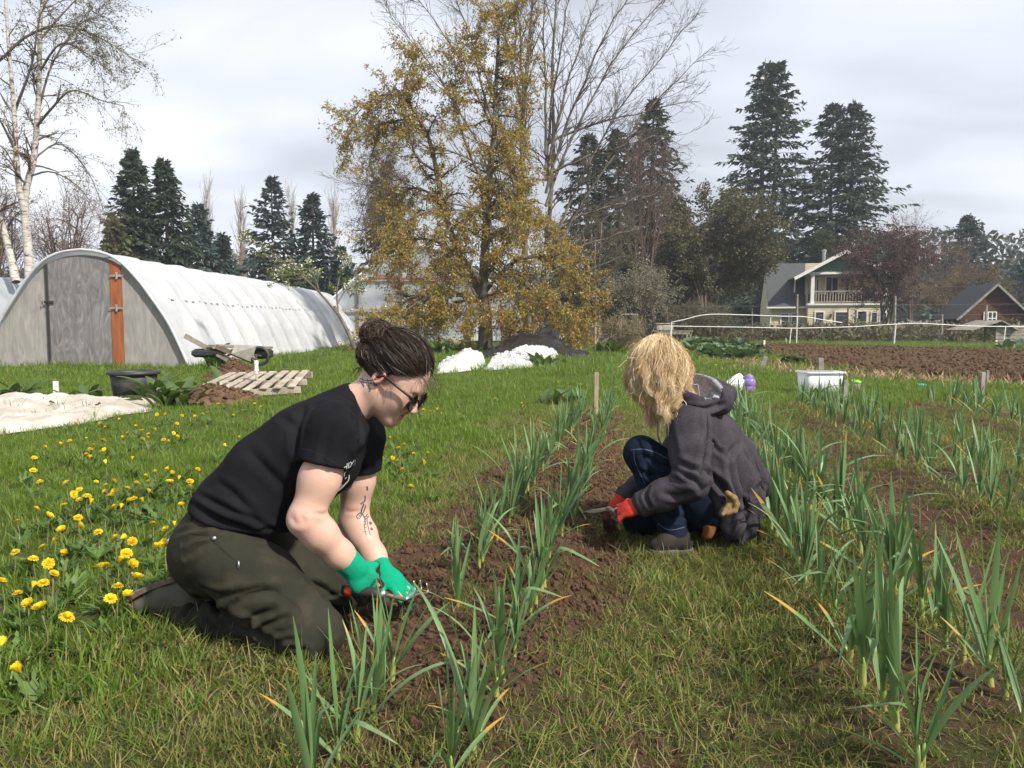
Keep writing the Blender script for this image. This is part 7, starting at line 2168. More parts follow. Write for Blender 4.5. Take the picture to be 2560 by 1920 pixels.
# hem, collar
a, b_ = at(455, 1284, 2.25), at(720, 1352, 2.25)
hem_n = np.cross(b_ - a, LAT); hem_n = hem_n * (-1 if hem_n[2] > 0 else 1)
S.plane(a, hem_n)
col_n = unit(np.array((0.93, 0, 0.30)))
S.plane(at(903, 1000, 2.40), col_n)
S.ell(at(905, 990, 2.40), (0.05, 0.062, 0.055), None, 0.008, op='sub', tag=2)
V, F, tg = S.mesh()
c2p = lambda pts: [(300 + x * 0.5725, 750 + y * 0.5725) for x, y in pts]
V = creases(V, F, [(c2p([(300, 880), (420, 960), (560, 1000)]), 0.012, 0.009), (c2p([(340, 850), (420, 890), (640, 985)]), 0.009, 0.008), (c2p([(430, 800), (500, 850), (600, 960)]), 0.012, 0.006),
    (c2p([(560, 650), (640, 740), (720, 820)]), 0.013, 0.006), (c2p([(860, 460), (960, 440), (1040, 520), (1030, 620)]), 0.012, 0.007), (c2p([(800, 470), (780, 560), (770, 680)]), 0.012, 0.007), (c2p([(930, 560), (900, 640), (880, 730)]), 0.011, 0.005),
    (c2p([(1040, 540), (1050, 600), (1030, 680)]), 0.010, 0.007), (c2p([(700, 500), (760, 560), (770, 650)]), 0.012, 0.006), (c2p([(600, 1010), (660, 1000), (720, 1010)]), 0.010, 0.005)], None, 1.0)
V = rumple(V, F, 0.007, 8, 18); V = relax(V, F, 1, 0.3)
shirt = mk('tshirt', V, F, m_shirt, Pr, True)
shirt_bvh = bvh_of(V, F)
cA = lambda pts: [(680 + x * 0.1446, 1100 + y * 0.1446) for x, y in pts]
pr = text_polys('HIXI', cA([(1215, 530)])[0], (0.80, -0.36), (0.13, -0.99), 21)
ex = []
for p, q, w0, w1 in (((1150, 610), (1165, 690), 3, 1), ((1200, 650), (1210, 620), 1.2, 1), ((1240, 640), (1255, 560), 1, 1.6), ((1090, 690), (1130, 720), 1.2, 3), ((1045, 755), (1100, 755), 1.2, 1), ((1045, 785), (1075, 790), 1.2, 1), ((1130, 770), (1190, 715), 1, 2.6), ((1180, 790), (1210, 765), 2.2, 1), ((1260, 670), (1285, 640), 2, 1.4)):
    ex += stroke(cA([p, q]), w0, w1, 6)
ex += stroke(cA([(1095, 830), (1110, 880), (1180, 840), (1260, 760), (1320, 690), (1330, 600)]), 5.5, 1.6, 14)
ex += stroke(cA([(975, 1010), (1020, 935), (1050, 960), (1115, 915)]), 1.3, 1.3, 10)
decal('shirt_print', shirt_bvh, pr + ex, m_print, shirt)
decal('sleeve_seam', shirt_bvh, stroke(cA([(400, 140), (620, 170), (850, 250), (1090, 400)]), 1.2) + stroke(c2p([(1045, 350), (1046, 420), (1052, 505)]), 2.0), simple('faded_black_seam', (0.022, 0.022, 0.025), None, rough=0.9), shirt)
# tattoos lie in the skin
c3 = lambda pts: [(800 + x * 0.211, 780 + y * 0.211) for x, y in pts]
ink = []
for pl, w in (([(470, 790), (560, 815), (660, 800)], 2.0), ([(465, 820), (560, 840), (680, 850)], 2.0), ([(500, 770), (520, 880)], 1.6), ([(560, 790), (590, 940)], 1.8), ([(620, 790), (650, 870)], 1.6), ([(490, 830), (520, 890), (510, 860)], 2.2), ([(570, 900), (600, 910), (580, 945)], 3.0), ([(640, 830), (670, 870), (650, 880)], 2.4), ([(540, 830), (580, 900)], 1.6), ([(600, 830), (575, 910)], 1.6)):
    ink += stroke(c3(pl), w)
for pl, w in (([(1340, 600), (1400, 700), (1320, 850), (1260, 850)], 2.2), ([(1420, 590), (1410, 700), (1360, 830)], 1.5), ([(1330, 660), (1400, 690)], 1.2), ([(1300, 740), (1380, 770)], 1.2), ([(1280, 800), (1350, 820)], 1.2),
              ([(1640, 800), (1650, 870)], 2.5), ([(1610, 960), (1600, 1050), (1530, 1110)], 1.8), ([(1590, 1100), (1550, 1200), (1540, 1280)], 2.2), ([(1620, 1130), (1590, 1220), (1560, 1290)], 1.6), ([(1560, 1280), (1610, 1330), (1650, 1280)], 1.8), ([(1580, 1320), (1620, 1370), (1670, 1310)], 1.8),
              ([(1470, 1300), (1520, 1260), (1550, 1300), (1500, 1370), (1465, 1340), (1470, 1300)], 1.6), ([(1480, 1350), (1550, 1290)], 1.0), ([(1500, 1290), (1540, 1340)], 1.0), ([(1600, 1350), (1610, 1450), (1600, 1520), (1630, 1650)], 1.4), ([(1580, 1420), (1630, 1400)], 1.4), ([(1580, 1470), (1630, 1450)], 1.4), ([(1590, 1530), (1635, 1500)], 1.2),
              ([(1640, 1360), (1660, 1500), (1700, 1650)], 1.2), ([(1680, 1420), (1710, 1440), (1690, 1460)], 3.2), ([(1705, 1520), (1725, 1540), (1715, 1560)], 3.0), ([(1580, 1590), (1640, 1580)], 1.1)):
    ink += stroke(cA(pl), w * 1.6)
decal('tattoo', body_bvh, ink, m_ink, body, 0.0007)
# gloves
def glove(W, kn, nrm, side, mat, name, cur, parent, cuff_dir, cuff_r=0.036, size=1.06, curls=None, thumb=1.0, spread=0.08, cufflen=0.05, dark=lambda V, tg: tg == 1):
    lo, hi = np.minimum(W, kn) - 0.13, np.maximum(W, kn) + 0.13
    G = Sdf(lo, hi, 0.0027)
    hand(G, W, kn, nrm, side, size, cur, thumb, spread, 0, 1, curls)
    cd = unit(cuff_dir)
    for k in range(5):
        G.cone(W + cd * (cufflen * (k / 4.5) - 0.004), W + cd * (cufflen * ((k + 0.55) / 4.5) - 0.004), cuff_r * (1.0 + 0.02 * k), cuff_r * (1.0 + 0.02 * k), 0.004, tag=0, cut=[(W + cd * cufflen, cd)])
    V, F, tg = G.mesh()
    V = rumple(V, F, 0.004, 30, 5)
    m = dark(V, tg).astype(float)
    return mk(name, V, F, mat, parent, True, vattrs={'mask': m}), bvh_of(V, F)
nrm_n = np.array((0.30, -0.80, 0.55)); side_n = np.array((0.60, 0.65, 0.2))
gl_n, gb = glove(wr_n, kn_n, nrm_n, side_n, m_glove_g, 'glove', 1.75, Pr, el_n - wr_n, 0.037, 1.10, dark=lambda V, tg: (tg == 1) & ((V - kn_n) @ unit(nrm_n) < 0.004))
decal('glove_number', gb, text_polys('#008', (928, 1469), (0.62, -0.78), (-0.55, -0.62), 13), m_stitch, gl_n)
nrm_f = np.array((0.45, -0.30, 0.85)); side_f = np.array((0.1, -0.9, -0.35))
glove(wr_f, kn_f, nrm_f, side_f, m_glove_g, 'glove', 0.75, Pr, el_f - wr_f, 0.034, 1.06, dark=lambda V, tg: (V - kn_f) @ unit(nrm_f) < -0.004)
# shoes, soles turned up behind her
def shoe(heel, toe, up, parent, mat, sole_m, W=0.043, nm='shoe', tread=None):
    f = unit(toe - heel); up = unit(up - (up @ f) * f); s = np.cross(f, up)
    L = np.linalg.norm(toe - heel)
    G = Sdf(np.minimum(heel, toe) - 0.11, np.maximum(heel, toe) + 0.11, 0.0042)
    G.path([heel + f * 0.03, heel + f * L * 0.5 - up * 0.004, toe - f * 0.035], [0.040, 0.040, 0.034], 0.03, (s, W / 0.040), 0)
    G.path([heel + f * 0.025 - up * 0.01, heel + f * 0.03 - up * 0.075], [0.036, 0.040], 0.03, None, 0)
    G.cone(heel + f * L * 0.4 - up * 0.015, heel + f * 0.03 - up * 0.05, 0.036, 0.038, 0.04, None, 0)
    V, F, tg = G.mesh()
    o = mk(nm, V, F, mat, parent, True)
    b = MB(); n = 14
    prof = []
    for k in range(n + 1):
        tt = k / n
        prof.append((tt * L, W * 1.12 * (0.80 + 0.35 * math.sin(PI * min(1, tt * 0.85 + 0.12)) - 0.22 * math.exp(-((tt - 0.42) / 0.12) ** 2)) * (min(1, (1 - tt) * 5 + 0.35) ** 0.5) * min(1, (tt * 7 + 0.5)) ** 0.5))
    ring = [heel + f * x + s * w + up * 0.030 for x, w in prof] + [heel + f * x - s * w + up * 0.030 for x, w in prof[::-1]]
    ring = np.array(ring); m_ = len(ring)
    bow = 0.012 * np.abs(((ring - heel) @ f) / L - 0.45)[:, None] ** 1.5 * up * 2.0
    ring = ring - bow - up * 0.004
    V = np.concatenate([ring, ring + up * 0.014]); 
    F = [(i, (i + 1) % m_, m_ + (i + 1) % m_, m_ + i) for i in range(m_)]
    F += [(i, i + 1, m_ - 2 - i, m_ - 1 - i) for i in range(n)] + [(m_ + i + 1, m_ + i, 2 * m_ - 1 - i, 2 * m_ - 2 - i) for i in range(n)]
    so = mk('sole', V, F, sole_m, o)
    if tread:
        b = MB()
        for k in range(9):
            x = L * (0.07 + k * 0.1)
            for sg in (-1, 1):
                b.box(heel + f * x + s * sg * W * 0.45 + up * 0.041, (0.013, W * 0.62, 0.008), R=np.stack([f, s, up], 1))
        b.obj('tread', tread, so)
    return o
shoe(at(482, 1462, 2.42), at(333, 1520, 2.41), unit(np.array((-0.40, 0.30, 0.86))), Pr, m_shoe, m_sole, 0.044, 'shoe', m_tread)
shoe(at(560, 1450, 2.66), at(430, 1500, 2.68), unit(np.array((-0.36, -0.1, 0.90))), Pr, m_shoe, m_sole, 0.044, 'shoe', m_tread)
# sunglasses
t = NT('sunglass_lens'); lens_m = t.fin((0.006, 0.005, 0.005), 0.22, None, 0.25)
tort = simple('tortoiseshell_frame', (0.008, 0.004, 0.003), (0.05, 0.014, 0.006), 60, 0.35)
b = MB()
for s in (-1, 1):
    b.tube(resample([HP_(0.107, -0.008, s * 0.064), HP_(0.06, -0.012, s * 0.081), HP_(0.005, -0.012, s * 0.084), HP_(-0.012, 0.004, s * 0.083)], 10), 0.0048, 6)
    ring = [HP_(0.106 + 0.006 * math.sin(a), 0.008 + 0.025 * math.sin(a) - (0.004 if math.cos(a) > 0.3 else 0), s * (0.037 + 0.029 * math.cos(a))) for a in np.linspace(0, 2 * PI, 21)]
    b.tube(ring, 0.0036, 6, False)
b.tube([HP_(0.108, -0.002, -0.010), HP_(0.110, -0.004, 0), HP_(0.108, -0.002, 0.010)], 0.003, 6)
gls = b.obj('sunglasses', tort, Pr, True)
for s in (-1, 1):
    b = MB(); b.add([HP_(0.1055 + 0.006 * math.sin(a), 0.008 + 0.0245 * math.sin(a) - (0.004 if math.cos(a) > 0.3 else 0), s * (0.037 + 0.0285 * math.cos(a))) for a in np.linspace(0, 2 * PI, 21)[:-1]], [tuple(range(20))])
    b.obj('lens', lens_m, gls)
# hair: swept back into a bun
rng = np.random.default_rng(61)
hair_d = hairmat('dark_brown_hair', [(0.012, 0.008, 0.0065), (0.026, 0.017, 0.013), (0.046, 0.028, 0.02), (0.085, 0.048, 0.03)], 0.45)
bun_dir = unit(np.array((-0.62, -0.78, 0.0)))            # in (forward, down, lateral) of the head
rads = np.array((0.110, 0.098, 0.089)) * 1.06
cc = np.array((-0.008, -0.048, 0.0)) * 1.06
def hpt(u, k=1.0): q = cc + u * rads * k; return HO + q[0] * hd_f + q[1] * hd_d + q[2] * hd_l
S = Sdf(HO - 0.20, HO + (0.20, 0.20, 0.24), 0.0045)
ax = (hd_f, hd_d, hd_l)
S.ell(hpt(np.zeros(3)), rads * 0.975, ax, 0.01, cut=[(HO + 0.070 * hd_f - 0.05 * hd_d, unit(0.9 * hd_f + 0.55 * hd_d)), (HO + 0.026 * hd_d - 0.03 * hd_f, unit(0.55 * hd_d + 0.62 * hd_f)), (HO + 0.058 * hd_d, hd_d)])
bunC = at(942, 838, 2.40); bunA = unit(bunC - hpt(np.zeros(3)))
S.ell(bunC, (0.046, 0.058, 0.044), None, 0.008)
S.ell(at(922, 884, 2.39), (0.032, 0.050, 0.042), None, 0.008)
V, F, tg = S.mesh()
mk('hair', V, F, hair_d, Pr, True, {'v': np.full(len(F), 0.2)})
hair_o = [o for o in Pr.children if o.name.startswith('hair')][0]
paths, vals = [], []
def arc(u0, u1, n, lift, jit):
    w = math.acos(max(-1, min(1, float(u0 @ u1)))); s = max(math.sin(w), 1e-3)
    tt = np.linspace(0, 1, n)
    U = (np.sin((1 - tt) * w)[:, None] * u0 + np.sin(tt * w)[:, None] * u1) / s
    k = 0.985 + lift * np.sin(tt * PI)
    return np.array([hpt(U[i], k[i]) for i in range(n)]) + np.cumsum(rng.normal(0, jit, (n, 3)), 0)
bun_u = unit(np.array([(bunC - hpt(np.zeros(3))) @ hd_f / rads[0], (bunC - hpt(np.zeros(3))) @ hd_d / rads[1], (bunC - hpt(np.zeros(3))) @ hd_l / rads[2]]))
clump = rng.random(70)
for k in range(4200):
    s = rng.choice((-1, 1))
    side = rng.random()
    # hairline runs from forehead over the temple, round behind the ear to the nape
    a = side
    if a < 0.55:
        q = a / 0.55; u0 = unit(np.array((0.86 - 0.55 * q ** 1.5 + rng.normal(0, .03), -0.42 + 0.55 * q + rng.normal(0, .05), s * (0.12 + 0.86 * q ** 0.7) + rng.normal(0, .04))))
    else:
        q = (a - 0.55) / 0.45; u0 = unit(np.array((0.22 - 1.1 * q, 0.30 + 0.62 * q + rng.normal(0, .05), s * (0.98 - 0.85 * q))))
    t0 = rng.random() ** 1.6 * 0.55
    u0 = unit(u0 * (1 - t0) + bun_u * t0)
    u1 = unit(bun_u + rng.normal(0, 0.16, 3))
    paths.append(arc(u0, u1, 11, rng.uniform(0.0, 0.09), 0.0007)); vals.append(np.clip(0.40 * clump[int((a * 35 + (s + 1) * 17)) % 70] + 0.5 * rng.random(), 0, 0.99))
for k in range(2000):                                     # coils of the bun
    c0_, rr_ = (bunC, np.array((0.051, 0.063, 0.049))) if rng.random() < 0.6 else (at(922, 884, 2.39), np.array((0.037, 0.054, 0.047)))
    a = unit(rng.normal(size=3)); b_ = unit(np.cross(a, rng.normal(size=3)))
    th = rng.random() * 6.28 + np.linspace(0, rng.uniform(1.0, 2.6), 11)
    Q = np.cos(th)[:, None] * a + np.sin(th)[:, None] * b_
    paths.append(c0_ + Q * rr_ * rng.uniform(0.94, 1.06) + np.cumsum(rng.normal(0, 0.0009, (11, 3)), 0)); vals.append(min(0.99, 0.35 + 0.3 * clump[k % 70] + 0.4 * rng.random()))
for k in range(130):                                      # flyaways
    u0 = unit(rng.normal(size=3) * (1, 1, 0.8) + (0.1, -0.5, 0)); p = hpt(u0, 0.98)
    d = unit(rng.normal(size=3) * 0.6 + (p - hpt(np.zeros(3))) * 5 + np.array((0.15, 0, 0)))
    L = rng.uniform(0.02, 0.06); tt = np.linspace(0, 1, 8)[:, None]
    paths.append(p + d * L * tt + np.array((0, 0, -1)) * L * 0.5 * tt ** 2 + rng.normal(0, 0.0008, (8, 3))); vals.append(rng.random())
for k in range(90):                                       # loose wisps at the forehead and the nape
    if k < 50: p = HP_(0.085 + rng.normal(0, .006), -0.075 + rng.normal(0, .01), rng.normal(0, 0.035)); d = np.array((0.35, 0, -0.3)); L = rng.uniform(0.05, 0.10)
    elif k < 56: p = HP_(0.03 + rng.normal(0, .01), -0.01, -0.082); d = hd_d * 0.6 + hd_f * 0.25; L = rng.uniform(0.03, 0.07)
    else: p = HP_(-0.09, 0.03, rng.normal(0, .03)); d = hd_d * 0.4 - hd_f * 0.3; L = rng.uniform(0.02, 0.05)
    tt = np.linspace(0, 1, 9)[:, None]
    paths.append(p + d * L * tt + np.array((0.04, 0, -0.5)) * L * tt ** 2 + np.cumsum(rng.normal(0, 0.0009, (9, 3)), 0)); vals.append(rng.random())
V, F, A = strands(paths, 0.0015, rng, vals)
mk('hair_strands', V, F, hair_d, hair_o, True, {'v': A})
# pen in the back pocket
p = at(424, 1368, 2.30); b = MB(); b.tube([at(420, 1348, 2.30), at(436, 1385, 2.31)], 0.005, 8)
tag(b.obj('wooden_peg', pale_wood, None, True), 'thin pale wooden peg sticking out of the kneeling woman\'s back pocket', 'peg')
# the cultivator in her near hand
tl = thing('hand_cultivator', 'small hand cultivator with red and black grip held in green glove', 'hand tool', at(930, 1490, 2.28) * (1, 1, 0))
ga, gb_, gc = at(858, 1474, 2.27), at(950, 1483, 2.24), at(1012, 1499, 2.31)
b = MB(); b.tube(resample([ga, ga * .5 + gb_ * .5, gb_], 8), [0.016, 0.018, 0.017, 0.0165, 0.017, 0.016, 0.015, 0.013], 10); b.obj('grip', simple('black_rubber_grip', (0.012, 0.012, 0.012), (0.03, 0.028, 0.026), 30, 0.7), tl, True)
b = MB(); b.lathe([(0.0175, -0.01), (0.0190, 0.0), (0.0175, 0.012)], ga * .82 + gb_ * .18, 12, R=np.array(Vector(gb_ - ga).to_track_quat('Z', 'Y').to_matrix())); b.obj('grip_ring', simple('red_plastic', (0.45, 0.03, 0.02), None, rough=0.4), tl, True)
b = MB(); b.tube([gb_, gb_ + (gc - gb_) * 0.2], [0.014, 0.010], 10); b.obj('ferrule', steel, tl, True)
b = MB(); b.tube([gb_ + (gc - gb_) * 0.18, gc], 0.0065, 8); b.obj('shaft', simple('rusty_steel', (0.10, 0.06, 0.04), (0.28, 0.2, 0.14), 40, 0.6, Metallic=0.4), tl, True)
for k, (x, y) in enumerate(((1034, 1452), (1050, 1450), (1066, 1458))):
    e_ = at(x, y, 2.40 + 0.02 * k)
    b = MB(); b.tube(resample([gc, gc * 0.5 + e_ * 0.5 + (0.01, 0.01, -0.012), e_ + (0.004, 0.0, -0.03), e_], 10), np.linspace(0.0042, 0.002, 10), 7); b.obj('tine', steel, tl, True)
# ================================================================== the crouching blonde woman
Qr = thing('person', 'crouching blonde woman in charcoal hooded jacket, dark jeans and red gloves', 'person', on_ground(1720, 1370) * (1, 1, 0), 'women weeding the garlic')
QF = unit(np.array((-0.94, 0.34, 0))); QN = unit(np.array((-0.34, -0.94, 0)))       # forward, near side
qO = at(1648, 925, 3.30)
q_f = unit(np.array((-0.70, 0.28, -0.55))); q_l = unit(-QN - ((-QN) @ q_f) * q_f); q_d = unit(np.cross(q_f, q_l)); q_d = q_d * (-1 if q_d[2] > 0 else 1)
qs_n, qe_n, qw_n = at(1722, 1062, 3.13), at(1728, 1208, 3.02), at(1598, 1262, 3.07)
qs_f, qe_f, qw_f = at(1760, 1055, 3.50), at(1650, 1190, 3.50), at(1560, 1245, 3.36)
qk_n = at(1553, 1277, 3.09)
# body
S = Sdf((at(1490, 1000, 3.3)[0], 2.86, 0.0), (at(1860, 1000, 3.4)[0], 3.70, 1.0), 0.0058)
S.path([at(1785, 1240, 3.36), at(1785, 1160, 3.34), at(1762, 1080, 3.32)], [0.10, 0.10, 0.10], 0.05, (QN, 1.3))
for sh, el, wr in ((qs_n, qe_n, qw_n), (qs_f, qe_f, qw_f)):
    S.path([at(1750, 1065, 3.32), sh, el, wr], [0.07, 0.05, 0.04, 0.027], 0.03)
hand(S, qw_n, qk_n, np.array((-0.30, -0.62, 0.72)), np.array((-0.45, 0.80, 0.1)), 0.72, 1.0, 0.9, 0.16, curls=(0.9, 1.0, 1.05, 1.1))
S.path([qO - 0.03 * q_f + 0.05 * q_d, at(1695, 985, 3.30), at(1735, 1040, 3.31)], [0.05, 0.055, 0.07], 0.03)
QP = head(S, qO, q_f, q_d, q_l, 1.04)
V, F, tg = S.mesh()
qbody = mk('body', V, F, skin_m, Qr, True, vattrs={'col': skin_cols(V, tg)})
# jeans
S = Sdf((at(1530, 1200, 3.3)[0], 2.90, -0.02), (at(1870, 1200, 3.4)[0], 3.66, 0.60), 0.0060)
h_n, h_f = at(1768, 1258, 3.22), at(1800, 1255, 3.46)
k_n, a_n = at(1603, 1133, 3.20), at(1688, 1335, 3.14)
k_f, a_f = at(1600, 1300, 3.42), at(1760, 1345, 3.50)
S.path([h_n, (h_n + k_n) / 2, k_n], [0.105, 0.090, 0.072], 0.03)
S.path([k_n, k_n * 0.65 + a_n * 0.35, a_n], [0.068, 0.066, 0.055], 0.025)
S.path([h_f, k_f], [0.10, 0.075], 0.03); S.path([k_f, a_f], [0.07, 0.055], 0.03)
S.cone(h_n, h_f, 0.12, 0.12, 0.05)
V, F, tg = S.mesh()
cq = lambda pts: [(1450 + x * 0.3736, 800 + y * 0.3736) for x, y in pts]
V = creases(V, F, [(cq([(420, 900), (520, 960), (600, 990)]), 0.012, 0.008), (cq([(470, 820), (560, 870), (620, 930)]), 0.011, 0.005), (cq([(380, 1000), (450, 1030), (520, 1040)]), 0.010, 0.006), (cq([(430, 930), (480, 1040), (500, 1090)]), 0.012, 0.008), (cq([(540, 1300), (620, 1330), (700, 1320)]), 0.010, 0.006)])
V = rumple(V, F, 0.006, 10, 28)
jeans = mk('jeans', V, F, m_jean, Qr, True)
jb = bvh_of(V, F)
decal('seam', jb, stroke(cq([(345, 870), (420, 865), (500, 885), (600, 935)]), 1.6) + stroke(cq([(362, 880), (372, 960), (440, 1100)]), 1.5) + stroke(cq([(520, 1360), (600, 1405), (720, 1380)]), 1.6), simple('denim_stitching', (0.08, 0.11, 0.16), None, rough=0.9), jeans)
# jacket
S = Sdf((at(1565, 1100, 3.0)[0], 2.86, 0.02), (at(1965, 1100, 3.4)[0] + 0.05, 3.72, 0.86), 0.0060)
S.path([at(1752, 1055, 3.32), at(1778, 1115, 3.33), at(1796, 1190, 3.35), at(1806, 1240, 3.36)], [0.092, 0.118, 0.135, 0.140], 0.05, (QN, 1.3))
S.path([at(1815, 1060, 3.36), at(1850, 1130, 3.38), at(1895, 1205, 3.40), at(1938, 1243, 3.42)], [0.030, 0.055, 0.050, 0.014], 0.05, (QN, 2.6))
S.path([at(1782, 1170, 3.18), at(1802, 1250, 3.13), at(1830, 1318, 3.12), at(1846, 1350, 3.13)], [0.085, 0.075, 0.050, 0.016], 0.03, (QN, 0.6))
S.path([at(1845, 1190, 3.22), at(1872, 1260, 3.18), at(1872, 1320, 3.15), at(1850, 1364, 3.13)], [0.075, 0.062, 0.040, 0.014], 0.03, (QN, 0.6))
for sh, el, wr in ((qs_n, qe_n, qw_n), (qs_f, qe_f, qw_f)):
    S.path([at(1755, 1060, 3.32) * 0.5 + sh * 0.5, sh], [0.090, 0.083], 0.05)
    m_ = el * 0.45 + wr * 0.55
    S.path([sh, sh * 0.5 + el * 0.5, el], [0.083, 0.080, 0.068], 0.03)
    S.path([el, m_, wr * 0.93 + el * 0.07], [0.066, 0.060, 0.050], 0.03)
    S.cone(wr * 0.86 + el * 0.14, wr * 0.985 + el * 0.015, 0.054, 0.054, 0.008, cut=[(wr, wr - el)])
# underside of the hem opens over the thighs
S.ell(at(1700, 1300, 3.30), (0.16, 0.30, 0.15), None, 0.03, op='sub', tag=2)
S.plane(at(1840, 1376, 3.13), np.array((0.30, 0, -1.0)))
V, F, tg = S.mesh()
V = creases(V, F, [(cq([(700, 1040), (780, 1090), (800, 1130)]), 0.012, 0.010), (cq([(660, 960), (740, 1000), (820, 1040)]), 0.013, 0.010), (cq([(640, 1000), (720, 1050), (790, 1080)]), 0.011, 0.008), (cq([(620, 1060), (700, 1090), (770, 1110)]), 0.010, 0.007), (cq([(850, 640), (855, 760), (830, 900), (800, 1060)]), 0.012, 0.010),
    (cq([(850, 780), (900, 850), (980, 920)]), 0.010, 0.007), (cq([(820, 1000), (920, 1090), (1000, 1180)]), 0.013, 0.014), (cq([(1010, 1000), (1040, 1120), (1100, 1260)]), 0.014, 0.014), (cq([(1190, 920), (1215, 1060), (1180, 1180)]), 0.014, 0.013), (cq([(1060, 830), (1000, 900), (1010, 1000)]), 0.014, 0.008),
    (cq([(460, 1120), (440, 1180), (470, 1250)]), 0.008, 0.006), (cq([(980, 1490), (1080, 1360), (1130, 1290)]), 0.009, 0.007), (cq([(860, 1200), (900, 1320), (960, 1440)]), 0.014, 0.010), (cq([(600, 700), (620, 820), (640, 930)]), 0.014, 0.006), (cq([(560, 1160), (660, 1180), (740, 1150)]), 0.011, 0.006)])
V = rumple(V, F, 0.010, 7, 38); V = relax(V, F, 1, 0.35)
jacket = mk('jacket', V, F, m_hood, Qr, True)
jkb = bvh_of(V, F)
decal('seam', jkb, stroke(cq([(852, 640), (858, 740), (840, 880), (805, 1050)]), 1.3) + stroke(cq([(440, 1140), (432, 1190), (460, 1260)]), 1.3) + stroke(cq([(985, 1475), (1110, 1320)]), 1.4) + stroke(cq([(1000, 1485), (1125, 1330)]), 0.9), m_stitch, jacket)
# hood lying on her shoulders
S = Sdf(at(1745, 1000, 3.32) - (0.26, 0.28, 0.17), at(1745, 1000, 3.32) + (0.24, 0.28, 0.20), 0.0055)
hc = at(1742, 1000, 3.32)
ha = unit(np.array((0.62, -0.10, -0.45)))             # along the back, downwards
S.ell(at(1752, 985, 3.32), (0.125, 0.150, 0.085), (unit((0.85, 0, -0.35)), QN, unit((0.35, 0, 0.85))), 0.02)
S.ell(at(1712, 992, 3.22), (0.095, 0.11, 0.060), (unit((0.85, 0, -0.40)), QN, unit((0.40, 0, 0.85))), 0.02)
S.path([at(1690, 1032, 3.16), at(1745, 1028, 3.14), at(1800, 1008, 3.22), at(1818, 985, 3.34), at(1795, 965, 3.48)], [0.030, 0.040, 0.040, 0.036, 0.034], 0.03)
S.ell(at(1716, 946, 3.235), (0.135, 0.128, 0.082), (unit((0.85, 0, -0.40)), QN, unit((0.40, 0, 0.85))), 0.018, op='sub', tag=2)
V, F, tg = S.mesh()
V = creases(V, F, [(cq([(870, 430), (930, 500), (920, 570)]), 0.010, 0.010), (cq([(640, 580), (760, 600), (860, 590), (960, 560)]), 0.010, 0.009), (cq([(800, 570), (880, 500), (900, 450)]), 0.008, 0.006)])
V = rumple(V, F, 0.008, 10, 48)
ft = tg[F].max(1) == 2
me = mesh_data('hood', V - origin_of(Qr), F, m_hood, True); me.materials.append(m_lining)
me.polygons.foreach_set('material_index', ft.astype(np.int32))
hood = place('hood', me, Qr)
b = MB(); b.tube(resample([at(1646, 1050, 3.10), at(1645, 1085, 3.08), at(1652, 1110, 3.08)], 8), 0.004, 6); b.obj('drawstring', m_hood, Qr, True)
# red glove and the knife it holds
nq = np.array((-0.30, -0.62, 0.72)); sq = np.array((-0.45, 0.80, 0.1))
glq, gqb = glove(qw_n, qk_n, nq, sq, m_glove_r, 'glove', 1.05, Qr, qe_n - qw_n, 0.036, 1.08, curls=(0.9, 1.0, 1.05, 1.1), thumb=0.9, spread=0.16, cufflen=0.03, dark=lambda V, tg: ((V - qk_n) @ unit(qk_n - qw_n) > 0.016) | ((V - qk_n) @ unit(nq) < -0.012))
decal('glove_badge', gqb, [[(1547 + 5.5 * math.cos(a), 1262 + 3.6 * math.sin(a)) for a in np.linspace(0, 2 * PI, 15)[:-1]]], simple('dark_badge', (0.05, 0.035, 0.045), None, rough=0.8), glq)
glove(qw_f, at(1525, 1275, 3.36), nq, np.array((0.2, -0.9, 0.1)), m_glove_r, 'glove', 1.0, Qr, qe_f - qw_f, 0.036, 1.06, cufflen=0.03, dark=lambda V, tg: tg == 1)
kf = thing('weeding_knife', 'thin steel weeding knife in the red gloved hand', 'hand tool', at(1490, 1290, 3.14) * (1, 1, 0))
b = MB(); b.slab([at(1455, 1279, 3.16), at(1478, 1274, 3.15), at(1525, 1266, 3.13), at(1525, 1275, 3.13), at(1485, 1283, 3.15)], (0, -1, 0.2), 0.002); b.obj('blade', simple('worn_steel', (0.22, 0.23, 0.23), (0.4, 0.4, 0.39), 30, 0.45, Metallic=0.7), kf)
b = MB(); b.tube([at(1518, 1271, 3.13), at(1560, 1290, 3.09)], 0.011, 9); b.obj('handle', dark_wood, kf, True)
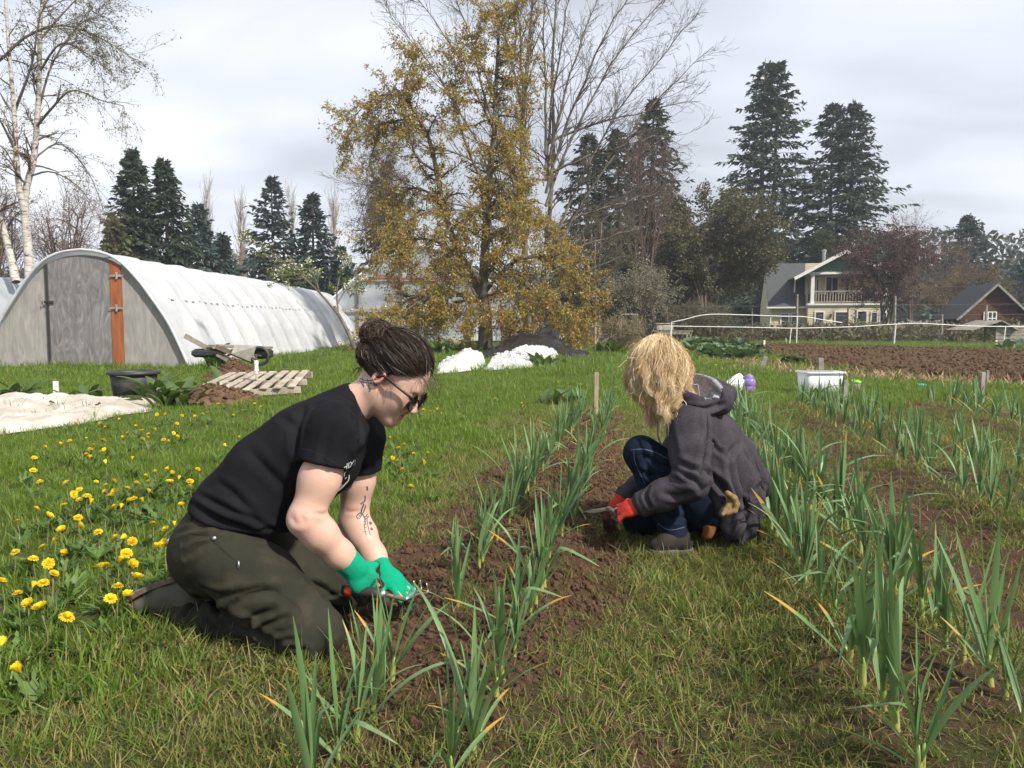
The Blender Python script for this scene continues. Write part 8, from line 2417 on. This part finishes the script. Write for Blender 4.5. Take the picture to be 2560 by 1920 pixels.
# shoes
def flat_shoe(heel, toe, mat, parent):
    f = unit(toe - heel); L = np.linalg.norm(toe - heel); s = unit(np.cross((0, 0, 1), f))
    G = Sdf(np.minimum(heel, toe) - 0.10, np.maximum(heel, toe) + 0.14, 0.005)
    G.path([heel + f * 0.03 + (0, 0, 0.045), heel + f * L * .55 + (0, 0, 0.045), toe - f * 0.035 + (0, 0, 0.030)], [0.040, 0.040, 0.030], 0.03, (s, 1.1))
    G.cone(heel + f * 0.05 + (0, 0, 0.045), heel + f * 0.06 + (0, 0, 0.08), 0.038, 0.037, 0.03)
    G.plane(heel + (0, 0, 0.012), (0, 0, -1))
    V, F, tg = G.mesh()
    o = mk('shoe', V, F, mat, parent, True)
    G = Sdf(np.minimum(heel, toe) - 0.10, np.maximum(heel, toe) + 0.10, 0.005)
    G.path([heel + f * 0.028 + (0, 0, 0.012), heel + f * L * .5 + (0, 0, 0.012), toe - f * 0.04 + (0, 0, 0.012)], [0.040, 0.042, 0.040], 0.02, (s, 1.08), cut=[(heel + (0, 0, 0.022), (0, 0, 1)), (heel, (0, 0, -1))])
    V, F, tg = G.mesh(); mk('sole', V, F, simple('pale_rubber_sole', (0.06, 0.055, 0.05), (0.12, 0.11, 0.10), 20, 0.8), o, True)
g1, g2 = on_ground(1725, 1386), on_ground(1620, 1392)
flat_shoe(g1 + (0, 0, 0.012), g2 + (0, 0.0, 0.012), m_shoe2, Qr)
g1 = at(1775, 1350, 3.5) * (1, 1, 0); flat_shoe(g1 + (0.1, 0, 0.02), g1 + (-0.15, 0.05, 0.02), m_shoe2, Qr)
# work glove in the pocket, leather pouch below
gv = Sdf(at(1822, 1262, 3.02) - 0.10, at(1822, 1262, 3.02) + 0.10, 0.0032)
cg = lambda px, py, Y=3.02: at(px, py, Y)
gv.path([cg(1818, 1234, 3.05), cg(1836, 1246), cg(1842, 1262), cg(1836, 1276), cg(1816, 1284)], [0.013, 0.013, 0.013, 0.012, 0.009], 0.005)
gv.path([cg(1822, 1236, 3.06), cg(1828, 1258, 3.03), cg(1812, 1276, 3.02), cg(1806, 1286, 3.01)], [0.012, 0.012, 0.0115, 0.009], 0.005)
V, F, tg = gv.mesh(); V = rumple(V, F, 0.006, 40, 4)
tag(mk('work_glove', V, F, fabric('tan_leather', (0.20, 0.125, 0.055), (0.30, 0.20, 0.095), 20, 0.8), None, True), 'tan leather work glove sticking out of the charcoal jacket pocket', 'glove')
gv = Sdf(at(1775, 1315, 3.14) - 0.11, at(1775, 1315, 3.14) + 0.11, 0.004)
gv.path([at(1772, 1290, 3.16), at(1776, 1318, 3.13), at(1768, 1336, 3.12)], [0.018, 0.024, 0.022], 0.02, ((0, 1, 0), 0.5))
V, F, tg = gv.mesh(); V = rumple(V, F, 0.01, 25, 9)
tag(mk('leather_pouch', V, F, fabric('orange_brown_leather', (0.13, 0.052, 0.016), (0.19, 0.085, 0.028), 20, 0.75), None, True), 'orange brown leather pouch hanging below the charcoal jacket', 'pouch')
# ------------------------------------------------------------------ long wavy blonde hair
rng = np.random.default_rng(71)
hair_b = hairmat('blonde_hair', [(0.30, 0.18, 0.08), (0.48, 0.33, 0.165), (0.61, 0.455, 0.26), (0.73, 0.585, 0.37), (0.82, 0.71, 0.52)], 0.5)
qr = np.array((0.102, 0.099, 0.088)) * 1.02
qc0 = qO - 0.050 * q_d - 0.006 * q_f
def qpt(u, k=1.0): return qc0 + (u[0] * qr[0] * q_f + u[1] * qr[1] * q_d + u[2] * qr[2] * q_l) * k
S = Sdf(qc0 - 0.22, qc0 + 0.20, 0.0055)
S.ell(qc0, qr * 0.99, (q_f, q_d, q_l), 0.02, cut=[(qO + 0.085 * q_f - 0.03 * q_d, unit(q_f + 0.5 * q_d))])
S.path([at(1665, 900, 3.30), at(1675, 950, 3.27), at(1668, 1000, 3.22), at(1655, 1030, 3.20)], [0.078, 0.066, 0.045, 0.026], 0.04)
S.path([at(1610, 900, 3.27), at(1622, 950, 3.20), at(1635, 1010, 3.17)], [0.06, 0.042, 0.026], 0.04)
V, F, tg = S.mesh(); V = rumple(V, F, 0.018, 22, 7)
qh = mk('hair', V, F, hair_b, Qr, True, {'v': np.full(len(F), 0.06)})  # cap set to a dark tone, painted shadow showing between the locks
# guides: crown, over the skull, then falling; pixel columns with depth
G = [  # (points, depth)
 [(1640, 845, 3.28), (1600, 862, 3.24), (1572, 900, 3.22), (1562, 945, 3.22), (1572, 985, 3.24)],
 [(1645, 842, 3.26), (1605, 868, 3.20), (1582, 915, 3.17), (1585, 960, 3.17), (1612, 1000, 3.17), (1616, 1040, 3.18)],
 [(1650, 842, 3.25), (1622, 870, 3.18), (1606, 920, 3.14), (1612, 965, 3.13), (1632, 1010, 3.13), (1632, 1055, 3.15)],
 [(1655, 842, 3.25), (1645, 875, 3.16), (1636, 925, 3.12), (1640, 975, 3.11), (1652, 1020, 3.11), (1645, 1064, 3.13)],
 [(1660, 843, 3.25), (1668, 880, 3.16), (1664, 930, 3.11), (1664, 980, 3.10), (1668, 1025, 3.10), (1664, 1060, 3.11)],
 [(1665, 845, 3.26), (1690, 882, 3.17), (1692, 930, 3.13), (1684, 980, 3.11), (1680, 1020, 3.10), (1676, 1045, 3.10)],
 [(1668, 848, 3.28), (1708, 885, 3.20), (1716, 925, 3.17), (1706, 975, 3.13), (1694, 1015, 3.10), (1688, 1040, 3.09)],
 [(1670, 848, 3.32), (1716, 892, 3.28), (1724, 938, 3.23), (1714, 978, 3.18), (1700, 1010, 3.14)],
 [(1655, 846, 3.36), (1700, 890, 3.40), (1706, 940, 3.40), (1690, 985, 3.38)],
 [(1640, 848, 3.36), (1590, 880, 3.38), (1572, 930, 3.38), (1585, 985, 3.36), (1605, 1020, 3.34)]]
GP = [resample([at(1648 + (p[0] - 1648) * (0.90 if p[1] < 960 else 0.97), p[1], 3.29 + (p[2] - 3.29) * 0.92) for p in g], 16) for g in G]
paths, vals = [], []
NLK = 74
for L_ in range(NLK):                                 # locks of hair, each a bundle of strands on its own wave
    x = rng.random() * 7.6 if L_ < 60 else rng.random() * (len(GP) - 1.001)
    i = int(x); f = x - i
    C0 = GP[i] * (1 - f) + GP[i + 1] * f
    out = unit(C0[7] - at(1650, 945, 3.30)); n = 15
    e0 = rng.uniform(0.72, 1.08); ph1, ph2 = rng.random(2) * 6.28; fr = rng.uniform(11, 18); am = rng.uniform(0.6, 1.35); lay = rng.uniform(-0.012, 0.007); base_v = rng.random()
    drift = rng.normal(0, 0.012, 3)
    for k in range(115):
        tt = np.linspace(0, 1, n)
        s = np.clip(np.linspace(0.12 * rng.random(), e0 * rng.uniform(0.9, 1.02), n) * 15, 0, 15.9); j = np.minimum(s.astype(int), 14); ff = (s - j)[:, None]
        P = C0[j] * (1 - ff) + C0[j + 1] * ff
        rad = (0.0075 - 0.0035 * tt ** 2)[:, None]
        ofs = rng.normal(0, 1, 3)
        q1, q2 = rng.normal(0, 0.22, 2)
        w1 = am * (0.003 + 0.017 * tt) * np.sin(tt * fr + ph1 + q1); w2 = am * (0.003 + 0.014 * tt) * np.cos(tt * fr * 0.9 + ph2 + q2)
        P = P + w1[:, None] * np.array((1, 0.2, 0.15)) + w2[:, None] * np.array((0.2, 1, 0.1)) + ofs * rad + out * lay + drift * tt[:, None] + np.cumsum(rng.normal(0, 0.0005, (n, 3)), 0)
        paths.append(P); vals.append(float(np.clip(0.1 + 0.55 * base_v + 0.3 * rng.random() + 0.12 * rng.random(), 0.01, 0.99)))
for k in range(420):                                  # frizz round the outline
    x = rng.random() * (len(GP) - 1.001); i = int(x); P0 = GP[i][rng.integers(1, 15)]
    o = unit(P0 - at(1650, 940, 3.27)); L = rng.uniform(0.02, 0.07); tt = np.linspace(0, 1, 10)[:, None]
    d = unit(o * 0.5 + rng.normal(0, 0.5, 3) + np.array((0, 0, -0.5)))
    paths.append(P0 + d * L * tt + o * 0.012 * np.sin(tt * 3) + 0.006 * np.sin(tt * 9 + k) * rng.normal(size=3) * 0.6 + np.array((0, 0, -0.4)) * L * tt ** 2); vals.append(rng.uniform(0.5, 0.99))
V, F, A = strands(paths, 0.0016, rng, vals)
mk('hair_strands', V, F, hair_b, qh, True, {'v': A})
# ================================================================== a little haze in the air
hb = MB(); hb.box((0, 50, 19.0), (420, 300, 44.0))
hm = bpy.data.materials.new('thin_haze'); hm.use_nodes = True
hn = hm.node_tree.nodes; hn.clear()
ho_ = hn.new('ShaderNodeOutputMaterial'); hv = hn.new('ShaderNodeVolumePrincipled')
hv.inputs['Color'].default_value = (0.86, 0.92, 1.0, 1); hv.inputs['Density'].default_value = 0.0008; hv.inputs['Anisotropy'].default_value = 0.2
hm.node_tree.links.new(hv.outputs[0], ho_.inputs['Volume'])
tag(hb.obj('haze', hm, None, local=True), kind='stuff')
